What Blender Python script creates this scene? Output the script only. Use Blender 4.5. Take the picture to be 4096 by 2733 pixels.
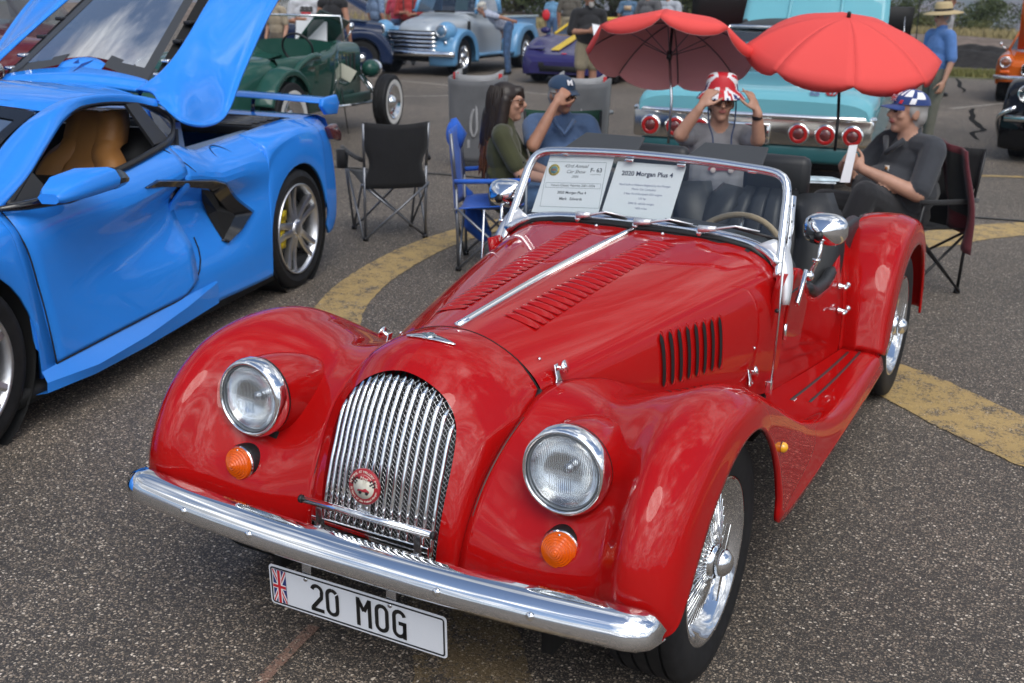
import bpy, bmesh, math, random
import numpy as np
from mathutils import Vector, Matrix
random.seed(7)
RNG = np.random.default_rng(7)
PI = math.pi
S = bpy.context.scene
COL = S.collection
for o in list(bpy.data.objects): bpy.data.objects.remove(o)

# ---------------------------------------------------------------- camera
CAMP = np.array([1.45691189, -2.52365755, 1.70418134])
YAW, PIT, ROL = -0.48941899, 0.304131039, 0.0214540411
def cam_axes():
    cy, sy, cp, sp = math.cos(YAW), math.sin(YAW), math.cos(PIT), math.sin(PIT)
    f = np.array([sy*cp, cy*cp, -sp]); r = np.array([cy, -sy, 0.]); u = np.cross(r, f)
    return r*math.cos(ROL)+u*math.sin(ROL), -r*math.sin(ROL)+u*math.cos(ROL), f
_r, _u, _f = cam_axes()
cd = bpy.data.cameras.new('camera'); cam = bpy.data.objects.new('camera', cd); COL.objects.link(cam)
M = Matrix.Identity(4)
for i in range(3):
    M[i][0] = _r[i]; M[i][1] = _u[i]; M[i][2] = -_f[i]; M[i][3] = CAMP[i]
cam.matrix_world = M
cd.sensor_width = 36; cd.lens = 39.391; cd.clip_end = 9000; cd.clip_start = .05
cd.dof.use_dof = True; cd.dof.focus_distance = 2.75; cd.dof.aperture_fstop = 6.3
S.camera = cam

# ---------------------------------------------------------------- sky and sun
SUN_EL, SUN_AZ = math.radians(53), math.radians(142)   # azimuth from +Y towards +X
w = bpy.data.worlds.new('World'); S.world = w; w.use_nodes = True
N = w.node_tree.nodes; L = w.node_tree.links
bg = N['Background']
sky = N.new('ShaderNodeTexSky'); sky.sky_type = 'NISHITA'; sky.sun_disc = False
sky.sun_elevation = SUN_EL; sky.sun_rotation = SUN_AZ; sky.altitude = 1300; sky.dust_density = 1.2
tc = N.new('ShaderNodeTexCoord')
sep = N.new('ShaderNodeSeparateXYZ'); L.new(tc.outputs['Generated'], sep.inputs[0])
zz = N.new('ShaderNodeMath'); zz.operation = 'MAXIMUM'; zz.inputs[1].default_value = 0.0; L.new(sep.outputs['Z'], zz.inputs[0])
za = N.new('ShaderNodeMath'); za.operation = 'ADD'; za.inputs[1].default_value = .22; L.new(zz.outputs[0], za.inputs[0])
dv = N.new('ShaderNodeVectorMath'); dv.operation = 'DIVIDE'; L.new(tc.outputs['Generated'], dv.inputs[0])
cmb = N.new('ShaderNodeCombineXYZ')
for k in range(3): L.new(za.outputs[0], cmb.inputs[k])
L.new(cmb.outputs[0], dv.inputs[1])
n1 = N.new('ShaderNodeTexNoise'); n1.inputs['Scale'].default_value = 1.25; n1.inputs['Detail'].default_value = 9; n1.inputs['Roughness'].default_value = .58; n1.inputs['Distortion'].default_value = .5
L.new(dv.outputs[0], n1.inputs['Vector'])
cr = N.new('ShaderNodeValToRGB'); cr.color_ramp.elements[0].position = .37; cr.color_ramp.elements[1].position = .47
cv = N.new('ShaderNodeMath'); cv.operation = 'MULTIPLY_ADD'; cv.inputs[1].default_value = -.10; L.new(zz.outputs[0], cv.inputs[0]); L.new(n1.outputs['Fac'], cv.inputs[2])
L.new(cv.outputs[0], cr.inputs['Fac'])
n2 = N.new('ShaderNodeTexNoise'); n2.inputs['Scale'].default_value = 2.6; n2.inputs['Detail'].default_value = 10; n2.inputs['Roughness'].default_value = .66; n2.inputs['Distortion'].default_value = .6
mp2 = N.new('ShaderNodeMapping'); mp2.inputs['Location'].default_value = (3.1, 1.7, .4); L.new(dv.outputs[0], mp2.inputs[0]); L.new(mp2.outputs[0], n2.inputs['Vector'])
cr2 = N.new('ShaderNodeValToRGB')
cr2.color_ramp.elements[0].position = .42; cr2.color_ramp.elements[0].color = (4.0, 4.15, 4.4, 1)
cr2.color_ramp.elements[1].position = .62; cr2.color_ramp.elements[1].color = (17.0, 17.0, 17.0, 1)
e = cr2.color_ramp.elements.new(.52); e.color = (9.6, 9.7, 9.9, 1)
L.new(n2.outputs['Fac'], cr2.inputs['Fac'])
# clouds are brighter towards the sun, as thin clouds scatter its light forwards
sdv = N.new('ShaderNodeVectorMath'); sdv.operation = 'DOT_PRODUCT'; nrm_ = N.new('ShaderNodeVectorMath'); nrm_.operation = 'NORMALIZE'; L.new(tc.outputs['Generated'], nrm_.inputs[0]); L.new(nrm_.outputs[0], sdv.inputs[0])
sdv.inputs[1].default_value = (math.sin(SUN_AZ)*math.cos(SUN_EL), math.cos(SUN_AZ)*math.cos(SUN_EL), math.sin(SUN_EL))
h1 = N.new('ShaderNodeMath'); h1.operation = 'MULTIPLY_ADD'; h1.inputs[1].default_value = .5; h1.inputs[2].default_value = .5; L.new(sdv.outputs['Value'], h1.inputs[0])
h2 = N.new('ShaderNodeMath'); h2.operation = 'POWER'; h2.inputs[1].default_value = 3; L.new(h1.outputs[0], h2.inputs[0])
h3 = N.new('ShaderNodeMath'); h3.operation = 'MULTIPLY_ADD'; h3.inputs[1].default_value = 1.9; h3.inputs[2].default_value = .20; L.new(h2.outputs[0], h3.inputs[0])
cl_ = N.new('ShaderNodeVectorMath'); cl_.operation = 'SCALE'; L.new(cr2.outputs['Color'], cl_.inputs[0]); L.new(h3.outputs[0], cl_.inputs['Scale'])
mx = N.new('ShaderNodeMix'); mx.data_type = 'RGBA'
L.new(cr.outputs['Color'], mx.inputs['Factor']); L.new(sky.outputs['Color'], mx.inputs['A']); L.new(cl_.outputs[0], mx.inputs['B'])
L.new(mx.outputs['Result'], bg.inputs['Color']); bg.inputs['Strength'].default_value = .148
sd = bpy.data.lights.new('sun', 'SUN'); sd.energy = 1.5; sd.angle = math.radians(32); sd.color = (1, .95, .88)
so = bpy.data.objects.new('sun', sd); COL.objects.link(so)
sdir = Vector((math.sin(SUN_AZ)*math.cos(SUN_EL), math.cos(SUN_AZ)*math.cos(SUN_EL), math.sin(SUN_EL)))
so.rotation_euler = sdir.to_track_quat('Z', 'Y').to_euler(); so.location = (0, 0, 30)
S.view_settings.view_transform = 'Standard'; S.view_settings.look = 'None'; S.view_settings.gamma = 1
S.view_settings.use_curve_mapping = False; S.view_settings.exposure = 0.06
S.render.engine = 'CYCLES'; S.render.resolution_x = 1024; S.render.resolution_y = 683
S.cycles.max_bounces = 8; S.cycles.transparent_max_bounces = 12; S.cycles.caustics_reflective = False; S.cycles.caustics_refractive = False

# ---------------------------------------------------------------- helpers: linking, tags
def link(o, parent=None):
    COL.objects.link(o)
    if parent is not None: o.parent = parent
    return o
def tag(o, label=None, cat=None, group=None, kind=None):
    if label: o['label'] = label
    if cat: o['category'] = cat
    if group: o['group'] = group
    if kind: o['kind'] = kind
    return o
def empty(name, loc=(0, 0, 0), rz=0, label=None, cat=None, group=None, scale=1):
    o = bpy.data.objects.new(name, None); link(o); o.location = loc; o.rotation_euler = (0, 0, rz)
    o.empty_display_size = .2; o.scale = (scale,)*3
    return tag(o, label, cat, group)
def copy_tree(o, parent=None):
    c = o.copy(); COL.objects.link(c); c.parent = parent
    for ch in list(o.children): copy_tree(ch, c)
    return c
_cm = {}
def mesh(name, V, F, mat, parent=None, smooth=True, auto=None, bev=0, solid=0, mats=None, fm=None, kind=None, sub=0, offs=0):
    me = bpy.data.meshes.new(name)
    me.from_pydata([tuple(map(float, v)) for v in V], [], [tuple(map(int, f)) for f in F])
    if mats:
        for m in mats: me.materials.append(m)
        if fm is not None: me.polygons.foreach_set('material_index', np.asarray(fm, dtype=np.int32))
    elif mat is not None: me.materials.append(mat)
    if smooth: me.polygons.foreach_set('use_smooth', [True]*len(me.polygons))
    me.update()
    o = bpy.data.objects.new(name, me); link(o, parent)
    if smooth and auto is not None:
        bm = bmesh.new(); bm.from_mesh(me)
        ca = math.radians(auto)
        for e in bm.edges:
            if len(e.link_faces) == 2 and e.calc_face_angle(0) > ca: e.smooth = False
        bm.to_mesh(me); bm.free()
    if solid:
        m = o.modifiers.new('t', 'SOLIDIFY'); m.thickness = solid; m.offset = offs
    if bev:
        m = o.modifiers.new('b', 'BEVEL'); m.width = bev; m.segments = 2; m.limit_method = 'ANGLE'; m.angle_limit = math.radians(40)
    if sub:
        m = o.modifiers.new('s', 'SUBSURF'); m.levels = sub; m.render_levels = sub
    if kind: o['kind'] = kind
    return o
class MB:
    """collects shapes into one mesh"""
    def __init__(s): s.V = []; s.F = []; s.M = []
    def add(s, V, F, mi=0):
        b = len(s.V); s.V += [tuple(v) for v in V]; s.F += [tuple(i+b for i in f) for f in F]; s.M += [mi]*len(F); return s
    def box(s, c, d, rz=0, R=None, mi=0):
        x, y, z = [k/2 for k in d]
        V = np.array([(-x,-y,-z),(x,-y,-z),(x,y,-z),(-x,y,-z),(-x,-y,z),(x,-y,z),(x,y,z),(-x,y,z)])
        if R is not None: V = V @ np.array(R).T
        elif rz:
            ca, sa = math.cos(rz), math.sin(rz); V = V @ np.array([[ca,-sa,0],[sa,ca,0],[0,0,1]]).T
        return s.add(V+np.array(c), [(0,3,2,1),(4,5,6,7),(0,1,5,4),(1,2,6,5),(2,3,7,6),(3,0,4,7)], mi)
    def tube(s, pts, r, n=8, caps=True, mi=0):
        P = np.array(pts, float); m = len(P); rr = np.full(m, r) if np.isscalar(r) else np.array(r, float)
        T = np.gradient(P, axis=0); T /= np.linalg.norm(T, axis=1)[:, None]+1e-12
        up = np.array([0, 0, 1.]) if abs(T[0][2]) < .9 else np.array([1., 0, 0])
        a = np.cross(T[0], up); a /= np.linalg.norm(a); V = []
        for i in range(m):
            a = a-T[i]*(a@T[i]); a /= np.linalg.norm(a)+1e-12; b = np.cross(T[i], a)
            for k in range(n):
                t = 2*PI*k/n; V.append(P[i]+rr[i]*(a*math.cos(t)+b*math.sin(t)))
        F = [(i*n+k, i*n+(k+1) % n, (i+1)*n+(k+1) % n, (i+1)*n+k) for i in range(m-1) for k in range(n)]
        if caps: F += [tuple(range(n))[::-1], tuple((m-1)*n+k for k in range(n))]
        return s.add(V, F, mi)
    def lathe(s, prof, c=(0,0,0), ax=(0,0,1), n=24, caps=True, mi=0, arc=2*PI):
        """prof: list of (r, h) along axis ax from c"""
        ax = np.array(ax, float); ax /= np.linalg.norm(ax)
        up = np.array([0,0,1.]) if abs(ax[2]) < .9 else np.array([0,1.,0])
        a = np.cross(up, ax); a /= np.linalg.norm(a); b = np.cross(ax, a); V = []
        for r, h in prof:
            for k in range(n):
                t = arc*k/n; V.append(np.array(c)+ax*h+r*(a*math.cos(t)+b*math.sin(t)))
        m = len(prof)
        F = [(i*n+k, i*n+(k+1) % n, (i+1)*n+(k+1) % n, (i+1)*n+k) for i in range(m-1) for k in range(n)]
        if caps:
            if prof[0][0] > 1e-5: F.append(tuple(range(n))[::-1])
            if prof[-1][0] > 1e-5: F.append(tuple((m-1)*n+k for k in range(n)))
        return s.add(V, F, mi)
    def prism(s, poly, o, u, v, d, mi=0):
        """poly of (a,b) in the plane o + a u + b v, extruded along d"""
        o, u, v, d = [np.array(k, float) for k in (o, u, v, d)]
        A = [o+a*u+b*v for a, b in poly]; n = len(A)
        V = A+[p+d for p in A]
        F = [tuple(range(n))[::-1], tuple(range(n, 2*n))]+[(i, (i+1) % n, n+(i+1) % n, n+i) for i in range(n)]
        return s.add(V, F, mi)
    def grid(s, P, cu=False, cv=False, mi=0):
        P = np.asarray(P); m, n = P.shape[:2]
        F = []
        for i in range(m if cu else m-1):
            for j in range(n if cv else n-1):
                F.append((i*n+j, i*n+(j+1) % n, ((i+1) % m)*n+(j+1) % n, ((i+1) % m)*n+j))
        return s.add(P.reshape(-1, 3), F, mi)
    def ell(s, c, r, R=None, nu=10, nv=14, mi=0):
        V = []
        for i in range(nu+1):
            a = PI*i/nu
            for j in range(nv):
                b = 2*PI*j/nv; V.append((r[0]*math.sin(a)*math.cos(b), r[1]*math.sin(a)*math.sin(b), r[2]*math.cos(a)))
        V = np.array(V)
        if R is not None: V = V @ np.array(R).T
        F = [(i*nv+j, (i+1)*nv+j, (i+1)*nv+(j+1) % nv, i*nv+(j+1) % nv) for i in range(nu) for j in range(nv)]
        return s.add(V+np.array(c), F, mi)
    def mir(s):
        s.V = [(-v[0], v[1], v[2]) for v in s.V]; s.F = [f[::-1] for f in s.F]; return s
    def xf(s, Mx):
        Mx = np.array(Mx); V = np.array(s.V); s.V = [tuple(v) for v in V @ Mx[:3, :3].T+Mx[:3, 3]]; return s
    def build(s, name, mat, parent=None, **k):
        if isinstance(mat, (list, tuple)): return mesh(name, s.V, s.F, None, parent, mats=list(mat), fm=s.M, **k)
        return mesh(name, s.V, s.F, mat, parent, **k)
def cr1(P, n):
    """resample control points P (m,k) with a centripetal style cubic, n points"""
    P = np.asarray(P, float); m = len(P)
    if m == 2:
        t = np.linspace(0, 1, n)[:, None]; return P[0]*(1-t)+P[1]*t
    d = np.sqrt(np.linalg.norm(np.diff(P, axis=0), axis=1)+1e-9); t = np.concatenate([[0], np.cumsum(d)])
    T = np.empty_like(P)
    for i in range(1, m-1):
        h0, h1 = t[i]-t[i-1], t[i+1]-t[i]
        T[i] = ((P[i]-P[i-1])/h0*h1+(P[i+1]-P[i])/h1*h0)/(h0+h1)
    T[0] = 2*(P[1]-P[0])/(t[1]-t[0])-T[1]; T[-1] = 2*(P[-1]-P[-2])/(t[-1]-t[-2])-T[-2]
    # spread samples evenly per segment by length
    L_ = np.concatenate([[0], np.cumsum(np.linalg.norm(np.diff(P, axis=0), axis=1))])
    q = np.interp(np.linspace(0, L_[-1], n), L_, t)
    i = np.clip(np.searchsorted(t, q, side='right')-1, 0, m-2); h = t[i+1]-t[i]; s = (q-t[i])/h; s = s[:, None]; h = h[:, None]
    return (2*s**3-3*s**2+1)*P[i]+(s**3-2*s**2+s)*h*T[i]+(-2*s**3+3*s**2)*P[i+1]+(s**3-s**2)*h*T[i+1]
def uni(P, n):
    """uniform-parameter cubic through control rows (keeps nets aligned)"""
    P = np.asarray(P, float); m = len(P); q = np.linspace(0, m-1, n); i = np.clip(q.astype(int), 0, m-2); s = q-i
    T = np.gradient(P, axis=0)
    sh = (-1,)+(1,)*(P.ndim-1); s = s.reshape(sh)
    return (2*s**3-3*s**2+1)*P[i]+(s**3-2*s**2+s)*T[i]+(-2*s**3+3*s**2)*P[i+1]+(s**3-s**2)*T[i+1]
def net(C, nu, nv):
    C = uni(np.asarray(C, float), nu)            # rows
    return np.swapaxes(uni(np.swapaxes(C, 0, 1), nv), 0, 1)
def surf(name, P, mat, parent=None, mirror=False, flip=False, **k):
    P = np.array(P, float)
    if mirror: P = P*np.array([-1, 1, 1])
    b = MB().grid(P)
    if mirror != flip: b.F = [f[::-1] for f in b.F]
    return b.build(name, mat, parent, **k)
def Rx(a): c_, s_ = math.cos(a), math.sin(a); return np.array([[1,0,0],[0,c_,-s_],[0,s_,c_]])
def Ry(a): c_, s_ = math.cos(a), math.sin(a); return np.array([[c_,0,s_],[0,1,0],[-s_,0,c_]])
def Rz(a): c_, s_ = math.cos(a), math.sin(a); return np.array([[c_,-s_,0],[s_,c_,0],[0,0,1]])
def text(name, s, size, mat, parent, o, u, v, align='CENTER', ext=.0004, sx=1, off=0, bold=0, space=1, shear=0):
    """flat lettering in the plane o + a u + b v"""
    cu = bpy.data.curves.new('t', 'FONT'); cu.body = s; cu.size = size; cu.align_x = align; cu.align_y = 'CENTER'; cu.extrude = ext; cu.resolution_u = 3; cu.offset = bold; cu.space_character = space; cu.shear = shear
    ob = bpy.data.objects.new('t', cu); me = bpy.data.meshes.new_from_object(ob)
    u = np.array(u, float); u /= np.linalg.norm(u); v = np.array(v, float); v /= np.linalg.norm(v); n = np.cross(u, v)
    V = np.empty(len(me.vertices)*3); me.vertices.foreach_get('co', V); V = V.reshape(-1, 3)
    V = np.array(o)+V[:, :1]*sx*u+V[:, 1:2]*v+V[:, 2:]*n+n*off
    me.vertices.foreach_set('co', V.ravel()); me.materials.clear(); me.materials.append(mat)
    bpy.data.objects.remove(ob); bpy.data.curves.remove(cu)
    me.name = name; r = bpy.data.objects.new(name, me); return link(r, parent)
def rrect(w, h, r, n=4):
    """rounded rectangle outline, centred"""
    P = []
    for cx, cy, a0 in ((w/2-r, h/2-r, 0), (-w/2+r, h/2-r, 90), (-w/2+r, -h/2+r, 180), (w/2-r, -h/2+r, 270)):
        for k in range(n+1):
            a = math.radians(a0+90*k/n); P.append((cx+r*math.cos(a), cy+r*math.sin(a)))
    return P

# ---------------------------------------------------------------- materials
_M = {}
def mat(name, col=(.5,.5,.5), rough=.5, metal=0, coat=0, coatr=.03, spec=.5, noise=0, nscale=20, bump=0, bscale=60, trans=0, ior=1.45, alpha=1, sheen=0, var=None, emit=None, sub=0):
    if name in _M: return _M[name]
    m = bpy.data.materials.new(name); m.use_nodes = True; nt = m.node_tree; b = nt.nodes['Principled BSDF']
    I = b.inputs
    I['Base Color'].default_value = (*col, 1); I['Roughness'].default_value = rough; I['Metallic'].default_value = metal
    I['Coat Weight'].default_value = coat; I['Coat Roughness'].default_value = coatr; I['Specular IOR Level'].default_value = spec
    I['Transmission Weight'].default_value = trans; I['IOR'].default_value = ior; I['Alpha'].default_value = alpha
    if sheen: I['Sheen Weight'].default_value = sheen
    if noise or bump:
        t = nt.nodes.new('ShaderNodeTexCoord')
    if noise:
        n = nt.nodes.new('ShaderNodeTexNoise'); n.inputs['Scale'].default_value = nscale; n.inputs['Detail'].default_value = 5; nt.links.new(t.outputs['Object'], n.inputs['Vector'])
        r = nt.nodes.new('ShaderNodeValToRGB'); r.color_ramp.elements[0].position = .3; r.color_ramp.elements[1].position = .7
        c2 = var if var else tuple(min(1, k*(1+noise)) for k in col); c1 = col if var else tuple(k*(1-noise) for k in col)
        r.color_ramp.elements[0].color = (*c1, 1); r.color_ramp.elements[1].color = (*c2, 1)
        nt.links.new(n.outputs['Fac'], r.inputs['Fac']); nt.links.new(r.outputs['Color'], I['Base Color'])
    if bump:
        n = nt.nodes.new('ShaderNodeTexNoise'); n.inputs['Scale'].default_value = bscale; n.inputs['Detail'].default_value = 4; nt.links.new(t.outputs['Object'], n.inputs['Vector'])
        bp = nt.nodes.new('ShaderNodeBump'); bp.inputs['Strength'].default_value = bump; bp.inputs['Distance'].default_value = .01; nt.links.new(n.outputs['Fac'], bp.inputs['Height']); nt.links.new(bp.outputs['Normal'], I['Normal'])
    if emit: I['Emission Color'].default_value = (*emit, 1); I['Emission Strength'].default_value = 1
    _M[name] = m; return m
def paint(name, col, rough=.45, metal=0, coat=.9):
    m = mat(name, col, rough, metal, coat, .015, .0); m.node_tree.nodes['Principled BSDF'].inputs['Coat IOR'].default_value = 1.42; return m
def glassy(name, tint=(.9,.95,.93), mixf=.12, rough=.0):
    """thin pane: tinted see-through plus mirror reflection by angle"""
    if name in _M: return _M[name]
    m = bpy.data.materials.new(name); m.use_nodes = True; nt = m.node_tree; nt.nodes.remove(nt.nodes['Principled BSDF'])
    out = nt.nodes['Material Output']; tr = nt.nodes.new('ShaderNodeBsdfTransparent'); tr.inputs[0].default_value = (*tint, 1)
    gl = nt.nodes.new('ShaderNodeBsdfGlossy'); gl.inputs['Roughness'].default_value = rough; gl.inputs['Color'].default_value = (1, 1, 1, 1)
    fr = nt.nodes.new('ShaderNodeFresnel'); fr.inputs['IOR'].default_value = 1.5
    ad = nt.nodes.new('ShaderNodeMath'); ad.operation = 'MULTIPLY_ADD'; ad.inputs[1].default_value = .7; ad.inputs[2].default_value = mixf-.04; nt.links.new(fr.outputs[0], ad.inputs[0])
    mxs = nt.nodes.new('ShaderNodeMixShader'); nt.links.new(ad.outputs[0], mxs.inputs[0]); nt.links.new(tr.outputs[0], mxs.inputs[1]); nt.links.new(gl.outputs[0], mxs.inputs[2]); nt.links.new(mxs.outputs[0], out.inputs[0])
    _M[name] = m; return m
CHROME = mat('chrome', (.86,.87,.88), .05, 1)
STEEL = mat('brushed_steel', (.62,.63,.65), .22, 1)
ALLOY = mat('silver_alloy', (.74,.75,.77), .33, 1)
RUBBER = mat('tyre_rubber', (.012,.012,.013), .62, spec=.35, noise=.35, nscale=30)
BLACKP = mat('black_plastic', (.012,.012,.013), .42)
GLOSSB = mat('gloss_black', (.008,.008,.009), .12, coat=.6)
DARK = mat('dark_recess', (.006,.006,.006), .8)
WHITE = mat('white_paper', (.78,.79,.82), .6)
INK = mat('black_ink', (.015,.015,.018), .6)
RED = paint('red_paint', (.40,.005,.005))
REDDECAL = mat('flag_red', (.55,.02,.03), .5)
NAVY = mat('flag_navy', (.02,.03,.16), .5)
LEATHB = mat('black_leather', (.018,.019,.021), .42, bump=.12, bscale=220)
PIPING = mat('black_piping', (.008,.008,.008), .45)
# ================================================================ setting: ground
def asphalt(name, paintcol=None, cover=.86, wear=.0):
    m = bpy.data.materials.new(name); m.use_nodes = True; nt = m.node_tree; b = nt.nodes['Principled BSDF']; lk = nt.links.new
    t = nt.nodes.new('ShaderNodeTexCoord')
    def nd(ty, **k):
        n = nt.nodes.new(ty)
        for a, v in k.items(): n.inputs[a.replace('_', ' ')].default_value = v
        return n
    wp = nd('ShaderNodeTexNoise', Scale=55, Detail=2); lk(t.outputs['Object'], wp.inputs['Vector'])
    mxv = nt.nodes.new('ShaderNodeMix'); mxv.data_type = 'VECTOR'; mxv.inputs['Factor'].default_value = .012
    lk(t.outputs['Object'], mxv.inputs['A']); lk(wp.outputs['Color'], mxv.inputs['B'])
    v1 = nt.nodes.new('ShaderNodeTexVoronoi'); v1.inputs['Scale'].default_value = 105; lk(mxv.outputs['Result'], v1.inputs['Vector'])
    v2 = nt.nodes.new('ShaderNodeTexVoronoi'); v2.inputs['Scale'].default_value = 210; lk(mxv.outputs['Result'], v2.inputs['Vector'])
    def stones(v, rad, soft):
        r = nt.nodes.new('ShaderNodeValToRGB'); e = r.color_ramp
        e.elements[0].position = rad; e.elements[0].color = (1, 1, 1, 1); e.elements[1].position = rad+soft; e.elements[1].color = (0, 0, 0, 1)
        lk(v.outputs['Distance'], r.inputs['Fac']); return r
    s1 = stones(v1, .34, .14); s2 = stones(v2, .40, .14)
    def stonecol(v, stops):
        sp = nt.nodes.new('ShaderNodeSeparateColor'); lk(v.outputs['Color'], sp.inputs[0])
        r = nt.nodes.new('ShaderNodeValToRGB'); r.color_ramp.interpolation = 'LINEAR'
        e = r.color_ramp
        while len(e.elements) < len(stops): e.elements.new(.5)
        for k, (p, c) in enumerate(stops): e.elements[k].position = p; e.elements[k].color = (*c, 1)
        lk(sp.outputs[0], r.inputs['Fac']); return r, sp
    c1, sp1 = stonecol(v1, [(0, (.034,.031,.029)), (.32, (.085,.075,.065)), (.58, (.145,.120,.096)), (.78, (.23,.192,.155)), (.92, (.36,.32,.27)), (1, (.62,.58,.52))])
    c2, sp2 = stonecol(v2, [(0, (.028,.026,.025)), (.5, (.078,.069,.060)), (.85, (.17,.145,.12)), (1, (.40,.36,.31))])
    base = nd('ShaderNodeTexNoise', Scale=700, Detail=3); lk(t.outputs['Object'], base.inputs['Vector'])
    br = nt.nodes.new('ShaderNodeValToRGB'); br.color_ramp.elements[0].color = (.014,.013,.013, 1); br.color_ramp.elements[1].color = (.05,.046,.043, 1); lk(base.outputs['Fac'], br.inputs['Fac'])
    def mixc(f, A, B, ty='MIX'):
        q = nt.nodes.new('ShaderNodeMix'); q.data_type = 'RGBA'; q.blend_type = ty
        if hasattr(f, 'is_linked'): lk(f, q.inputs['Factor'])
        else: q.inputs['Factor'].default_value = f
        lk(A, q.inputs['A']); lk(B, q.inputs['B']); return q.outputs['Result']
    a = mixc(s2.outputs['Color'], br.outputs['Color'], c2.outputs['Color'])
    a = mixc(s1.outputs['Color'], a, c1.outputs['Color'])
    # large mottling and stains
    big = nd('ShaderNodeTexNoise', Scale=.42, Detail=9, Roughness=.66, Distortion=.4); lk(t.outputs['Object'], big.inputs['Vector'])
    bgr = nt.nodes.new('ShaderNodeValToRGB'); bgr.color_ramp.elements[0].position = .3; bgr.color_ramp.elements[0].color = (1.0,.945,.87, 1); bgr.color_ramp.elements[1].position = .72; bgr.color_ramp.elements[1].color = (1.95,1.80,1.62, 1); lk(big.outputs['Fac'], bgr.inputs['Fac'])
    a = mixc(1.0, a, bgr.outputs['Color'], 'MULTIPLY')
    # far tone: stones average out
    if paintcol:
        wr = nd('ShaderNodeTexNoise', Scale=9, Detail=6, Roughness=.7); lk(t.outputs['Object'], wr.inputs['Vector'])
        hole = nt.nodes.new('ShaderNodeMath'); hole.operation = 'MULTIPLY_ADD'; lk(wr.outputs['Fac'], hole.inputs[0]); hole.inputs[1].default_value = 1.0
        fine = nd('ShaderNodeTexNoise', Scale=95, Detail=4, Roughness=.75); lk(t.outputs['Object'], fine.inputs['Vector'])
        lk(fine.outputs['Fac'], hole.inputs[2])
        hr = nt.nodes.new('ShaderNodeValToRGB'); hr.color_ramp.elements[0].position = .86+wear; hr.color_ramp.elements[1].position = 1.03+wear
        hm = nt.nodes.new('ShaderNodeMath'); hm.operation = 'MULTIPLY'; hm.inputs[1].default_value = cover
        lk(hole.outputs[0], hr.inputs['Fac']); lk(hr.outputs['Color'], hm.inputs[0])
        pc = nt.nodes.new('ShaderNodeRGB'); pc.outputs[0].default_value = (*paintcol, 1)
        pv = mixc(.35, pc.outputs[0], mixc(1.0, pc.outputs[0], bgr.outputs['Color'], 'MULTIPLY'))
        a = mixc(hm.outputs[0], a, pv)
    lk(a, b.inputs['Base Color'])
    b.inputs['Roughness'].default_value = .68; b.inputs['Specular IOR Level'].default_value = .55
    h = nt.nodes.new('ShaderNodeMath'); h.operation = 'ADD'; lk(s1.outputs['Color'], h.inputs[0]); lk(s2.outputs['Color'], h.inputs[1])
    bp = nt.nodes.new('ShaderNodeBump'); bp.inputs['Strength'].default_value = .55; bp.inputs['Distance'].default_value = .004; lk(h.outputs[0], bp.inputs['Height']); lk(bp.outputs['Normal'], b.inputs['Normal'])
    return m
ASPH = asphalt('coarse_asphalt')
YEL = asphalt('worn_yellow_road_paint', (.46,.32,.12))
WLINE = asphalt('worn_white_road_paint', (.34,.32,.29))
PINK = asphalt('orange_chalk_marking', (.26,.15,.11), .7, .06)
TAR = mat('crack_sealing_tar', (.020,.020,.020), .95, spec=.05)
def sheet(name, poly, z, m, parent=None, kind='structure', n=None):
    o = mesh(name, [(x, y, z) for x, y in poly], [tuple(range(len(poly)))], m, parent, smooth=False)
    if kind: o['kind'] = kind
    return o
SCRUB = mat('dry_scrub_ground', (.13,.10,.065), .95, noise=.4, nscale=.4, var=(.17,.15,.07))
def terr(x, y):
    # the lot stands on a mesa; beyond it the land falls into a valley and climbs to the hills
    e = max(y-62, -x-95, x-75, -y-60, 0)
    z = -.02-70*(1-math.exp(-(e/180)**1.5))
    return z
gx = np.concatenate([np.linspace(-1600, -130, 14), np.linspace(-95, 75, 18), np.linspace(110, 1600, 14)]); gy_ = np.concatenate([np.linspace(-1500, -120, 14), np.linspace(-60, 62, 12), np.linspace(80, 420, 16), np.linspace(500, 2600, 10)])
gnd = surf('ground', [[(x, y, terr(x, y)) for x in gx] for y in gy_], SCRUB, None, smooth=True); gnd['kind'] = 'structure'
lot = sheet('parking_lot', [(-70, -30), (30, -30), (30, 27.2), (-3.0, 25.2), (-30, 42), (-70, 55)], 0, ASPH)
def ribbon(name, pts, wd, z, m, kind='structure', n=90, parent=None):
    P = cr1(np.array([(x, y) for x, y in pts]), n); T = np.gradient(P, axis=0); T /= np.linalg.norm(T, axis=1)[:, None]
    Nn = np.stack([-T[:, 1], T[:, 0]], 1)
    wv = np.interp(np.linspace(0, 1, n), np.linspace(0, 1, len(wd)), wd) if hasattr(wd, '__len__') else np.full(n, wd)
    wv = wv*(1+RNG.normal(0, .02, n)); A = P+Nn*wv[:, None]/2; B = P-Nn*wv[:, None]/2
    V = [(*A[i], z) for i in range(n)]+[(*B[i], z) for i in range(n)]
    o = mesh(name, V, [(i, n+i, n+i+1, i+1) for i in range(n-1)], m, parent, smooth=False); 
    if kind: o['kind'] = kind
    return o
ribbon('yellow_band', [(-1.3,1.2),(-2.05,2.05),(-2.36,2.68),(-2.53,3.28),(-2.63,3.9),(-2.63,4.5),(-2.5,5.2)], .285, .004, YEL, parent=lot, kind=None)
ribbon('yellow_band', [(2.9,1.1),(1.31,2.18),(1.08,2.37),(.87,2.56),(.65,2.72),(.1,3.0)], .44, .004, YEL, parent=lot, kind=None)
ribbon('yellow_band', [(-.6,5.1),(.33,6.1),(.5,6.45),(.9,7.0),(1.7,7.7)], .42, .004, YEL, parent=lot, kind=None)
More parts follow.
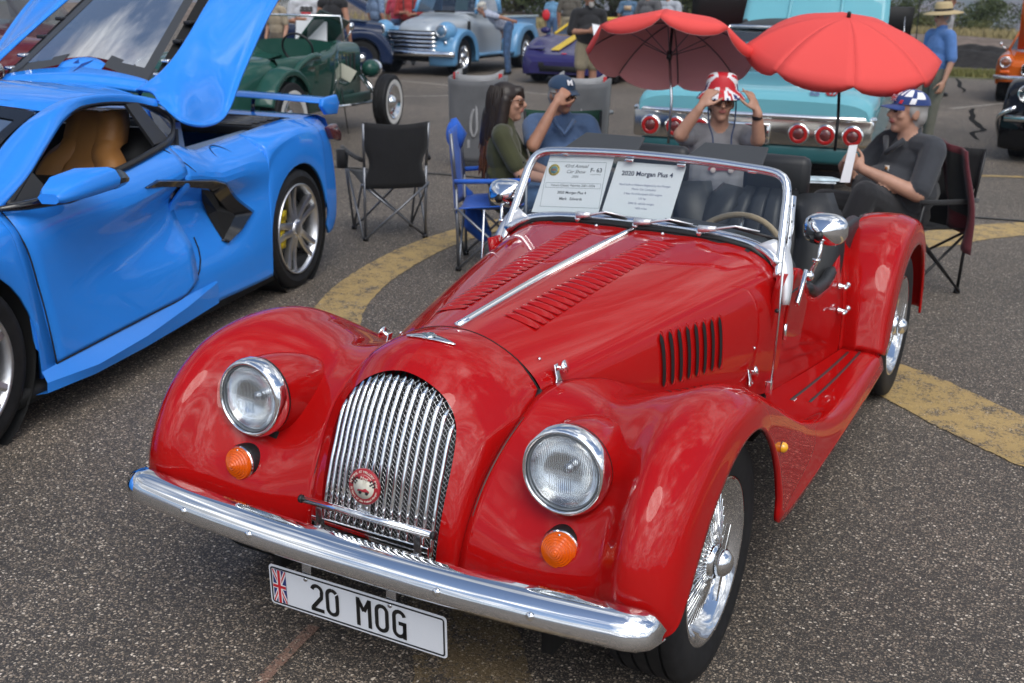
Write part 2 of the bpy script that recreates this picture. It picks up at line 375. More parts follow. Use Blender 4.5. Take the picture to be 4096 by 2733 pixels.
ribbon('yellow_band', [(-.5,.6),(.02,-.1),(.25,-.42),(.5,-.9)], .3, .004, asphalt('faded_yellow_road_paint', (.20,.14,.06), .55, .05), parent=lot, kind=None)
ribbon('chalk_mark', [(-.24,-.72),(-.27,-.55),(-.30,-.36)], .035, .004, PINK, n=10, parent=lot, kind=None)
ribbon('yellow_line', [(-1.2,9.1),(-.006,9.605),(.66,9.915),(2.2,10.6)], .11, .004, YEL, n=12, parent=lot, kind=None)
ribbon('white_line', [(-6,10.5),(-1.06,17.2),(-.27,19.3)][1:]+[(.6,21.6)], .11, .004, WLINE, n=12, parent=lot, kind=None)
ribbon('white_line', [(-9.4,12.9),(-8.7,13.4),(-8.2,14.6)], .10, .004, WLINE, n=12, parent=lot, kind=None)
ribbon('white_line', [(-12.5,16.2),(-8.2,15.2),(-6.5,15.0)], .10, .004, WLINE, n=12, parent=lot, kind=None)
ribbon('tar_patch', [(-.73,17.5),(-.70,16.9),(-.60,16.3),(-.53,15.6),(-.38,15.0),(-.30,14.6),(-.20,14.2),(-.30,13.8),(-.24,13.4),(-.14,13.0)], [.05,.08,.07,.09,.08,.10,.07,.09,.06,.04], .004, TAR, n=30, parent=lot, kind=None)
ribbon('tar_patch', [(-2.02,25.0),(-1.75,23.6),(-1.60,22.4),(-1.40,21.6),(-1.35,20.9)], [.04,.08,.09,.07,.04], .004, TAR, n=20, parent=lot, kind=None)
# filled joint that crosses the lot behind the seats
ribbon('joint_edge', [(-7,6.0),(-4.4,6.58),(-3.84,6.66),(-1.5,6.92),(.36,7.25),(.88,7.34),(3,7.7)], .085, .004, TAR, parent=lot, kind=None)
ribbon('joint_filler', [(-7,6.0),(-4.4,6.58),(-3.84,6.66),(-1.5,6.92),(.36,7.25),(.88,7.34),(3,7.7)], .03, .008, mat('joint_grey', (.12,.115,.11), .7), parent=lot, kind=None)
# ================================================================ red vintage style roadster
car = empty('red_roadster', (0, 0, 0), 0, 'glossy red vintage-style roadster with chrome bumper and upright waterfall grille in front', 'car')
def both(fn):
    for s in (False, True): fn(s)
# ---- front wing with apron and running board: control net rows x (inner, valley, rise, crown, shoulder, lip)
FW = [
 [(.222,-.448,.350),(.42,-.450,.352),(.560,-.462,.360),(.660,-.478,.352),(.735,-.468,.360),(.769,-.448,.372)],
 [(.224,-.438,.405),(.42,-.438,.405),(.568,-.462,.412),(.662,-.500,.405),(.742,-.480,.405),(.771,-.430,.400)],
 [(.229,-.412,.480),(.42,-.410,.470),(.578,-.450,.480),(.666,-.506,.478),(.747,-.470,.470),(.772,-.395,.445)],
 [(.236,-.362,.560),(.42,-.358,.545),(.583,-.415,.565),(.669,-.482,.565),(.750,-.432,.550),(.772,-.345,.508)],
 [(.248,-.295,.632),(.42,-.290,.618),(.580,-.355,.650),(.670,-.415,.660),(.751,-.365,.635),(.772,-.275,.578)],
 [(.259,-.205,.687),(.42,-.195,.672),(.575,-.255,.715),(.670,-.300,.735),(.751,-.262,.705),(.772,-.195,.632)],
 [(.259,-.112,.716),(.42,-.100,.702),(.575,-.140,.750),(.670,-.165,.768),(.751,-.148,.737),(.772,-.105,.668)],
 [(.282, .000,.720),(.43, .000,.700),(.578,-.010,.748),(.670,-.020,.771),(.751,-.015,.741),(.772,-.005,.680)],
 [(.330, .150,.685),(.45, .150,.662),(.583, .140,.705),(.670, .130,.740),(.751, .130,.713),(.772, .100,.657)],
 [(.380, .330,.605),(.48, .330,.585),(.590, .320,.618),(.670, .305,.660),(.750, .290,.645),(.772, .200,.585)],
 [(.425, .540,.505),(.51, .540,.485),(.600, .535,.503),(.670, .525,.542),(.749, .500,.540),(.771, .285,.485)],
 [(.455, .740,.425),(.53, .740,.405),(.608, .740,.410),(.672, .735,.436),(.748, .700,.445),(.770, .345,.370)],
 [(.468, .920,.370),(.54, .925,.352),(.612, .930,.350),(.676, .925,.362),(.748, .890,.380),(.769, .385,.275)],
 [(.475,1.100,.340),(.55,1.110,.332),(.618,1.12,.330),(.682,1.12,.334),(.748,1.080,.340),(.769, .640,.258)],
 [(.495,1.320,.330),(.57,1.330,.330),(.630,1.33,.330),(.690,1.33,.330),(.748,1.310,.318),(.768,1.000,.258)],
 [(.540,1.560,.330),(.60,1.560,.330),(.648,1.56,.330),(.695,1.56,.330),(.746,1.560,.318),(.764,1.450,.262)],
 [(.600,1.980,.330),(.64,1.980,.330),(.672,1.98,.330),(.705,1.98,.330),(.738,1.980,.318),(.752,1.980,.266)]]
FW = [[list(p) for p in r] for r in FW]
for i, d in ((2,.006),(3,.016),(4,.024),(5,.022),(6,.01)):
    FW[i][1][1] += d; FW[i][2][1] += d
FWN = net(FW, 110, 46)
both(lambda s: surf('front_wing', FWN, RED, car, mirror=s, flip=True, solid=.012, offs=-1))
# ---- rear wing
def rwing():
    rows = []
    angs = [(-.535,.02),(-.505,.13),(-.455,.26),(-.375,.365),(-.255,.44),(-.10,.472),(.06,.470),(.20,.43),(.33,.345),(.42,.22),(.47,.08),(.49,-.02)]
    lips = [(-.485,.0),(-.41,.06),(-.365,.15),(-.30,.245),(-.21,.32),(-.09,.362),(.05,.362),(.17,.325),(.265,.25),(.335,.15),(.372,.04),(.385,-.03)]
    for (y, z), (ly, lz) in zip(angs, lips):
        zz_ = .319+z; xi = np.interp(zz_, [.3,.55,.8], [.60,.565,.515])
        rows.append([(xi,2.49+y*.96,zz_-.012),(xi+.05,2.49+y,zz_),(.655,2.49+y,zz_+.004),(.705,2.49+y*.985,.319+z*.985),(.738,2.49+(y*.75+ly*.25),.319+(z*.75+lz*.25)),(.748,2.49+ly,.319+lz)])
    return net(rows, 64, 30)
RWN = rwing()
both(lambda s: surf('rear_wing', RWN, RED, car, mirror=s, flip=True, solid=.012, offs=-1))
# ---- bonnet
FP = [(0,.853),(.06,.848),(.122,.829),(.192,.790),(.250,.730),(.268,.640),(.268,.50)]
RP = [(0,.905),(.15,.906),(.30,.899),(.415,.880),(.503,.826),(.545,.715),(.535,.40)]
def bonnet_sec(y):
    t = (y+.10)/1.22
    a = cr1(FP, 25); b = cr1(RP, 25); P = a*(1-t)+b*t
    P[:, 1] += .010*math.sin(PI*min(max(t, 0), 1))
    return np.stack([P[:, 0], np.full(25, y), P[:, 1]], 1)
def bonnet_at(x, y):
    P = bonnet_sec(y); k = int(np.searchsorted(P[:, 0], abs(x))) if abs(x) < P[:16, 0].max() else 15
    k = min(max(k, 1), 24); a, b = P[k-1], P[k]; t = (abs(x)-a[0])/(b[0]-a[0]+1e-9)
    q = a+(b-a)*t; q[0] = x; d = b-a; n = np.array([-d[2], 0, d[0]]); n = n/np.linalg.norm(n)
    if n[2] < 0: n = -n
    if x < 0: n[0] = -abs(n[0])
    else: n[0] = abs(n[0])
    return q, n
ys = np.linspace(-.098, 1.125, 40)
both(lambda s: surf('bonnet_panel', [bonnet_sec(y) for y in ys], RED, car, mirror=s))
b = MB().tube([bonnet_at(0, y)[0]+np.array([0,0,.003]) for y in np.linspace(-.096, 1.085, 20)], .0115, 10); b.build('bonnet_hinge', CHROME, car)
# louvres pressed in the bonnet top
def louver():
    b = MB(); P = []
    for i in range(7):
        u = i/6; row = []
        for j in range(9):
            v = j/8*2-1; e = max(0, 1-abs(v)**3.0)
            row.append((v*.0505, -.013+.026*u, (.0078*math.sin(PI*min(u*1.08, 1)*.5)**1.2 if u < .86 else .0078*(1-u)/.14*.5)*e))
        P.append(row)
    b.grid(P); return b
for s in (-1, 1):
    for k in range(24):
        t = k/23; y = .060+.905*t; x = s*(.112+.043*t)
        q, n = bonnet_at(x, y)
        ax = np.array([n[2]*1., 0, -n[0]*1.]); ax /= np.linalg.norm(ax); n2 = n; ay = np.cross(n2, ax)
        Mx = np.eye(4); Mx[:3, 0] = ax; Mx[:3, 1] = ay; Mx[:3, 2] = n2; Mx[:3, 3] = q+n2*.0006
        if k == 0 and s == -1: LOUV = louver().build('louver', RED, car); lo = LOUV
        else:
            lo = bpy.data.objects.new('louver', LOUV.data); link(lo, car)
        lo.matrix_local = Matrix(Mx.tolist())
# side vents
def side_pt(y, z):
    P = bonnet_sec(y)[13:]; o = np.argsort(P[:, 2]); return np.array([np.interp(z, P[o, 2], P[o, 0]), y, z])
def vents(mir):
    for k in range(8):
        t = k/7; y = .425+.305*t; z0 = .600-.020*t; z1 = .762-.012*t
        zc = np.linspace(z0, z1, 12); r = .0125
        L_ = []; R_ = []
        for z in zc:
            e = min(z-z0, z1-z); wv = r*math.sqrt(max(0, 1-max(0, (r-e)/r)**2)) if e < r else r
            p = side_pt(y, z); L_.append(p+np.array([.0035, -wv-.001, 0])); R_.append(p+np.array([.0035, wv*.95, 0]))
        s_ = surf('side_vent', np.array([L_, R_]).swapaxes(0, 1), DARK, car, mirror=mir, smooth=False)
        E_ = [side_pt(y, z)+np.array([.004, r*1.2, 0]) for z in zc]
        b = MB().tube([E_[0]+np.array([-.004,-r*.5,-.004])]+E_+[E_[-1]+np.array([-.004,-r*.5,.004])], .0030, 6)
        if mir: b.mir()
        b.build('louver_lip', RED, s_)
both(vents)
# ---- radiator cowl
OUT = [(0,-.100,.852),(.06,-.100,.847),(.122,-.100,.828),(.192,-.101,.789),(.250,-.105,.726),(.258,-.150,.702),(.259,-.205,.687),(.248,-.295,.632),(.236,-.362,.560),(.229,-.412,.480),(.224,-.438,.405),(.222,-.452,.330)]
INN = [(0,-.352,.806),(.040,-.352,.800),(.078,-.352,.786),(.118,-.354,.762),(.148,-.362,.732),(.166,-.375,.700),(.174,-.392,.665),(.178,-.415,.615),(.178,-.440,.555),(.176,-.460,.490),(.173,-.472,.430),(.170,-.480,.330)]
def cowl():
    o = cr1(OUT, 40); i = cr1(INN, 40)
    # resample both by matching index fractions
    rows = []
    for t in np.linspace(0, 1, 16):
        P = o*(1-t)+i*t
        bul = math.sin(PI*t)
        nrm = np.stack([o[:, 0]*1.4, np.full(40, -.38), np.linspace(.75, -.05, 40)], 1); nrm /= np.linalg.norm(nrm, axis=1)[:, None]
        amp = np.linspace(.034, .014, 40)[:, None]
        rows.append(P+nrm*bul*amp)
    last = rows[-1]
    rows.append(last+np.array([0, .010, -.002])*np.ones((40, 1))); rows.append(last+np.array([0, .03, 0]))
    return np.array(rows)
CW = cowl()
both(lambda s: surf('radiator_cowl', CW, RED, car, mirror=s, flip=False, auto=50))
# black beading between cowl, wings and bonnet
def bead(s):
    P = [np.array(p)+np.array([.004,-.004,.003]) for p in cr1(OUT[4:], 30)]
    b = MB().tube(P, .0075, 6)
    if s: b.mir()
    b.build('wing_beading', PIPING, car)
both(bead)
both(lambda s: (lambda b: (b.mir() if s else b).build('bonnet_seam', DARK, car))(MB().tube([np.array(p)*[1,1,1]+np.array([0,-.0005,-.0015]) for p in cr1(OUT[:5], 24)], .0030, 6)))
# ---- grille bars and mesh
def zarch(x):
    P = cr1(INN, 60); return float(np.interp(abs(x), P[:40, 0], P[:40, 2]))
def gy(z, x=0): return float(np.interp(z, [.33,.45,.6,.74], [.012,.026,.045,.050]))*(x/.172)**2+float(np.interp(z, [.33,.42,.50,.58,.66,.72,.77,.81], [-.497,-.495,-.487,-.470,-.442,-.413,-.380,-.345]))
for k in range(16):
    x = -.160+.3200*k/15; zt = min(zarch(x)-.006, .80)
    zs = np.linspace(.40, zt, 22)
    P = [(x*(1-.02*((z-.36)/.4)), gy(z, x)-.002, z) for z in zs]
    P[-1] = (P[-1][0], P[-1][1]+.012, P[-1][2])
    MB().tube(P, .0056, 8).build('grille_bar', CHROME, car)
b = MB()
for d in (-1, 1):
    for k in range(-45, 60):
        x0 = k*.0105
        pts = []
        for z in np.arange(.345, .80, .012):
            x = x0+d*(z-.345)*.9
            if abs(x) < .176 and z < zarch(x)-.002: pts.append((x, gy(z, x)+.012+.0015*d, z))
        if len(pts) > 1: b.tube(pts, .00095, 3, caps=False)
b.build('grille_mesh', STEEL, car, kind='stuff')
surf('grille_backing', [[(u*.178, gy(z, u*.178)+.032, z) for u in np.linspace(-1,1,15) for z in [.32+t*(min(zarch(u*.172), .80)+.006-.32)]] for t in np.linspace(0,1,14)], DARK, car)
# chrome plate and badge bar at grille foot
b = MB().box((0,-.511,.405), (.345,.006,.072)); b.build('valance_plate', CHROME, car, bev=.002)
b = MB(); b.tube([(-.188,-.522,.484),(.188,-.522,.484)], .0095, 14); bar = b.build('badge_bar', CHROME, car)
for s in (-1, 1):
    MB().lathe([(.0105,0),(.0105,.008)], (s*.190,-.522,.484), (s,0,0), 14).build('end_cap', BLACKP, bar)
    MB().box((s*.145,-.5165,.445), (.020,.003,.085)).box((s*.145,-.515,.484), (.020,.012,.006)).build('bracket', STEEL, bar, bev=.001)
    MB().lathe([(.0075,0),(.007,.003),(.004,.005)], (s*.145,-.518,.415), (0,-1,0), 10).build('bracket_screw', STEEL, bar)
# round car club badge
bd = MB().lathe([(0,.004),(.043,.004),(.0445,.002),(.0445,-.003),(0,-.003)], (.006,-.530,.568), (0,-1,.12), 32, caps=False).build('club_badge', mat('badge_red', (.36,.02,.03), .3), car)
o_ = np.array((.006,-.530,.568)); nv = np.array((0,-1,.12)); nv /= np.linalg.norm(nv); uu = np.array((1,0,0)); vv = np.cross(nv, uu)*1; vv = np.array((0,.12,1)); vv /= np.linalg.norm(vv)
CREAM = mat('badge_cream', (.75,.72,.62), .35)
MB().lathe([(0,.0052),(.0295,.0052),(.0295,.003)], o_, nv, 28, caps=False).build('badge_disc', CREAM, bd)
MB().prism([(.0295*math.cos(a), .0295*math.sin(a)) for a in np.linspace(math.radians(35), math.radians(145), 12)], o_+nv*.0056, uu, vv, nv*.0004).build('badge_field', mat('badge_red', ()), bd)
text('badge_text', 'Mog', .013, CREAM, bd, o_+vv*.021, uu, vv, off=.0066, shear=.3); text('badge_text', '06', .014, CREAM, bd, o_+vv*.0105+uu*.002, uu, vv, off=.0066, shear=.3)
def arc_text(s, r, a0, a1, size, m, parent, o, inward=False, up=True, off=.0046, u=None, v=None):
    u = uu if u is None else u; v = vv if v is None else v
    for k, ch in enumerate(s):
        if ch == ' ': continue
        a = math.radians(a0+(a1-a0)*k/(len(s)-1)); d = u*math.cos(a)+v*math.sin(a); tg = (-u*math.sin(a)+v*math.cos(a))
        if up: text('badge_text', ch, size, m, parent, o+d*r, -tg, d, off=off)
        else: text('badge_text', ch, size, m, parent, o+d*r, tg, -d, off=off)
arc_text('MORGANS AT MALLORY PARK', .0365, 170, 10, .0088, CREAM, bd, o_)
arc_text('70 Years of the 4-wheel Morgan', .0365, 192, 348, .0072, CREAM, bd, o_, up=False)
for s in (-1, 1):   # little chequered flags and the badge's car
    c0 = o_+uu*s*.026+vv*.012
    for i in range(4):
        for j in range(4):
            if (i+j) % 2 == 0:
                p = c0+uu*(i-1.5)*.0042+vv*((j-1.5)*.0042-s*(i-1.5)*.0012); MB().prism([(-.0021,-.0021),(.0021,-.0021),(.0021,.0021),(-.0021,.0021)], p+nv*.0062, uu, vv, nv*.0003).build('badge_check', INK, bd)
MB().prism([(-.017,-.013),(.017,-.013),(.0165,-.008),(.006,-.003),(-.002,-.007),(-.016,-.008)], o_+nv*.0058, uu, vv, nv*.0006).build('badge_car', mat('badge_red', ()), bd)
for x in (-.0085,.0105): MB().lathe([(0,.0072),(.0042,.0072),(.0042,.005)], o_+uu*x-vv*.0145, nv, 12, caps=False).build('badge_wheel', INK, bd)
MB().box(o_-vv*.052, (.038,.003,.030)).build('badge_clamp', STEEL, bd, bev=.002)
for s in (-1, 1): MB().lathe([(.0045,0),(.004,.002)], o_-vv*.052+uu*s*.010+nv*.002, nv, 10).build('clamp_screw', STEEL, bd)
# ---- wings badge on the cowl
def cowl_pt(x, t):
    i = int(round(t*15)); R_ = CW[i]; return np.array([np.interp(abs(x), R_[:20, 0], R_[:20, k]) if k else x for k in range(3)])
pb = cowl_pt(0, .47); pa = cowl_pt(0, .40); pc = cowl_pt(0, .54); vt = (pa-pc)/np.linalg.norm(pa-pc); ut = np.array([1., 0, 0]); nt_ = np.cross(ut, vt)
wb = []
for x in np.linspace(-1, 1, 41):
    hw = .0145*(1-abs(x))**.6+.0008 if abs(x) > .18 else .0150
    wb.append([np.array(cowl_pt(x*.073, .47))+vt*(e*hw-.004*abs(x)+.010*abs(x)**1.5)+nt_*(.005-.002*abs(e)) for e in (-1,-.5,0,.5,1)])
wbo = surf('wing_emblem', np.array(wb), CHROME, car, flip=False, solid=.003)
for s in (-1, 1):
    for k in range(4):
        P = [np.array(cowl_pt(x*.073*s, .47))+vt*((.75-k*.45)*.0145*(1-x)**.6-.004*x+.010*x**1.5)+nt_*.0055 for x in np.linspace(.22, .85-k*.08, 8)]
        MB().tube(P, .0006, 4).build('feather_line', mat('emblem_dark', (.05,.06,.08), .4), wbo)
MB().lathe([(0,.0075),(.014,.0075),(.0155,.004),(.0155,0)], pb+nt_*.001, nt_, 24, caps=False).build('emblem_disc', CHROME, wbo)
EMB = mat('emblem_enamel', (.10,.16,.20), .25)
MB().box((0,0,0), (.011,.026,.001)).box((0,0,0), (.034,.011,.0012)).xf(np.vstack([np.hstack([np.stack([ut, vt, nt_], 1), (pb+nt_*.0085)[:, None]]), [0,0,0,1]])).build('emblem_cross', EMB, wbo)
text('emblem_text', 'MORGAN', .0098, CHROME, wbo, pb+nt_*.0094, ut, vt, off=0)
# ---- headlights
def headlight(s):
    sx = -1 if s else 1
    c = np.array([.461, -.392, .657]); ax = np.array([.02, -1, .06]); ax /= np.linalg.norm(ax)
    # teardrop pod
    rows = []
    a_ = np.array([1., 0, 0]); b_ = np.cross(ax, a_); b_ /= np.linalg.norm(b_); a_ = np.cross(b_, ax)
    for h, r, dz, fl in [(-.022,.104,0,0),(-.05,.1045,0,0),(-.09,.104,-.001,0),(-.14,.101,-.004,.0),(-.20,.094,-.010,.0),(-.26,.082,-.020,0),(-.32,.064,-.036,0),(-.38,.038,-.058,0),(-.42,.008,-.08,0)]:
        ring = []
        for k in range(40):
            t = 2*PI*k/40; dn = max(0, -math.sin(t)); 
            rr = r*(1+.30*dn**2*(min(1, -(h+.03)/.08) if h < -.03 else 0)*(1-min(1, max(0, (-h-.2)/.2))))
            ring.append(c-ax*(-h)*1+a_*rr*math.cos(t)+np.array([0, .35, 1])*0+(-b_ if b_[2] < 0 else b_)*rr*math.sin(t)+np.array([0,0,dz]))
        rows.append(ring)
    P = uni(np.array(rows), 30)
    b = MB().grid(P, cv=True)
    if s: b.mir()
    pod = b.build('headlight_pod', RED, car)
    def L_(nm, prof, m, par, n=40, mi=s):
        q = MB().lathe(prof, c, ax, n, caps=False)
        if mi: q.mir()
        return q.build(nm, m, par)
    rim = L_('headlight_rim', [(.1055,-.034),(.1085,-.030),(.1095,-.020),(.108,-.006),(.103,.006),(.098,.011),(.0935,.010),(.092,.004),(.092,-.01)], CHROME, pod)
    L_('rim_gasket', [(.1035,-.040),(.1065,-.039),(.1065,-.033),(.1035,-.031)], PIPING, rim)
    L_('inner_ring', [(.0925,-.004),(.0915,.004),(.0885,.006),(.086,.002),(.086,-.004)], mat('lamp_ring_grey', (.22,.24,.26), .25, .6), rim)
    L_('reflector', [(.087,-.004),(.075,-.020),(.055,-.032),(.03,-.038),(.012,-.040),(0,-.040)], mat('lamp_reflector', (.96,.97,.98), .2, 1), rim)
    L_('bulb_shield', [(0,-.020),(.010,-.021),(.012,-.026),(.012,-.04),(0,-.04)], mat('bulb_chrome', (.8,.8,.82), .2, 1), rim)
    ln = L_('lens', [(.087,-.002),(.080,.006),(.065,.012),(.045,.016),(.02,.018),(0,.0182)], glassy('lamp_glass', (.90,.93,.95), .10), rim)
    # moulded flutes of the lens
    gl = MB()
    for k in range(34):
        x = -.080+.160*k/33
        zt = math.sqrt(.083**2-x*x)
        for lo, hi in (((.008, zt),) if abs(x) > .03 else ((.008, zt), (-.045, -.006))):
            if hi-lo < .01: continue
            pts = []
            for v in np.linspace(lo, hi, 5):
                rr = math.sqrt(x*x+v*v); hh = np.interp(rr, [0,.02,.045,.065,.080,.087], [.0182,.018,.016,.012,.006,-.002])-.0015
                pts.append(c+ax*hh+a_*x+(-b_ if b_[2] < 0 else b_)*v)
            gl.tube(pts, .0009, 4, caps=False)
    if s: gl.mir()
    gl.build('lens_flutes', glassy('flute_glass', (.72,.75,.78), .22), ln)
both(headlight)
# ---- indicators
AMB = mat('amber_lens', (.86,.13,.003), .15, coat=1, trans=.12)
def indicator(s):
    c = np.array([.475, -.405, .478]); ax = np.array([.06, -1, .12]); ax /= np.linalg.norm(ax)
    def L_(nm, prof, m, par, n=28):
        q = MB().lathe(prof, c, ax, n, caps=False)
        if s: q.mir()
        return q.build(nm, m, par, auto=40)
    base = L_('indicator', [(.050,-.06),(.050,.012),(.047,.018),(.045,.018)], BLACKP, car)
    L_('indicator_rim', [(.046,.016),(.047,.022),(.045,.025),(.043,.025)], CHROME, base)
    pr = [(.0445,.022),(.0435,.030)]
    for k in range(7): pr += [(.042-.006*k,.034+.0042*k),(.0385-.006*k,.0338+.0042*k)]
    pr += [(0,.064)]
    L_('indicator_lens', pr, AMB, base)
    for sg in (-1, 1):
        q = MB().lathe([(.0032,0),(.003,.002),(0,.0025)], c+ax*.033+np.array([0,.004,.0385*sg]), ax, 8, caps=False)
        if s: q.mir()
        q.build('lens_screw', STEEL, base)
both(indicator)
# ---- bumper: pressed chrome section swept across the front
def bumper():
    xs = np.linspace(-.775, .775, 61); rows = []
    for x in xs:
        ax_ = abs(x); y = -.622+.055*(ax_/.775)**2.2
        e = 1.0
        if ax_ > .70: e = math.sqrt(max(.02, 1-((ax_-.70)/.0765)**2)); y += .03*((ax_-.70)/.075)**2
        zc = .402; h = .049*e; d = .036*max(e, .35)
        prof = [(-1.0,.054),(-.93,.030),(-.70,.008),(-.40,-.012),(-.15,-.020),(.30,-.016),(.72,-.002),(.95,.020),(1.0,.054)]
        rows.append([(x, y+d*(p/.036)*.9, zc+h*v) for v, p in prof])
    return cr_rows(np.array(rows))
def cr_rows(A): return np.swapaxes(uni(np.swapaxes(A, 0, 1), 34), 0, 1)
bmp = surf('front_bumper', bumper(), CHROME, car, flip=True, solid=.004)
for x in (-.5, -.272, .272, .5):
    y = -.622+.055*(abs(x)/.775)**2.2-.016
    MB().lathe([(.011,0),(.0105,.003),(.007,.006),(0,.0075)], (x, y, .413), (0,-1,.05), 14, caps=False).build('bumper_bolt', CHROME, bmp)
for s in (-1, 1): MB().box((s*.30,-.545,.375), (.04,.10,.02)).build('bumper_iron', BLACKP, bmp)
# ---- number plate
PLW = mat('plate_white', (.72,.75,.80), .32, coat=.3)
pc = np.array((0.,-.573,.256)); pu = np.array((1.,0.012,0)); pv = np.array((0,-.05,1.)); pv /= np.linalg.norm(pv); pn = np.cross(pu, pv)
plate = MB().prism(rrect(.522,.114,.010), pc, pu, pv, -pn*.0015).build('number_plate', PLW, car, smooth=False)
def frame_line(w_, h_, t, r, nm, m, par, off):
    A = rrect(w_, h_, r); B = rrect(w_-2*t, h_-2*t, max(r-t, .001)); n = len(A)
    V = [pc+pn*off+pu*a+pv*b for a, b in A]+[pc+pn*off+pu*a+pv*b for a, b in B]
    return mesh(nm, V, [(i, (i+1) % n, n+(i+1) % n, n+i) for i in range(n)], m, par, smooth=False)
frame_line(.512,.104,.0045,.008,'plate_border', INK, plate, .0012)
PK = mat('plate_black', (.01,.01,.01), .4)
def stroke(nm, pts, wd, o, par, m=PK, off=.0018):
    P = np.array(pts, float); 
    P = P if len(P) == 2 else P
    T = np.gradient(P, axis=0); T /= np.linalg.norm(T, axis=1)[:, None]; Nn = np.stack([-T[:, 1], T[:, 0]], 1)*wd/2
    A = P+Nn; B = P-Nn; n = len(P); f = lambda q: o+pu*q[0]+pv*q[1]+pn*off
    V = [f(a) for a in A]+[f(b_) for b_ in B]; F = [(i, n+i, n+i+1, i+1) for i in range(n-1)]
    return V, F
def glyph(ch, o):
    H_, W_ = .079, .040; q = .0105; h = H_/2-q/2; w_ = W_/2-q/2
    arc = lambda cx, cy, r, a0, a1, n=9, ry=None: [(cx+r*math.cos(math.radians(a)), cy+(ry or r)*math.sin(math.radians(a))) for a in np.linspace(a0, a1, n)]
    b = MB()
    def st(p): b.add(*stroke('', p, q, o, None))
    if ch == '2': st(arc(0, h-w_, w_, 170, -20)+[(w_*.9,.004),(-w_,-h+.004)]); st([(-w_-q/2,-h),(w_+q/2,-h)])
    if ch in '0O':
        st(arc(0, h-w_, w_, 90, 180)+arc(0, -h+w_, w_, 180, 360)+arc(0, h-w_, w_, 0, 90 if ch == 'O' else 45 if False else 90))
    if ch == 'M': st([(-w_-.002,-H_/2),(-w_-.002,H_/2)]); st([(w_+.002,-H_/2),(w_+.002,H_/2)]); st([(-w_-.002,H_/2-.003),(0,.004)]); st([(0,.004),(w_+.002,H_/2-.003)])
    if ch == 'G': st(arc(0, h-w_, w_, 10, 180)+arc(0, -h+w_, w_, 180, 360)+[(w_,.002)]); st([(w_+q/2,.002),(-.002,.002)]); st([(w_,.002),(w_,-H_/2)])
    return b
for ch, x in (('2',-.112),('0',-.066),('M',.028),('O',.080),('G',.130)):
    glyph(ch, pc+pu*x).build('plate_character', PK, plate, smooth=False)
MB().add(*stroke('', [(-.058,.022),(-.044,.034)], .003, pc+pu*0, None, off=.0024)).build('plate_character_cut', PLW, plate, smooth=False)
# flag on the plate's left end
def union_flag(o, u, v, n, w_, h_, parent, e=.0005):
    fl = MB().prism([(-w_/2,-h_/2),(w_/2,-h_/2),(w_/2,h_/2),(-w_/2,h_/2)], o, u, v, n*e).build('flag', NAVY, parent, smooth=False)
    def clip_band(a, b_, wd):   # a diagonal band clipped by the flag outline
        d = np.array(b_)-np.array(a); ln = np.linalg.norm(d); d /= ln; m_ = np.array([-d[1], d[0]])*wd/2
        P = [np.array(a)+m_, np.array(b_)+m_, np.array(b_)-m_, np.array(a)-m_]
        P = [np.array(a)-d*ln*.3+m_, np.array(b_)+d*ln*.3+m_, np.array(b_)+d*ln*.3-m_, np.array(a)-d*ln*.3-m_]
        for axs, sg, lim in ((0,1,w_/2),(0,-1,w_/2),(1,1,h_/2),(1,-1,h_/2)):
            Q = []
            for i in range(len(P)):
                A, B = P[i], P[(i+1) % len(P)]; da, db = lim-sg*A[axs], lim-sg*B[axs]
                if da >= 0: Q.append(A)
                if da*db < 0: Q.append(A+(B-A)*da/(da-db))
            P = Q
            if not P: break
        return P
    WF = mat('flag_white', (.78,.78,.80), .5)
    for a, b_ in (((-w_/2,-h_/2),(w_/2,h_/2)),((-w_/2,h_/2),(w_/2,-h_/2))):
        MB().prism(clip_band(a, b_, min(w_,h_)*.24), o+n*e*2, u, v, n*e).build('flag_saltire', WF, fl, smooth=False)
        MB().prism(clip_band(a, b_, min(w_,h_)*.09), o+n*e*4, u, v, n*e).build('flag_saltire', REDDECAL, fl, smooth=False)
    for wd, m_, k in ((.34,WF,6),(.20,REDDECAL,8)):
        q = min(w_,h_)*wd
        MB().prism([(-w_/2,-q/2),(w_/2,-q/2),(w_/2,q/2),(-w_/2,q/2)], o+n*e*k, u, v, n*e).prism([(-q/2,-h_/2),(q/2,-h_/2),(q/2,h_/2),(-q/2,h_/2)], o+n*e*(k+.3), u, v, n*e).build('flag_cross', m_, fl, smooth=False)
    return fl
union_flag(pc+pu*(-.228)+pn*.0012, pu, pv, pn, .040, .093, plate, .0003)
for x in (-.145, .105):
    MB().lathe([(.006,0),(.0055,.002),(.003,.003)], pc+pu*x+pv*.043+pn*.001, pn, 12).build('plate_screw', STEEL, plate)
    MB().box(pc+pu*x+pv*.062+np.array([0,.006,.0]), (.028,.004,.04)).build('plate_strap', STEEL, plate, bev=.001)
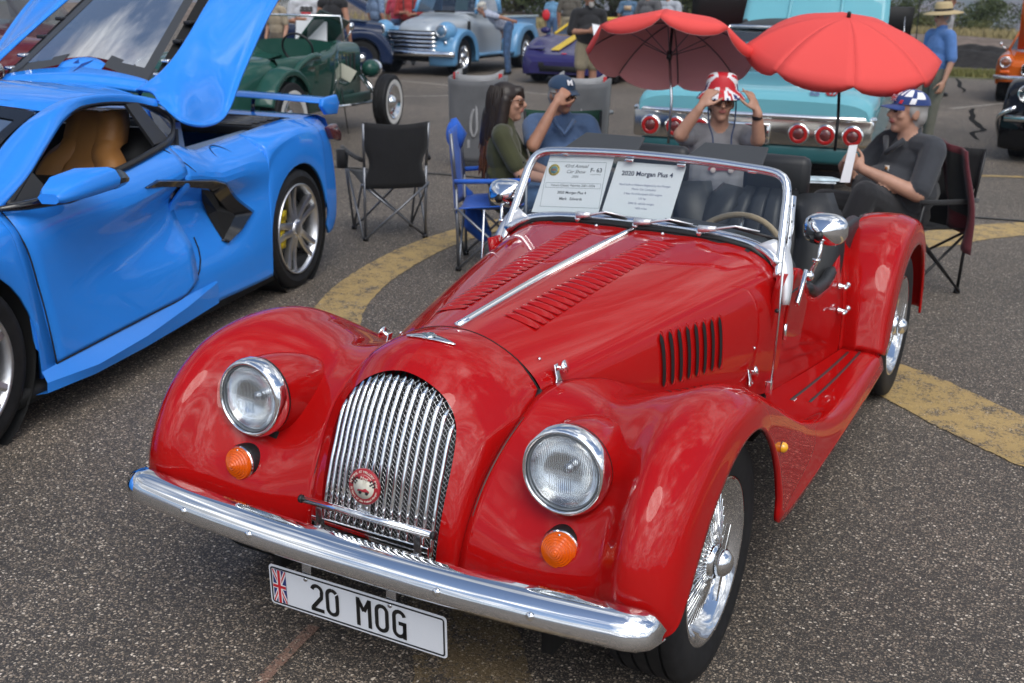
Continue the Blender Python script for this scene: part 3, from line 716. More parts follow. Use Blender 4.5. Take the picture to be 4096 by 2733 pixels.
# ---- wheels
def tyre_prof(R, r, w):
    return [(r*.985,-w*.40),(r*1.03,-w*.47),((R+r)/2,-w*.515),(R*.955,-w*.485),(R*.985,-w*.44),(R,-w*.36)]
def tyre(b, c, ax, R, r, w, n=56, grooves=4):
    P = tyre_prof(R, r, w); M_ = []
    for g_ in range(grooves):
        x = -w*.30+w*.60*g_/(grooves-1) if grooves > 1 else 0
        M_ += [(R,x-w*.022),(R*.976,x-.018*w),(R*.976,x+.018*w),(R,x+w*.022)]
    prof = P+M_+[(a, -h) for a, h in P[::-1]]
    return b.lathe(prof, c, ax, n, caps=False)
def wire_wheel(x, y, sx):
    c = np.array([x, y, .319]); ax = np.array([sx, 0, 0.]); r = .218; R = .319; w = .195
    ty = tyre(MB(), c-ax*w/2*.95, ax, R, r, w).build('tyre', RUBBER, car, auto=35)
    rim = MB().lathe([(.222,-.012),(.226,.002),(.221,.008),(.213,.006),(.206,-.006),(.196,-.010),(.190,-.03),(.183,-.034),(.178,-.09),(.190,-.15),(.22,-.17)], c-ax*.008, ax, 64, caps=False).build('rim', CHROME, ty)
    sp = MB()
    for k in range(36):
        for (h0, h1, dr, rr0) in ((-.012,-.045,.10,.042),(-.085,-.070,-.10,.045)):
            for sg in (-1, 1):
                a0 = 2*PI*(k+.25*(1+sg)+(.5 if h0 < -.05 else 0))/36; a1 = a0+sg*.30
                p = lambda a, r_, h: c+ax*h+r_*np.array([0, math.cos(a), math.sin(a)])
                sp.tube([p(a0, rr0, h0), p(a1, .184, h1)], .0023, 4, caps=False)
                sp.ell(p(a1, .183, h1), (.0042,)*3, nu=3, nv=5)
    sp.build('spokes', CHROME, rim, kind='stuff')
    MB().lathe([(.052,-.11),(.052,-.02),(.046,-.008),(.046,.0)], c, ax, 24).build('hub', CHROME, rim)
    MB().lathe([(.178,-.10),(.02,-.105)], c, ax, 24, caps=False).build('brake_disc', mat('brake_iron', (.05,.048,.045), .45, .8), rim)
    ks = MB().lathe([(.036,0),(.038,.012),(.034,.024),(.022,.036),(.010,.040),(0,.040)], c, ax, 28, caps=False)
    for s2, a in ((1, 1.2), (-1, 1.2)):
        d = np.array([0, math.cos(a), math.sin(a)])*s2; e_ = np.cross(ax, d)
        ks.prism([(.02,-.016),(.055,-.010),(.098,-.004),(.100,.004),(.055,.010),(.02,.016)], c+ax*.006, d, e_, ax*.012)
    ks.build('knock_off_spinner', CHROME, rim, auto=40, bev=.001)
for y in (0, 2.49):
    wire_wheel(.722, y, 1); wire_wheel(-.722, y, -1)
# inner wheel housings keep the arches dark
for y in (0, 2.49):
    for s in (-1, 1):
        MB().box((s*.42, y, .36), (.03, .72, .42)).build('inner_arch', DARK, car)
# ---- running board strips and side marker
def strips(s):
    for xa, ya, xb, yb in ((.581,1.228,.631,1.90),(.644,1.242,.672,1.926)):
        P = np.array([(xa+(xb-xa)*t+.006*math.sin(PI*t), ya+(yb-ya)*t, .334) for t in np.linspace(0, 1, 12)])
        b = MB().tube(P+np.array([0,0,.004]), .0075, 6); b2 = MB().tube(P+np.array([.009,0,.003]), .005, 6)
        if s: b.mir(); b2.mir()
        q = b.build('tread_strip', mat('tread_rubber', (.03,.03,.032), .5), car); b2.build('strip_trim', CHROME, q)
both(strips)
for s in (-1, 1):
    q = MB().lathe([(.017,0),(.016,.01)], (s*.770,.33,.528), (s,0,0), 16).build('side_marker', BLACKP, car)
    MB().lathe([(.015,.01),(.0145,.018),(.008,.024),(0,.026)], (s*.770,.33,.528), (s,0,0), 16, caps=False).build('marker_lens', mat('amber_marker', (.85,.42,.01), .12, coat=1), q)
# ---- body tub: scuttle side, door, rear quarter
def side_x(y, z):
    b0 = np.interp(y, [1.0,1.25,1.6,1.98,2.4,3.0,3.3], [.470,.485,.545,.598,.598,.57,.50]); t0 = np.interp(y, [1.0,1.12,1.4,1.9,2.3,3.0,3.3], [.545,.545,.565,.56,.52,.46,.36])
    t = np.clip((z-.33)/.42, 0, 1.4); return b0+(t0-b0)*t+.012*math.sin(PI*min(t, 1))
def top_z(y): return float(np.interp(y, [1.04,1.12,1.24,1.30,1.40,1.52,1.68,1.80,1.88,1.98,2.10,2.3,2.7,3.1,3.35], [.82,.82,.815,.79,.70,.655,.655,.685,.74,.78,.80,.80,.78,.62,.40]))
def body_panel(nm, y0, y1, s, n=16, m=RED, zb=.31, top=None):
    ys_ = np.linspace(y0, y1, n); P = []
    for y in ys_:
        zt = top_z(y) if top is None else top(y); P.append([(side_x(y, z), y, z) for z in np.linspace(zb, zt, 12)])
    return surf(nm, P, m, car, mirror=s, flip=True, solid=.02, offs=-1)
def sides(s):
    body_panel('scuttle_side', 1.045, 1.195, s, 6)
    door = body_panel('door', 1.199, 1.925, s, 30)
    body_panel('rear_quarter', 1.929, 2.35, s, 16)
    # padded rolled edge on the cut down door
    P = [(side_x(y, top_z(y))-.012, y, top_z(y)+.012) for y in np.linspace(1.40, 1.80, 14)]
    b = MB().tube(P, [.012]+[.024]*12+[.012], 10)
    if s: b.mir()
    b.build('door_padding', LEATHB, door)
    sg = -1 if s else 1
    for z in (.445, .595):
        MB().tube([(sg*(side_x(1.197, z)+.006), 1.197, z-.028), (sg*(side_x(1.197, z)+.006), 1.197, z+.028)], .0075, 8).build('hinge', CHROME, door)
    for z, l in ((.524,.085),(.622,.06)):
        x = side_x(1.87, z); h = MB().lathe([(.016,0),(.012,.006),(.008,.018),(.008,.03)], (sg*x, 1.84, z), (sg,0,0), 14)
        h.tube([(sg*(x+.03), 1.84-l*.5, z), (sg*(x+.033), 1.84, z), (sg*(x+.03), 1.84+l*.6, z)], [.006,.009,.007], 8).ell((sg*(x+.028), 1.84+l*.62, z), (.012,.012,.012))
        h.build('door_handle', CHROME, door)
    # black beading between rear wing and body
    Q = [(RWN[i][0][0]+.006, RWN[i][0][1]-.006, RWN[i][0][2]+.012) for i in range(0, 40, 2)]
    b = MB().tube(Q, .006, 6)
    if s: b.mir()
    b.build('wing_beading', PIPING, car)
    Q = [(FWN[i][0][0]+.004, FWN[i][0][1], FWN[i][0][2]+.006) for i in range(76, 110, 2)]
    b = MB().tube(Q, .006, 6)
    if s: b.mir()
    b.build('wing_beading', PIPING, car)
both(sides)
# mirror scratch plate triangles, tail, floor
tail = []
for y in np.linspace(2.3, 3.32, 16):
    hw = float(np.interp(y, [2.3,2.7,3.1,3.32], [.52,.50,.44,.40])); zt = float(np.interp(y, [2.3,2.6,2.9,3.15,3.32], [.80,.80,.74,.58,.34]))
    tail.append([(hw*math.sin(a), y, .28+(zt-.28)*max(0, math.cos(a))**.55) for a in np.linspace(-PI/2, PI/2, 21)])
surf('tail_panel', tail, RED, car, flip=True)
MB().box((0,1.65,.28), (1.05,1.35,.04)).build('floor_pan', DARK, car)
MB().box((0,.55,.25), (.70,1.5,.05)).build('underbody', DARK, car)
MB().box((0,1.14,.58), (1.02,.03,.50)).build('bulkhead', DARK, car)
# ---- dashboard and scuttle top with black weather strip
sc = [[(x*np.interp(y, [1.12,1.30], [1,1.03]), y, float(np.interp(abs(x), [0,.15,.30,.415,.503,.545], [.905,.906,.899,.880,.826,.715]))+np.interp(y, [1.12,1.18,1.30], [.0,.016,.022])) for x in np.linspace(-.545,.545,41)] for y in np.linspace(1.105, 1.30, 8)]
surf('scuttle_top', sc, mat('scuttle_black', (.02,.021,.023), .5, bump=.1, bscale=200), car, flip=True)
seal = []
for x in np.linspace(-.555, .555, 41):
    z = float(np.interp(abs(x), [0,.15,.30,.415,.503,.548,.57], [.905,.906,.899,.880,.826,.745,.70])); seal.append((x, 1.128+.02*(abs(x)/.55)**2, z+.006))
MB().tube(seal, .013, 8).build('windscreen_seal', PIPING, car)
# ---- windscreen: silver frame and flat pane
WS_N = np.array([0, 1.274-1.165, 1.120-.915]); WS_N /= np.linalg.norm(WS_N)     # up the pane
def ws(x, z): return np.array([x, 1.165+(z-.915)*(WS_N[1]/WS_N[2]), z])
topP = [(-.522,.80),(-.515,.88),(-.502,1.0),(-.492,1.075),(-.478,1.105),(-.45,1.122),(-.30,1.136),(0,1.144),(.30,1.136),(.45,1.122),(.478,1.105),(.492,1.075),(.502,1.0),(.515,.88),(.522,.80)]
botP = [(-.518,.84),(-.48,.872),(-.40,.898),(-.25,.914),(0,.921),(.25,.914),(.40,.898),(.48,.872),(.518,.84)]
SILV = mat('silver_frame', (.70,.72,.75), .18, 1)
fr = MB().tube([ws(*p) for p in cr1(topP, 70)], .0155, 10).build('windscreen_frame', SILV, car)
MB().tube([ws(*p) for p in cr1(botP, 40)], .019, 8).build('frame_lower_rail', SILV, fr)
pane = []
tp = cr1(topP[2:-2], 50)
for t in np.linspace(0, 1, 12):
    row = []
    for x in np.linspace(-.497, .497, 40):
        zt = float(np.interp(x, tp[:, 0], tp[:, 1])); zb = float(np.interp(x, [q[0] for q in botP], [q[1] for q in botP])); row.append(ws(x*(1+.03*(1-t)), zb+(zt-zb)*t))
    pane.append(row)
surf('windscreen_pane', pane, glassy('windscreen_glass', (.86,.90,.89), .06), car, flip=True)
def post(s):
    sg = -1 if s else 1
    MB().tube([(sg*.530,1.165,.86),(sg*.522,1.215,.955),(sg*.510,1.262,1.055)], .013, 4).build('screen_post', SILV, car, bev=.002)
    # white shaped plate at the foot of the screen
    IN_ = cr1([(.425,1.140,.890),(.487,1.125,.852),(.532,1.098,.79),(.552,1.080,.715)], 14); OU_ = cr1([(.500,1.175,.925),(.535,1.160,.885),(.562,1.130,.81),(.566,1.095,.715)], 14)
    surf('screen_bracket', [[a_+np.array([.004,-.004,.006]), (a_+b_)/2+np.array([.008,-.006,.008]), b_+np.array([.006,0,.004])] for a_, b_ in zip(IN_, OU_)], mat('bracket_white', (.66,.68,.71), .25, .3), car, mirror=s, flip=True, solid=.005)
    for k in range(4):
        q = ws(0, .93+.05*k); MB().lathe([(.005,0),(.004,.003)], (sg*(.541-.10*(q[2]-.86)), q[1]-.002, q[2]), (sg,0,0), 8).build('post_screw', INK, car)
    # windscreen stay rod
    st = MB().tube([(sg*.560,1.022,.93),(sg*.563,1.015,.70),(sg*.562,1.005,.475)], .0042, 8).build('screen_stay', STEEL, car)
    MB().prism([(-.018,0),(.018,0),(.014,-.042),(0,-.055),(-.014,-.042)], (sg*.545,1.005,.478), (0,1,0), (0,0,1), (sg*.02,0,0)).build('stay_foot', CHROME, st, bev=.002)
    MB().ell((sg*.556,1.02,.715), (.010,.012,.008)).build('stay_clip', BLACKP, st)
both(post)
for x in (-.36,-.10,.10,.36): MB().box(ws(x, 1.122), (.03,.014,.010)).build('frame_clip', CHROME, fr, bev=.002)
# ---- wipers
for k, (x, dx) in enumerate(((-.226,.20),(-.002,.235),(.235,.235))):
    p = np.array((x, 1.122, .922 if k < 2 else .925)); wn = np.array([0,-WS_N[2],WS_N[1]])
    wp = MB().lathe([(.013,-.02),(.013,.0),(.010,.004)], p, (0,-.5,.85), 12).build('wiper', CHROME, car)
    mid = p+np.array([dx*.52,.012,.030]); tip = p+np.array([dx*.86,.030,.018])
    MB().tube([p+np.array([0,-.006,.010]), p*.5+mid*.5+np.array([0,-.014,.002])], [.014,.009], 8).tube([p*.5+mid*.5+np.array([0,-.014,.002]), mid, tip], [.0055,.004,.003], 6).build('wiper_arm', mat('wiper_silver', (.80,.81,.83), .3, .7), wp)
    MB().tube([mid+np.array([-.02,.008,-.004]), tip+np.array([.09,.018,-.028])], .0058, 6).build('wiper_blade', BLACKP, wp)
for x in (-.13, .12): MB().lathe([(.007,0),(.006,.008),(.004,.011)], bonnet_at(x, 1.075)[0], (0,-.2,1), 10).build('washer_jet', CHROME, car)
# ---- bonnet latches, filler
def latch(s, y, z, x):
    sg = -1 if s else 1
    p = np.array([sg*x, y, z])
    pl = MB().prism([(-.010,.026),(.010,.026),(.011,-.010),(.022,-.024),(.020,-.032),(-.020,-.032),(-.022,-.024),(-.011,-.010)], p, (0,1,0), (-sg*.25,0,.97), (sg*.004,0,.001)).build('bonnet_latch', CHROME, car, bev=.001)
    MB().lathe([(.007,0),(.007,.018),(.017,.020),(.018,.024),(0,.028)], p+np.array([sg*.002,0,.016]), (sg,0,.35), 18, caps=False).build('latch_knob', CHROME, pl)
    for d in (-.013, .013): MB().lathe([(.0042,0),(.003,.002)], p+np.array([sg*.010,d,-.027]), (sg,0,.3), 8).build('latch_screw', STEEL, pl)
for s in (False, True):
    latch(s, -.03, .752, side_pt(-.03, .752)[0]+.002); latch(s, .93, .505, side_pt(.93, .505)[0]+.002)
    sg = -1 if s else 1
    for y, z in ((-.04,.802),(.94,.60)):
        q = side_pt(y, z) if z < .75 else bonnet_at(.215, y)[0]
        MB().lathe([(.006,0),(.004,.005)], (sg*q[0], q[1], q[2]), (sg,0,.5), 10).build('bonnet_button', CHROME, car)
# ---- door mirrors
def mirror(s):
    sg = -1 if s else 1
    f = np.array([sg*.575,1.20,.755])
    ba = MB().prism([(-.055,.050),(-.035,.064),(.055,-.035),(.040,-.052)], f+np.array([sg*.004,-.01,.0]), (0,-1,0), (0,0,1), (sg*.016,0,0)).build('door_mirror', CHROME, car, bev=.004)
    MB().ell(f+np.array([sg*.02,.05,.035]), (.017,.017,.017)).tube([f+np.array([sg*.02,.05,.035]), (sg*.618,1.262,.86), (sg*.620,1.275,.92)], [.008,.0065,.0075], 10).lathe([(.014,0),(.014,.01)], (sg*.612,1.256,.842), (0,0,1), 12).build('mirror_arm', CHROME, ba)
    hd = []
    for h, sc_ in ((0,.02),(-.002,.35),(-.0,.0)): pass
    c = np.array([sg*.620,1.282,.945]); rows = []
    for t in np.linspace(0, 1, 8):
        rw = (.076*math.sin(PI/2*min(1, t*1.15+.02))**.7, .055*math.sin(PI/2*min(1, t*1.15+.02))**.7); 
        rows.append([c+np.array([sg*(a*1), (-.040+.075*t), b_]) for a, b_ in [(rw[0]*np.sign(math.cos(q))*abs(math.cos(q))**.75, rw[1]*np.sign(math.sin(q))*abs(math.sin(q))**.75) for q in np.linspace(0, 2*PI, 33)[:-1]]])
    b = MB().grid(np.array(rows), cv=True); nn = len(rows)
    b.F = [f_ if s else f_[::-1] for f_ in b.F]
    b.build('mirror_shell', CHROME, ba)
    MB().prism([(.072*np.sign(math.cos(q))*abs(math.cos(q))**.75, .051*np.sign(math.sin(q))*abs(math.sin(q))**.75) for q in np.linspace(0, 2*PI, 33)[:-1]], c+np.array([0,.033,0]), (1,0,0), (0,0,1), (0,.003,0)).build('mirror_glass', mat('mirror_silver', (.9,.9,.9), .02, 1), ba)
    MB().lathe([(.016,0),(.015,.006)], c+np.array([-sg*.004,-.046,-.012]), (0,-1,0), 14).build('mirror_boss', BLACKP, ba)
both(mirror)
# ---- seats, steering wheel, sun visors
def seat(x):
    b = MB(); rows = []
    W_ = .235
    for t in np.linspace(0, 1, 16):
        z = .42+t*.47; y = 1.80+.16*t; hw = W_*(1-.28*max(0, (t-.6)/.4)**2.5)
        row = []
        for u in np.linspace(-1, 1, 29):
            bol = .05*max(0, abs(u)-.68)/.32; ch = .007*abs(math.sin((u+1)*PI*3.1)) if abs(u) < .66 else 0
            edge = .05*max(0, abs(u)-.9)/.1
            row.append((x+u*hw, y-bol-ch+edge*1.6+.04*max(0, t-.92)/.08, z))
        rows.append(row)
    o = surf('seat', rows, LEATHB, car, flip=True, solid=.09, offs=-1)
    rows = []
    for t in np.linspace(0, 1, 10):
        rows.append([(x+u*W_, 1.36+.46*t, .47+.03*(1-t)+.03*max(0, abs(u)-.7)/.3-.006*abs(math.sin((u+1)*PI*3.1))) for u in np.linspace(-1, 1, 25)])
    surf('seat_cushion', rows, LEATHB, o, flip=True, solid=.10, offs=-1)
    MB().box((x, 1.985, 1.01), (.27,.075,.165)).build('headrest', LEATHB, o, bev=.03)
    for d in (-.05, .05): MB().tube([(x+d,1.98,.86),(x+d,1.985,.96)], .006, 8).build('headrest_rod', CHROME, o)
    P = [(x+u*W_*(1-.28*max(0, (t-.6)/.4)**2.5), 1.80+.16*t-.055, .42+.47*t) for u, t in [(-.99, q) for q in np.linspace(.2, .9, 8)]+[(u, 1.0) for u in np.linspace(-.8, .8, 6)]+[(.99, q) for q in np.linspace(.9, .2, 8)]]
    MB().tube(cr1(P, 40), .006, 6).build('seat_piping', LEATHB, o)
seat(.255); seat(-.255)
MB().box((0,2.20,.80), (.95,.26,.10)).build('rear_shelf', mat('hood_cloth', (.022,.022,.024), .8, bump=.2, bscale=300), car, bev=.04)
MB().box((0,2.10,.62), (1.0,.05,.42)).build('rear_bulkhead', mat('hood_cloth', ()), car)
for s in (-1, 1): MB().box((s*.52,2.15,.70), (.05,.30,.25)).build('cockpit_trim', LEATHB, car, bev=.02)
sw = np.array([.255,1.46,.762]); sa = np.array([0,-.55,.40]); sa /= np.linalg.norm(sa)
b = MB(); e1 = np.array([1.,0,0]); e2 = np.cross(sa, e1)
wood = mat('steering_rim_wood', (.35,.26,.15), .3, coat=.8, noise=.3, nscale=8)
swo = MB().tube([sw+.185*(e1*math.cos(a)+e2*math.sin(a)) for a in np.linspace(0, 2*PI, 41)], .0125, 8, caps=False).build('steering_wheel', wood, car)
b = MB()
for k in range(3):
    a = PI/2+k*2*PI/3; b.tube([sw, sw+.18*(e1*math.cos(a)+e2*math.sin(a))], .008, 6)
b.lathe([(.05,-.01),(.05,.01),(.03,.02)], sw, -sa, 20).build('wheel_spokes', STEEL, swo)
MB().box((0,1.285,.80), (1.02,.04,.20)).build('dashboard', LEATHB, car, bev=.015)
VIS = mat('visor_vinyl', (.045,.047,.05), .5, bump=.1, bscale=300)
for x, w_ in ((-.225,.29),(.245,.285)):
    p0 = ws(0, 1.125); V = [(x-w_/2,p0[1]+.015,1.135),(x+w_/2,p0[1]+.015,1.135),(x+w_/2-.035+.02,p0[1]+.13,1.182),(x-w_/2+.035,p0[1]+.13,1.182)]
    V2 = [(a, b_, c_+.012) for a, b_, c_ in V]
    mesh('sun_visor', V+V2, [(0,3,2,1),(4,5,6,7),(0,1,5,4),(1,2,6,5),(2,3,7,6),(3,0,4,7)], VIS, car, smooth=False, bev=.004)
rm = ws(-.03, 1.06)+np.array([.03,.06,0]); MB().box(rm, (.15,.02,.05)).build('rear_view_mirror', CHROME, car, bev=.008)
# ---- papers behind the windscreen: separate things
def paper(nm, label, cat, corners, off):
    c_ = np.array(corners, float)   # TL TR BR BL as (x,z) on the pane
    P = [ws(x, z)+np.array([0,.014+off,0]) for x, z in c_]
    o = mesh(nm, P+[p+np.array([0,.0012,0]) for p in P], [(0,3,2,1),(4,5,6,7),(0,1,5,4),(1,2,6,5),(2,3,7,6),(3,0,4,7)], WHITE, None, smooth=False)
    tag(o, label, cat); ctr = sum(P)/4; u = (P[1]-P[0]+P[2]-P[3]); u /= np.linalg.norm(u); v = P[0]-P[3]+P[1]-P[2]; v = v-u*(u@v); v /= np.linalg.norm(v); return o, ctr, u, v
cert, cc, cu_, cv_ = paper('show_certificate', 'white bordered show certificate with round yellow emblem behind the windscreen', 'certificate', [(-.424,1.110),(-.165,1.128),(-.176,.927),(-.443,.910)], 0)
GI = mat('grey_ink', (.10,.11,.12), .7); BI = mat('blue_grey_ink', (.17,.19,.33), .7); LI = mat('line_ink', (.12,.17,.19), .7)
cn = np.cross(cu_, cv_)
def pframe(o_, u, v, n, w_, h_, t, m, par, off=.0008):
    A = [(-w_/2,-h_/2),(w_/2,-h_/2),(w_/2,h_/2),(-w_/2,h_/2)]; B = [(a*(w_-2*t)/w_, b_*(h_-2*t)/h_) for a, b_ in A]
    V = [o_+n*off+u*a+v*b_ for a, b_ in A+B]; mesh('printed_frame', V, [(i, (i+1) % 4, 4+(i+1) % 4, 4+i) for i in range(4)], m, par, smooth=False)
pframe(cc, cu_, cv_, cn, .238, .178, .0012, LI, cert); pframe(cc-cv_*.004, cu_, cv_, cn, .222, .020, .001, LI, cert)
T = lambda s, sz, x, y, m=GI, **k: text('printed_text', s, sz, m, cert, cc+cu_*x+cv_*y, cu_, cv_, off=.0008, ext=.0001, **k)
T('43rd Annual', .019, .000, .072, shear=.35); T('Car Show', .019, .002, .050, shear=.35); T('2026', .013, .002, .031, shear=.3)
T('F- 63', .023, .083, .057, bold=.0004); T('Class/Car Number', .0055, .083, .041)
T('Future Classic Vehicles 2001-2026', .0125, 0, -.004, sx=1.02); T('2020 Morgan Plus 4', .0145, 0, -.032, bold=.0002); T('Mark   Edwards', .0145, 0, -.056, bold=.0002)
em = cc-cu_*.087+cv_*.056
MB().lathe([(0,.0012),(.023,.0012),(.023,.0004)], em, cn, 24, caps=False).build('emblem', mat('emblem_yellow', (.62,.47,.10), .6), cert)
MB().lathe([(0,.0018),(.0145,.0018),(.0145,.001)], em, cn, 20, caps=False).build('emblem_disc', mat('emblem_teal', (.12,.27,.30), .6), cert)
MB().prism([(-.012,-.004),(-.006,.006),(-.002,.003),(.003,.008),(.007,.003),(.012,-.004)], em+cn*.002, cu_, cv_, cn*.0002).build('emblem_rocks', mat('emblem_brown', (.25,.12,.07), .6), cert, smooth=False)
arc_text('SEDONA', .0188, 150, 30, .0075, INK, cert, em, off=.0016, u=cu_, v=cv_); arc_text('CAR CLUB', .0188, 205, 335, .0070, INK, cert, em, up=False, off=.0016, u=cu_, v=cv_)
info, cc, cu_, cv_ = paper('info_sheet', 'plain white typed information sheet behind the windscreen wiper', 'paper', [(-.150,1.112),(.113,1.117),(.098,.932),(-.168,.915)], .006)
T = lambda s, sz, x, y, m=BI, **k: text('printed_text', s, sz, m, info, cc+cu_*x+cv_*y, cu_, cv_, off=.0008, ext=.0001, **k)
T('2020 Morgan Plus 4', .0245, .004, .066, mat('dark_blue_ink', (.05,.055,.09), .7), bold=.0006)
T('Hand built in Malvern England by the Morgan', .0108, .002, .024); T('Motor Car Company', .0108, .002, .008); T('2 liter Ford Duratech GDI engine', .0108, .002, -.010)
T('154 hp', .0108, .002, -.027); T('2040 lb. vehicle weight', .0108, .002, -.046); T('1450 miles', .0108, .004, -.064)
# ================================================================ blue mid-engined sports car
blu = empty('blue_sports_car', (-2.978, -.307, 0), .23, 'bright blue mid-engined sports car with its glass engine hatch raised', 'car')
BLUE = paint('blue_paint', (.030,.25,.82))
XF = [0,.10,.26,.44,.62,.78,.90,1.0]
def arch(yc, zc, r, th): return yc+r*math.cos(th), zc+r*math.sin(th)
def ztop(y): return float(np.interp(y, [-.95,-.6,-.2,.2,.47,.8,1.14,1.40,1.55,1.68,1.80,1.90,2.2,2.6,2.87,3.2,3.36,3.45], [.60,.70,.79,.835,.865,.886,.906,.945,.965,.955,.92,.902,.920,.944,.957,.945,.93,.905]))
XT = {-.95:[.70,.72,.72,.71,.68,.64,.60,.52],-.6:[.86,.88,.88,.87,.85,.82,.78,.70],-.38:[.93,.94,.945,.945,.93,.91,.88,.80],0.:[.957,.962,.967,.965,.95,.93,.90,.82],.38:[.955,.958,.958,.955,.945,.932,.912,.865],
 .8:[.955,.945,.930,.910,.912,.926,.910,.868],1.2:[.957,.945,.922,.880,.884,.926,.905,.858],1.55:[.958,.950,.930,.862,.845,.930,.912,.845],1.85:[.958,.955,.945,.885,.830,.935,.912,.80],
 2.1:[.962,.960,.958,.935,.905,.955,.922,.79],2.38:[.966,.966,.966,.964,.960,.960,.92,.79],2.75:[.968,.970,.972,.970,.966,.957,.917,.79],3.1:[.955,.958,.958,.955,.948,.936,.90,.79],3.32:[.915,.925,.928,.922,.91,.895,.865,.79],3.46:[.80,.83,.84,.835,.82,.80,.77,.73]}
XY = sorted(XT)
def xs_at(y): return [float(np.interp(y, XY, [XT[k][j] for k in XY])) for j in range(8)]
def side_row(y, zb, yt=None):
    yt = y if yt is None else yt; zt = ztop(yt); X = xs_at(y); X2 = xs_at(yt)
    return [(X[j]*(1-f)+X2[j]*f, y+(yt-y)*f, zb+(zt-zb)*f) for j, f in enumerate(XF)]
def panel_rows(kind):
    R_ = []
    if kind == 'front_fender':
        for y in (-.93,-.8,-.62,-.48,-.40): R_.append(side_row(y, .17))
        for a in np.linspace(PI, 0, 17): y, z = arch(0, .335, .378, a); R_.append(side_row(y, z, y*.9))
        R_.append(side_row(.383, .20, .350)); R_.append(side_row(.470, .21, .377))
    if kind == 'door':
        for t in np.linspace(0, 1, 14):
            yb = .478+t*(1.46-.478); ym = .383+t*(1.50-.383); r = side_row(yb, .235+.03*t, ym); R_.append(r)
        for yb, zb, ym in ((1.52,.29,1.54),(1.58,.32,1.58)): R_.append(side_row(yb, zb, ym))
    if kind == 'rear_quarter':
        for yb, zb, ym in ((1.47,.165,1.588),(1.60,.163,1.62),(1.72,.161,1.70),(1.84,.160,1.80),(1.95,.158,1.90),(2.06,.157,2.02),(2.18,.156,2.14),(2.28,.155,2.26),(2.345,.158,2.36)): R_.append(side_row(yb, zb, ym))
        for a in np.linspace(PI, -.12, 18): y, z = arch(2.735, .345, .382, a); R_.append(side_row(y, z, 2.735+(y-2.735)*.97))
        for y, zb in ((3.14,.24),(3.24,.24),(3.34,.26),(3.41,.30),(3.46,.34)): R_.append(side_row(y, zb))
    return np.array(R_)
SIDEP = {}
for k in ('front_fender', 'door', 'rear_quarter'):
    C = panel_rows(k); SIDEP[k] = P =  np.swapaxes(uni(np.swapaxes(C, 0, 1), 26), 0, 1)
    for s in (False, True): surf(k, P, BLUE, blu, mirror=s, flip=True, solid=.015, offs=-1, auto=14)
# door and panel gaps
def gap(nm, pts, par=blu, r=.0035, m=DARK):
    MB().tube(cr1(pts, 24), r, 5).build(nm, m, par)
_SP = np.concatenate([v.reshape(-1, 3) for v in SIDEP.values()])
def sx(y, z):
    d = (_SP[:, 1]-y)**2+(_SP[:, 2]-z)**2; i = np.argsort(d)[:24]; w_ = np.exp(-d[i]/.0025)+1e-6
    A_ = np.stack([np.ones(24), _SP[i, 1]-y, _SP[i, 2]-z], 1)*np.sqrt(w_)[:, None]; return float(np.linalg.lstsq(A_, _SP[i, 0]*np.sqrt(w_), rcond=None)[0][0])
gap('door_gap', [(sx(y, z)+.001, y, z) for y, z in ((.378,.862),(.40,.74),(.43,.56),(.455,.40),(.476,.235))])
gap('door_gap', [(sx(y, z)+.001, y, z) for y, z in ((.476,.235),(.8,.245),(1.2,.258),(1.44,.265),(1.56,.31),(1.66,.40),(1.69,.50))])
gap('door_gap', [(sx(y, z)+.002, y, z) for y, z in ((1.50,.965),(1.60,.88),(1.70,.80))])
# side blade skirt
SK = [[(.950,.385,.238),(.985,.372,.190),(.988,.362,.150),(.93,.362,.135)],[(.951,.70,.240),(1.004,.68,.172),(.992,.67,.132),(.93,.67,.120)],[(.952,1.05,.248),(1.000,1.05,.188),(.990,1.05,.135),(.93,1.05,.120)],[(.955,1.42,.262),(.985,1.42,.222),(.978,1.42,.145),(.93,1.42,.125)],[(.958,1.74,.272),(.962,1.75,.262),(.962,1.75,.155),(.93,1.75,.130)]]
SKD = np.array([[np.array(SK[i][j])*(1-t)+np.array(SK[i+1][j])*t for j in range(4)] for i in range(4) for t in (0,.33,.66)]+[[np.array(p) for p in SK[4]]])
for s in (False, True): surf('side_skirt', SKD, BLUE, blu, mirror=s, flip=False, auto=18)
MB().box((0,1.3,.14), (1.86,3.2,.06)).build('underbody', DARK, blu)
MB().box((0,1.0,.5), (1.5,.05,.6)).build('bulkhead', DARK, blu)
for yc, hw_ in ((0,.45),(2.735,.45)):
    for s in (-1, 1): MB().lathe([(.384,0),(.384,-.30),(.02,-.30)], (s*.94, yc, .345), (s,0,0), 36, caps=False).build('wheel_well', DARK, blu)
# fuel flap
q = MB().tube([(sx(2.04+.075*math.cos(a), .845+.062*math.sin(a))+.003, 2.04+.075*math.cos(a), .845+.062*math.sin(a)) for a in np.linspace(0, 2*PI, 33)], .0028, 5, caps=False).build('fuel_flap_gap', mat('panel_gap_blue', (.004,.03,.12), .6), blu)
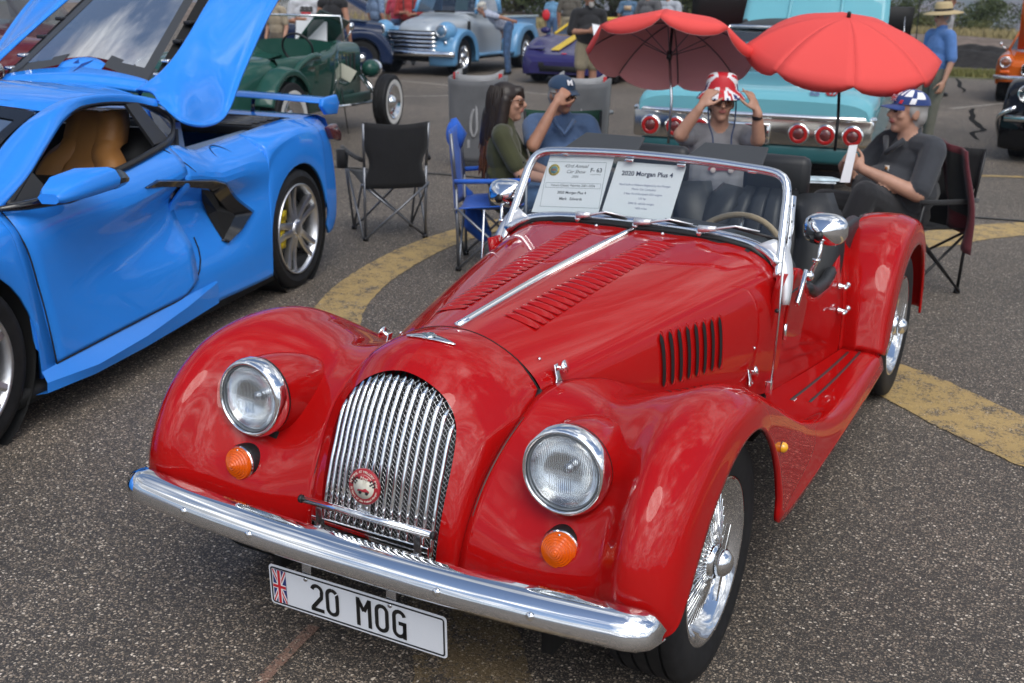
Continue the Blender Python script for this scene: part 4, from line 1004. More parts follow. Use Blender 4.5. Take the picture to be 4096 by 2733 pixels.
# boomerang side intake
OUTL = [(1.235,.822),(1.335,.842),(1.60,.805),(1.83,.772),(1.93,.742),(2.06,.655),(2.205,.545),(2.08,.470),(1.93,.425)]
INL = [(1.27,.816),(1.36,.808),(1.60,.768),(1.80,.728),(1.86,.700),(1.94,.630),(2.045,.545),(1.985,.500),(1.895,.445)]
for s in (False, True):
    lin = lambda Q, n: np.stack([np.interp(np.linspace(0, len(Q)-1, n), range(len(Q)), [q[k] for q in Q]) for k in (0, 1)], 1)
    A = lin(OUTL, 49); B = lin(INL, 49)
    P = np.array([[(sx(a[0], a[1])+.006, a[0], a[1]), (max(sx(a[0], a[1]), sx(b[0], b[1]))+.015, a[0]*.75+b[0]*.25, a[1]*.75+b[1]*.25), (max(sx(b[0], b[1]), .89)+.010, b[0], b[1]), (.845, b[0]-.01, b[1]-.012)] for a, b in zip(A, B)])
    tr = surf('side_intake', P, GLOSSB, blu, mirror=s, flip=True, auto=35, solid=.003)
    V = [(sx(y, z)+.003, y, z) for y, z in ((1.74,.735),(1.80,.722),(1.88,.690),(1.97,.620),(2.085,.540),(2.02,.490),(1.905,.440),(1.885,.50),(1.87,.58),(1.82,.66))]
    V = [((-x if s else x), y, z) for x, y, z in V]; ctr_ = np.mean(np.array(V), 0)
    mesh('intake_void', V+[tuple(ctr_)], [(i, (i+1) % len(V), len(V)) for i in range(len(V))], DARK, tr, smooth=False)
# ---- greenhouse
TB = [(.845,.44,.872),(.78,.66,.965),(.705,.90,1.075),(.645,1.10,1.140),(.605,1.30,1.163),(.598,1.50,1.160),(.602,1.68,1.140),(.625,1.82,1.110)]   # top edge of the side opening
RF = [[(0,1.02,1.190),(.20,1.025,1.186),(.38,1.045,1.175),(.52,1.075,1.160),(.600,1.10,1.145)],
      [(0,1.22,1.226),(.20,1.22,1.222),(.38,1.22,1.212),(.52,1.23,1.194),(.598,1.25,1.172)],
      [(0,1.50,1.234),(.20,1.50,1.231),(.36,1.50,1.222),(.50,1.50,1.204),(.595,1.50,1.172)],
      [(0,1.78,1.218),(.20,1.78,1.215),(.36,1.78,1.205),(.49,1.77,1.185),(.60,1.74,1.146)],
      [(0,1.96,1.188),(.20,1.95,1.185),(.36,1.93,1.176),(.50,1.90,1.150),(.63,1.85,1.105)]]
RFN = net(RF, 26, 20)
for s in (False, True): surf('roof_panel', RFN, BLUE, blu, mirror=s, flip=True)
gap('roof_seam', [(x, float(np.interp(abs(x), [0,.38,.6], [1.09,1.11,1.16])), float(np.interp(abs(x), [0,.2,.38,.52,.6], [1.2045,1.201,1.190,1.174,1.158]))) for x in np.linspace(-.6,.6,15)], r=.003)
for s in (False, True):
    sg = -1 if s else 1
    AP = []
    for (x, y, z), (x2, y2, z2) in zip([(.86,.28,.845),(.80,.58,.945),(.72,.86,1.065),(.66,1.06,1.140),(.61,1.27,1.168),(.600,1.5,1.165),(.605,1.70,1.143),(.63,1.84,1.108)],
                                     [(.74,.20,.852),(.66,.52,.955),(.59,.80,1.068),(.575,.98,1.140),(.56,1.22,1.192),(.555,1.5,1.192),(.55,1.72,1.168),(.55,1.88,1.142)]):
        m_ = ((x+x2)/2+.025, (y+y2)/2+.0, (z+z2)/2+.022); AP.append([(x, y+.02, z-.012), (x+.006, y, z+.004), m_, (x2, y2, z2+.006), (x2-.012, y2, z2-.008)])
    surf('roof_pillar', net(AP, 40, 17), BLUE, blu, mirror=s, flip=True)
WSH = [[(0,.02,.82),(.35,.06,.825),(.68,.19,.835)],[(0,.42,.975),(.32,.44,.97),(.60,.54,.945)],[(0,.78,1.105),(.30,.79,1.098),(.545,.84,1.068)],[(0,1.02,1.187),(.28,1.03,1.178),(.53,1.06,1.152)]]
for s in (False, True): surf('windscreen', net(WSH, 16, 12), glassy('dark_glass', (.35,.40,.40), .10), blu, mirror=s, flip=True)
for s in (False, True): surf('windscreen_band', [[(WSHp[0], WSHp[1]-.004, WSHp[2]+.004) for WSHp in r] for r in net(WSH, 16, 12)[13:]], GLOSSB, blu, mirror=s, flip=True)
for s in (False, True): surf('windscreen_edge', [[(p[0]+.002, p[1]-.004, p[2]+.005) for p in r[10:]] for r in net(WSH, 16, 12)[:14]], GLOSSB, blu, mirror=s, flip=True)
hood = [[(0,-.95,.62),(.3,-.95,.615),(.55,-.93,.60)],[(0,-.6,.70),(.4,-.6,.69),(.70,-.6,.70)],[(0,-.2,.765),(.45,-.2,.755),(.80,-.2,.79)],[(0,.05,.80),(.42,.08,.81),(.82,.2,.835)]]
for s in (False, True): surf('front_bonnet', net(hood, 16, 14), BLUE, blu, mirror=s, flip=True)
for s in (False, True):
    F2 = np.array([[(xs_at(y)[7], y, ztop(y)), (xs_at(y)[7]-.08, y-.02, ztop(y)+.004 if y < .3 else ztop(y)-.004)] for y in np.linspace(.1, .45, 6)])
    surf('cowl_side', F2, BLUE, blu, mirror=s, flip=True)
# side window frame, open window, quarter glass
DL = TB+[(.675,1.885,1.05),(.735,1.80,.995),(.845,1.56,.975),(.862,1.40,.950),(.868,1.14,.912),(.872,.80,.892),(.868,.52,.874),(.845,.44,.872)]
for s in (False, True):
    sg = -1 if s else 1
    q = MB().tube([(sg*(x-.006), y, z) for x, y, z in cr1(DL, 90)], .017, 6).build('window_frame', BLACKP, blu)
    MB().prism([(0,0),(.055,0),(.055,1),(0,1)], (0,0,0), (0,1,0), (0,0,1), (.01,0,0)).V
    mesh('window_pillar', [(sg*.61,1.60,1.14),(sg*.61,1.70,1.14),(sg*.79,1.66,.975),(sg*.80,1.52,.968)], [(0,1,2,3)], BLACKP, q, smooth=False, solid=.015)
    mesh('quarter_glass', [(sg*.614,1.70,1.135),(sg*.625,1.82,1.10),(sg*.675,1.875,1.05),(sg*.74,1.79,1.0),(sg*.79,1.66,.978)], [(0,1,2,3,4)], mat('quarter_dark_glass', (.008,.014,.03), .06, coat=1), q, smooth=False)
    mesh('mirror_sail', [(sg*.850,.46,.878),(sg*.79,.66,.965),(sg*.868,.66,.888)], [(0,1,2)], BLACKP, q, smooth=False, solid=.006)
# cabin: dark tub, tan seats
MB().box((0,1.15,.52), (1.55,1.3,.55)).build('cabin_floor', DARK, blu)
for s in (-1, 1): mesh('door_trim', [(s*.84,.5,.86),(s*.84,1.5,.93),(s*.80,1.5,.5),(s*.80,.5,.5)], [(0,1,2,3)], BLACKP, blu, smooth=False)
MB().box((0,1.88,.80), (1.40,.05,.40)).build('rear_bulkhead', BLACKP, blu)
MB().box((0,.62,.84), (1.30,.35,.16)).build('dashboard', BLACKP, blu, bev=.05)
TAN = mat('tan_leather', (.36,.16,.045), .5, bump=.06, bscale=150)
for s in (-1, 1):
    x0 = s*.36; rows = []
    for t, hw, y, th in ((0,.215,1.52,.10),(.25,.22,1.57,.12),(.42,.21,1.60,.12),(.54,.175,1.63,.11),(.62,.125,1.655,.10),(.70,.108,1.68,.10),(.90,.100,1.73,.09),(1.0,.085,1.745,.06)):
        z = .55+t*.53; rows.append([(x0+u*hw, y-.05*max(0, abs(u)-.55)/.45*(1 if t < .65 else .2)+(.05 if abs(u) > .97 else 0), z) for u in np.linspace(-1, 1, 21)])
    _ra = np.array(rows); _q = np.linspace(0, len(rows)-1, 30); _i = np.clip(_q.astype(int), 0, len(rows)-2); _ra = _ra[_i]*(1-(_q-_i))[:, None, None]+_ra[_i+1]*(_q-_i)[:, None, None]
    st = surf('seat', _ra, TAN, blu, flip=True, solid=.07, offs=-1)
    for u in (-.05,.05): MB().tube([(x0+u*1.1, 1.50+.235*(t-.2)/.7-.012, .62+t*.40) for t in np.linspace(.1, 1.0, 10)], .006, 5).build('seat_seam', mat('tan_seam', (.10,.05,.02), .6), st)
    MB().box((x0,1.32,.56), (.45,.42,.12)).build('seat_cushion', TAN, st, bev=.04)
# door mirror
def cmirror(s):
    sg = -1 if s else 1
    rows = []
    for t, (yc, zc, hy, hz) in zip(np.linspace(0, 1, 6), [(.62,.925,.05,.010),(.62,.93,.10,.035),(.615,.935,.14,.048),(.61,.938,.145,.050),(.60,.940,.14,.048),(.60,.94,.12,.040)]):
        pass
    rows = []
    for y, xc, w, zc, h in ((.465,1.005,.040,.905,.014),(.50,1.005,.066,.912,.030),(.60,1.01,.088,.930,.046),(.745,1.015,.092,.940,.049),(.775,1.015,.090,.938,.046),(.835,1.02,.068,.928,.030)):
        rows.append([(sg*(xc+w*a), y+(.045*a if y > .55 else 0), zc+h*b_) for a, b_ in ((1.0,.05),(.82,.80),(.55,1.0),(-.75,.92),(-1.0,.15),(-.70,-1.0),(.75,-.85),(.95,-.4))])
    def shell(rr, cap0, cap1):
        b = MB(); n_ = 8
        for i in range(len(rr)-1):
            for k in range(4): pass
        b.grid(np.array(rr), cv=True); m_ = len(rr)
        if cap0: b.F.append(tuple(range(n_)))
        if cap1: b.F.append(tuple((m_-1)*n_+k for k in range(n_))[::-1])
        if not s: b.F = [f_[::-1] for f_ in b.F]
        return b
    m_ = shell(rows[:4], True, False).build('door_mirror', BLUE, blu, auto=40, bev=.006)
    shell(rows[3:], False, True).build('mirror_back', GLOSSB, m_, auto=25)
    MB().tube([(sg*.865,.34,.876),(sg*.91,.46,.876),(sg*.98,.62,.884),(sg*1.01,.78,.898)], [.010,.020,.026,.020], 8).build('mirror_arm', GLOSSB, m_)
for s in (False, True): cmirror(s)
# ---- engine bay and tail
MB().box((0,2.25,.74), (1.40,.75,.06)).build('engine_cover', mat('engine_blue_grey', (.05,.12,.26), .35, .4), blu, bev=.02)
for k in range(9): MB().box((-.30+.075*k,2.30,.80), (.025,.42,.05)).build('intake_runner', mat('engine_blue_grey', ()), blu, bev=.01)
for s in (-1, 1):
    MB().prism([(0,0),(.95,.03),(1.30,.02),(1.30,-.12),(.1,-.12)], (s*.80,1.95,.885), (0,1,0), (0,0,1), (-s*.17,0,0)).build('bay_side_panel', mat('bay_panel_blue', (.32,.45,.62), .3, .2), blu, bev=.015)
    MB().tube([(s*.62,1.92,.92),(s*.55,2.10,1.13)], .016, 8).build('hatch_strut', BLACKP, blu)
    MB().prism([(-.03,0),(.03,0),(.05,-.16),(.02,-.18)], (s*.66,1.93,1.02), (s*.5,1,0), (0,0,1), (0,.01,.01)).build('hinge_arm', mat('bay_panel_blue', ()), blu, bev=.004)
MB().box((0,2.92,.905), (1.50,.50,.05)).build('deck_vent', BLACKP, blu, bev=.01)
for k in range(5): MB().box((0,2.72+.09*k,.935), (1.35,.03,.015)).build('vent_slat', GLOSSB, blu)
dk = [[(x, y, z+.012*math.cos(x*1.6)) for x in np.linspace(-.80,.80,17)] for y, z in ((3.10,.935),(3.2,.940),(3.34,.935),(3.46,.90),(3.50,.84),(3.50,.60),(3.46,.40),(3.40,.26))]
surf('rear_fascia', dk, BLUE, blu, flip=True)
sp = []
for x in np.linspace(-.90, .90, 37):
    z = 1.030+.012*(1-abs(x)/.9); y0 = 3.18+.10*(1-(abs(x)/.9)**2)*.6; y0 = 3.26-.10*(abs(x)/.9)**2
    sp.append([(x, y0, z), (x, y0+.06, z+.020), (x, y0+.20, z+.016), (x, y0+.22, z+.004), (x, y0+.10, z-.016), (x, y0, z-.004)])
spo = MB().grid(np.array(sp), cv=True).build('rear_spoiler', BLUE, blu, auto=50)
for s in (-1, 1):
    MB().prism([(0,.025),(.20,.035),(.24,-.02),(.20,-.085),(.05,-.075),(-.02,-.02)], (s*.895,3.17,1.03), (0,1,0), (0,0,1), (s*.03,0,0)).build('spoiler_endplate', BLUE, spo, bev=.008)
    MB().tube([(s*.40,3.26,.94),(s*.40,3.28,1.02)], .012, 8).build('spoiler_stay', GLOSSB, spo)
    MB().prism([(0,0),(.10,.015),(.17,-.05),(.16,-.10),(.05,-.075)], (s*.885,3.24,.875), (0,1,0), (0,0,1), (s*.05,0,0)).build('tail_light', mat('tail_lens', (.10,.02,.02), .15, coat=1), blu, bev=.01)
# ---- raised engine hatch
la = math.radians(31); LO = np.array([0,2.05,1.205]); LU = np.array([0, math.cos(la), math.sin(la)]); LN = np.array([0,-math.sin(la),math.cos(la)])
def lp(x, d, h=0): return LO+np.array([x,0,0])+LU*d+LN*(h-.05*(x/.6)**2)
hatch = surf('engine_hatch', [[lp(x*.43+.0, -.05+.09*t+(.06*(1-abs(x))**.7 if t == 1 else 0)+.0, .004) for x in np.linspace(-1, 1, 21)] for t in (0, .35, .7, 1)], BLUE, blu, flip=True, solid=.02)
surf('hatch_crest', [[lp(x*.125*(1 if t < .5 else 1.06), .02+.17*t-(.05*abs(x)**2*t), .010) for x in np.linspace(-1, 1, 11)] for t in np.linspace(0, 1, 6)], BLUE, hatch, flip=True, solid=.006)
mesh('crest_mark', [lp(-.015,.045,.016), lp(.055,.165,.016), lp(.0,.125,.016)], [(0,1,2)], mat('crest_dark_blue', (.006,.05,.25), .4), hatch, smooth=False)
mesh('crest_mark', [lp(-.055,.125,.016), lp(-.02,.13,.016), lp(-.042,.165,.016)], [(0,1,2)], mat('crest_dark_blue', ()), hatch, smooth=False)
BSH = mat('hatch_black_shelf', (.045,.047,.05), .38)
for s in (False, True):
    surf('hatch_surround', [[lp(.13+.0*t, .12+.10*t, .012), lp(.30, .06+.10*t, .010), lp(.43, -.01+.16*t, .008)] for t in np.linspace(0, 1, 4)], BSH, hatch, mirror=s, flip=True)
    surf('hatch_surround', [[lp(.43-.095*t, .0+.86*t, .012), lp(.365-.085*t, .10+.76*t, .012)] for t in np.linspace(0, 1, 8)], BSH, hatch, mirror=s, flip=True)
    surf('hatch_vent_recess', [[lp(.435-.095*t, .0+.86*t, -.012), lp(.52-.085*t, .03+.84*t, -.03)] for t in np.linspace(0, 1, 8)], DARK, hatch, mirror=s, flip=True)
    sg = -1 if s else 1
    for d in (.12,.24,.42,.60): MB().box(lp(sg*(.468-.1*d), d, 0), (.05,.07,.02)).build('vent_fin', CHROME if d < .3 else BLACKP, hatch, bev=.006)
surf('hatch_glass', [[lp(x*(.375-.085*t), .14+.72*t+.06*(1-abs(x))**1*(1-t), .010) for x in np.linspace(-1, 1, 15)] for t in np.linspace(0, 1, 10)], glassy('hatch_glass', (.22,.25,.24), .05), hatch, flip=True)
surf('hatch_top_frame', [[lp(x*(.33+.02*t), .86+.14*t, .012) for x in np.linspace(-1, 1, 11)] for t in (0, 1)], BLACKP, hatch, flip=True, solid=.02)
FIN = [(.425,1.99,1.160),(.500,2.09,1.245),(.505,2.25,1.335),(.485,2.45,1.450),(.455,2.66,1.570),(.430,2.88,1.690),(.41,3.05,1.78)]
FOUT = [(.655,1.83,1.135),(.80,1.79,1.050),(.815,2.00,1.010),(.815,2.20,1.050),(.81,2.40,1.240),(.80,2.72,1.510),(.79,2.98,1.68)]
FLK = []
for p, q in zip(FIN, FOUT):
    p, q = np.array(p), np.array(q); rw = [p, p*.93+q*.07+np.array([.0,-.012,.018])]
    for t in (.25,.5,.72,.9): rw.append(p*(1-t)+q*t+np.array([.028,-.012,.028])*math.sin(PI*min(1, t*1.15))**.8)
    rw.append(q); FLK.append([tuple(k) for k in rw])
for s in (False, True): surf('hatch_flank', net(FLK, 40, 28), BLUE, hatch, mirror=s, flip=True, solid=.012, auto=50)
# ---- wheels
def alloy(x, y, sx_, R, r, w, root, hubz, spoke_m=ALLOY, cal=True, nsp=5):
    c = np.array([x, y, hubz]); ax = np.array([sx_, 0, 0.])
    ty = tyre(MB(), c-ax*w/2, ax, R, r, w, 48, 4).build('tyre', RUBBER, root, auto=35)
    rim = MB().lathe([(r*1.005,-.012),(r*1.01,.003),(r*.985,.006),(r*.955,-.004),(r*.925,-.03),(r*.90,-.09),(r*.92,-.2)], c-ax*.004, ax, 56, caps=False).build('rim', spoke_m, ty)
    for k in range(nsp):
        a = PI/2+.25+2*PI*k/nsp; d = np.array([0, math.cos(a), math.sin(a)]); e_ = np.cross(ax, d)
        for sg in (-1, 1):
            b = MB()
            P0, P1 = [], []
            rows = []
            for t in np.linspace(0, 1, 7):
                rr = .035+(r*.93-.035)*t; off = sg*(.015+.026*t*r/.26); hw = .021*(1-.25*t)*r/.25; h = -.008-.012*math.sin(PI*t)-.012*(1-t)
                ctr = c+ax*h+d*rr+e_*off; rows.append([ctr-e_*hw-ax*.03, ctr-e_*hw, ctr-e_*hw*.3+ax*.005, ctr+e_*hw, ctr+e_*hw-ax*.03])
            b.grid(np.array(rows)); b.build('spoke', spoke_m, rim, auto=35)
    MB().lathe([(.055,-.05),(.055,-.016),(.045,-.008),(.030,-.006),(0,-.005)], c, ax, 24, caps=False).build('hub', spoke_m, rim)
    for k in range(5):
        a = PI/2+.25+PI/5+2*PI*k/5; MB().lathe([(.009,0),(.009,.016)], c-ax*.024+.042*np.array([0, math.cos(a), math.sin(a)]), ax, 8).build('lug_nut', CHROME, rim)
    MB().lathe([(r*.72,-.06),(r*.72,-.075),(.02,-.075)], c, ax, 32, caps=False).build('brake_disc', mat('brake_iron', ()), rim)
    if cal:
        b = MB()
        for k in range(6):
            a = 2.55+.9*k/5; p = c-ax*.05+r*.70*np.array([0, -math.cos(a)*sx_*0+math.cos(a), math.sin(a)]); b.box(p, (.05,.075,.055))
        b.build('brake_caliper', mat('caliper_yellow', (.75,.55,.01), .35), rim)
for s in (-1, 1):
    alloy(s*.945, 0, s, .338, .247, .25, blu, .338); alloy(s*.955, 2.722, s, .348, .262, .30, blu, .348)
# ================================================================ people
SKIN = mat('skin', (.44,.24,.165), .5, noise=.12, nscale=14); SKIN2 = mat('skin_tanned', (.37,.185,.12), .5, noise=.12, nscale=14)
LIPS = mat('lips', (.38,.12,.10), .45); EYE = mat('eye_dark', (.02,.015,.012), .2)
def cloth(name, col, noise=.15, nscale=9, var=None): return mat(name, col, .85, noise=noise, nscale=nscale, bump=.35, bscale=16, var=var, sheen=.15)
class Fig:
    def __init__(s): s.P = []; s.mats = []
    def mi(s, m):
        if m not in s.mats: s.mats.append(m)
        return s.mats.index(m)
    def cap(s, a, b, ra, rb, m): s.P.append(('c', np.array(a, float), np.array(b, float), ra, rb, s.mi(m))); return s
    def ell(s, c, r, m, R=None): s.P.append(('e', np.array(c, float), np.array(r, float), np.eye(3) if R is None else np.array(R), 0, s.mi(m))); return s
    def chain(s, pts, rs, m):
        for i in range(len(pts)-1): s.cap(pts[i], pts[i+1], rs[i], rs[i+1], m)
    def dist(s, X):
        D = np.full((len(X), len(s.P)), 9.)
        for k, p in enumerate(s.P):
            if p[0] == 'c':
                a, b, ra, rb = p[1:5]; d = b-a; L2 = d@d+1e-12; t = np.clip((X-a)@d/L2, 0, 1); D[:, k] = np.linalg.norm(X-a-t[:, None]*d, axis=1)-(ra+(rb-ra)*t)
            else:
                q = (X-p[1])@p[3]; k0 = np.linalg.norm(q/p[2], axis=1); k1 = np.linalg.norm(q/p[2]**2, axis=1)+1e-9; D[:, k] = k0*(k0-1)/k1
        return D
    def build(s, name, parent=None, vox=.010, smooth=4):
        b = MB()
        for p in s.P:
            if p[0] == 'c':
                a, c, ra, rb = p[1:5]; d = c-a; ln = np.linalg.norm(d); d = d/(ln+1e-9)
                prof = [(0.0001,-ra),(ra*.5,-ra*.866),(ra*.866,-ra*.5),(ra,0),(rb,ln),(rb*.866,ln+rb*.5),(rb*.5,ln+rb*.866),(0.0001,ln+rb)]
                b.lathe(prof, a, d, 12, caps=True)
            else: b.ell(p[1], p[2], p[3], 10, 14)
        t = mesh('tmp', b.V, b.F, None, None)
        m = t.modifiers.new('r', 'REMESH'); m.mode = 'VOXEL'; m.voxel_size = vox
        if smooth:
            k = t.modifiers.new('s', 'SMOOTH'); k.factor = .5; k.iterations = smooth
        dg = bpy.context.evaluated_depsgraph_get(); dg.update()
        me = bpy.data.meshes.new_from_object(t.evaluated_get(dg)); bpy.data.objects.remove(t)
        n = len(me.vertices); V = np.empty(n*3); me.vertices.foreach_get('co', V); V = V.reshape(-1, 3)
        me.materials.clear()
        for mm in s.mats: me.materials.append(mm)
        C = np.empty(len(me.polygons)*3); me.polygons.foreach_get('center', C); C = C.reshape(-1, 3)
        pm = np.array([p[5] for p in s.P]); me.polygons.foreach_set('material_index', pm[s.dist(C).argmin(1)].astype(np.int32))
        me.polygons.foreach_set('use_smooth', [True]*len(me.polygons)); me.update()
        me.name = name; o = bpy.data.objects.new(name, me); return link(o, parent)
def head(f, c, R=None, skin=SKIN, hair=None, hairkind='short', s=1.0, smile=False):
    """head at c; faces local -Y turned by R"""
    R = np.eye(3) if R is None else np.array(R); T = lambda *p: np.array(c)+R@(np.array(p)*s)
    E = lambda p, r, m, RR=None: f.ell(T(*p), np.array(r)*s, m, R if RR is None else R@RR)
    E((0,.012,.025), (.074,.094,.088), skin); E((0,-.022,-.030), (.060,.068,.082), skin); E((0,-.052,-.092), (.032,.032,.026), skin)
    f.cap(T(0,-.085,.016), T(0,-.106,-.020), .009*s, .0155*s, skin); f.cap(T(-.032,-.080,.028), T(.032,-.080,.028), .012*s, .012*s, skin)
    for g in (-1, 1):
        E((g*.075,.012,-.012), (.010,.020,.032), skin); E((g*.043,-.062,-.022), (.022,.020,.020), skin); E((g*.029,-.0865,.006), (.011,.0065,.0065), EYE)
    E((0,-.0885,-.052), (.024,.010,.009) if not smile else (.030,.012,.012), LIPS)
    if smile: E((0,-.094,-.052), (.020,.008,.005), mat('teeth', (.7,.66,.6), .4))
    if hair:
        E((0,.026,.036), (.080,.092,.086), hair); E((0,.052,-.02), (.076,.062,.075), hair)
        for g in (-1, 1): E((g*.068,.005,.015), (.014,.032,.040), hair)
    f.cap(T(0,.020,-.07), T(0,.030,-.16), .054*s, .060*s, skin)
def hand(f, w, d, n, side, skin=SKIN, curl=.5, s=1.0, spread=.12, point=False):
    """hand at wrist w along d, palm facing n; thumb on side * cross(d, n)"""
    d = np.array(d, float); d /= np.linalg.norm(d); n = np.array(n, float); n -= d*(n@d); n /= np.linalg.norm(n); x = np.cross(d, n)*side
    R = np.stack([x, d, n], 1)
    f.ell(np.array(w)+d*.048*s, np.array([.040,.052,.017])*s, skin, R); f.cap(np.array(w)-d*.02*s, np.array(w)+d*.02*s, .027*s, .026*s, skin)
    for k, (off, ln) in enumerate(((.030,.074),(.011,.084),(-.010,.078),(-.029,.062))):
        b0 = np.array(w)+d*.088*s+x*off*s; a = spread*(1.5-k)*.5; cu = curl if not (point and k == 0) else .1
        dd = d*math.cos(a)+x*math.sin(a); p = b0; ang = 0
        for j, fr in enumerate((.45,.32,.25)):
            ang += cu*(.6 if j == 0 else 1.0); v = dd*math.cos(ang)+n*math.sin(ang); q = p+v*ln*fr*s; f.cap(p, q, (.0092-.0008*j)*s, (.0086-.0008*j)*s, skin); p = q
    p = np.array(w)+d*.028*s+x*.034*s
    for j, (ln, a) in enumerate(((.045,.75),(.032,.45),(.026,.2))):
        v = d*math.cos(a)+x*math.sin(a)*.8+n*.45*(curl+.2); v /= np.linalg.norm(v); q = p+v*ln*s; f.cap(p, q, (.0125-.0015*j)*s, (.0115-.0015*j)*s, skin); p = q
def torso(f, pel, che, nek, sh, m, wide=1.0, deep=1.0, belly=0, pants=None, fold=True):
    """pelvis, chest, neck base, (left, right) shoulders"""
    pel, che, nek = [np.array(k, float) for k in (pel, che, nek)]
    up = nek-pel; up /= np.linalg.norm(up); lat = np.array(sh[1])-np.array(sh[0]); lat /= np.linalg.norm(lat); fw = np.cross(lat, up); R = np.stack([lat, np.cross(up, lat), up], 1)
    f.ell(pel, (.168*wide,.120*deep,.125), pants or m, R); mid = pel*.5+che*.5
    f.ell(mid+fw*belly*.5*-1*0+np.cross(up, lat)*(-belly*.35), (.162*wide+belly*.25,.112*deep+belly*.6,.165), m, R); f.ell(che, (.176*wide,.118*deep,.175), m, R)
    f.cap(sh[0], sh[1], .068*wide, .068*wide, m); f.cap(nek-up*.06, nek+up*.02, .085*wide, .064, m)
    if fold:
        for k in range(5):
            a = RNG.uniform(-1, 1, 2); p = mid+lat*a[0]*.12+up*a[1]*.13-np.cross(up, lat)*.105*deep*(1 if k % 2 else -.9)
            q = p+lat*RNG.uniform(-.08,.08)+up*RNG.uniform(.03,.08); f.cap(p, q, .012, .006, m)
def arm(f, sh, el, wr, side, m, skin=SKIN, sleeve=.6, fat=1.0, hd=None, hn=None, curl=.5, spread=.12, point=False, s=1.0):
    sh, el, wr = [np.array(k, float) for k in (sh, el, wr)]
    f.cap(sh, el, .049*fat, .040*fat, skin); f.cap(el, el*.45+wr*.55, .041*fat, .036*fat, skin); f.cap(el*.45+wr*.55, wr, .036*fat, .026*fat, skin)
    if sleeve > 0:
        e = sh+(el-sh)*min(sleeve, 1); f.cap(sh, e, .066*fat, .060*fat, m); f.cap(e, e+(el-sh)*.02, .061*fat, .061*fat, m)
        if sleeve > 1: f.cap(el, el+(wr-el)*(sleeve-1), .055*fat, .045*fat, m)
    d = wr-el if hd is None else np.array(hd, float); n = np.array((0,-1,0)) if hn is None else np.array(hn, float)
    hand(f, wr, d, n, side, skin, curl, s, spread, point)
def leg(f, hip, kn, an, m, skin=SKIN, shoe=None, fat=1.0, short=0, toe=(0,-1,0)):
    hip, kn, an = [np.array(k, float) for k in (hip, kn, an)]; toe = np.array(toe, float)
    if short:
        f.cap(hip, kn, .078*fat, .052*fat, skin); f.cap(kn, kn*.6+an*.4, .054*fat, .055*fat, skin); f.cap(kn*.6+an*.4, an, .055*fat, .034*fat, skin)
        e = hip+(kn-hip)*short; f.cap(hip, e, .096*fat, .094*fat, m)
    else:
        f.cap(hip, kn, .094*fat, .070*fat, m); f.cap(kn, an*.85+kn*.15, .070*fat, .058*fat, m); f.cap(an*.85+kn*.15, an, .060*fat, .058*fat, m)
        for k in range(3):
            t = RNG.uniform(.2,.9); p = kn+(an-kn)*t; f.cap(p+np.array([-.04,-.045,.01]), p+np.array([.04,-.045,-.015]), .012, .008, m)
    sm = shoe or BLACKP; f.cap(an+np.array([0,0,-.02]), an+np.array([0,0,-.045]), .040, .042, sm); f.cap(an+toe*-.035+np.array([0,0,-.045]), an+toe*.150+np.array([0,0,-.052]), .040, .034, sm)
def standing(name, label, loc, rz, h=1.74, shirt=None, pants=None, skin=SKIN, hair=None, shoe=None, short=0, sleeve=.6, fat=1.0, belly=0, arms='down', turn=0, lean=0, vox=.011, stride=.0, group=None, extra=None, hairk=True, part=None):
    k = h/1.74; f = Fig(); q = lambda x, y, z: np.array([x, y+lean*max(0, z-.9)*-1.0, z])*k
    torso(f, q(0,0,.96), q(0,0,1.26), q(0,.01,1.47), (q(-.17*fat,0,1.415), q(.17*fat,0,1.415)), shirt, fat, fat, belly, pants)
    A = {'down': [((-.25,.02,1.13),(-.25,-.06,.88)),((.25,.02,1.13),(.25,-.06,.88))], 'read': [((-.25,.0,1.14),(-.10,-.26,1.16)),((.25,.0,1.14),(.08,-.27,1.12))],
         'hip': [((-.32,.10,1.15),(-.20,.02,.96)),((.26,.02,1.13),(.24,-.05,.9))], 'cross': [((-.25,-.02,1.14),(.06,-.17,1.12)),((.25,-.02,1.14),(-.06,-.19,1.17))], 'behind': [((-.26,.08,1.14),(-.12,.16,.93)),((.26,.08,1.14),(.10,.16,.95))]}[arms]
    for sd, (e, w_) in zip((-1, 1), A):
        arm(f, q(sd*.19*fat,0,1.405), q(e[0]*fat,e[1],e[2]), q(w_[0]*fat,w_[1],w_[2]), -sd, shirt, skin, sleeve, fat, hn=(-sd,0,0) if arms == 'down' else (0,1,0) if arms == 'read' else (0,-1,0), curl=.45)
    for sd in (-1, 1): leg(f, q(sd*.088,0,.93), q(sd*.10,-.01-sd*stride*.5,.50), q(sd*.105,.02-sd*stride,.085), pants, skin, shoe, fat, short)
    head(f, q(0,-.01,1.625), Rz(turn), skin, hair if hairk else None, s=.98*k)
    if extra: extra(f, q, Rz(turn))
    o = f.build(name, None, vox); o.location = loc; o.rotation_euler = (0, 0, rz); tag(o, label, 'person', group); return o
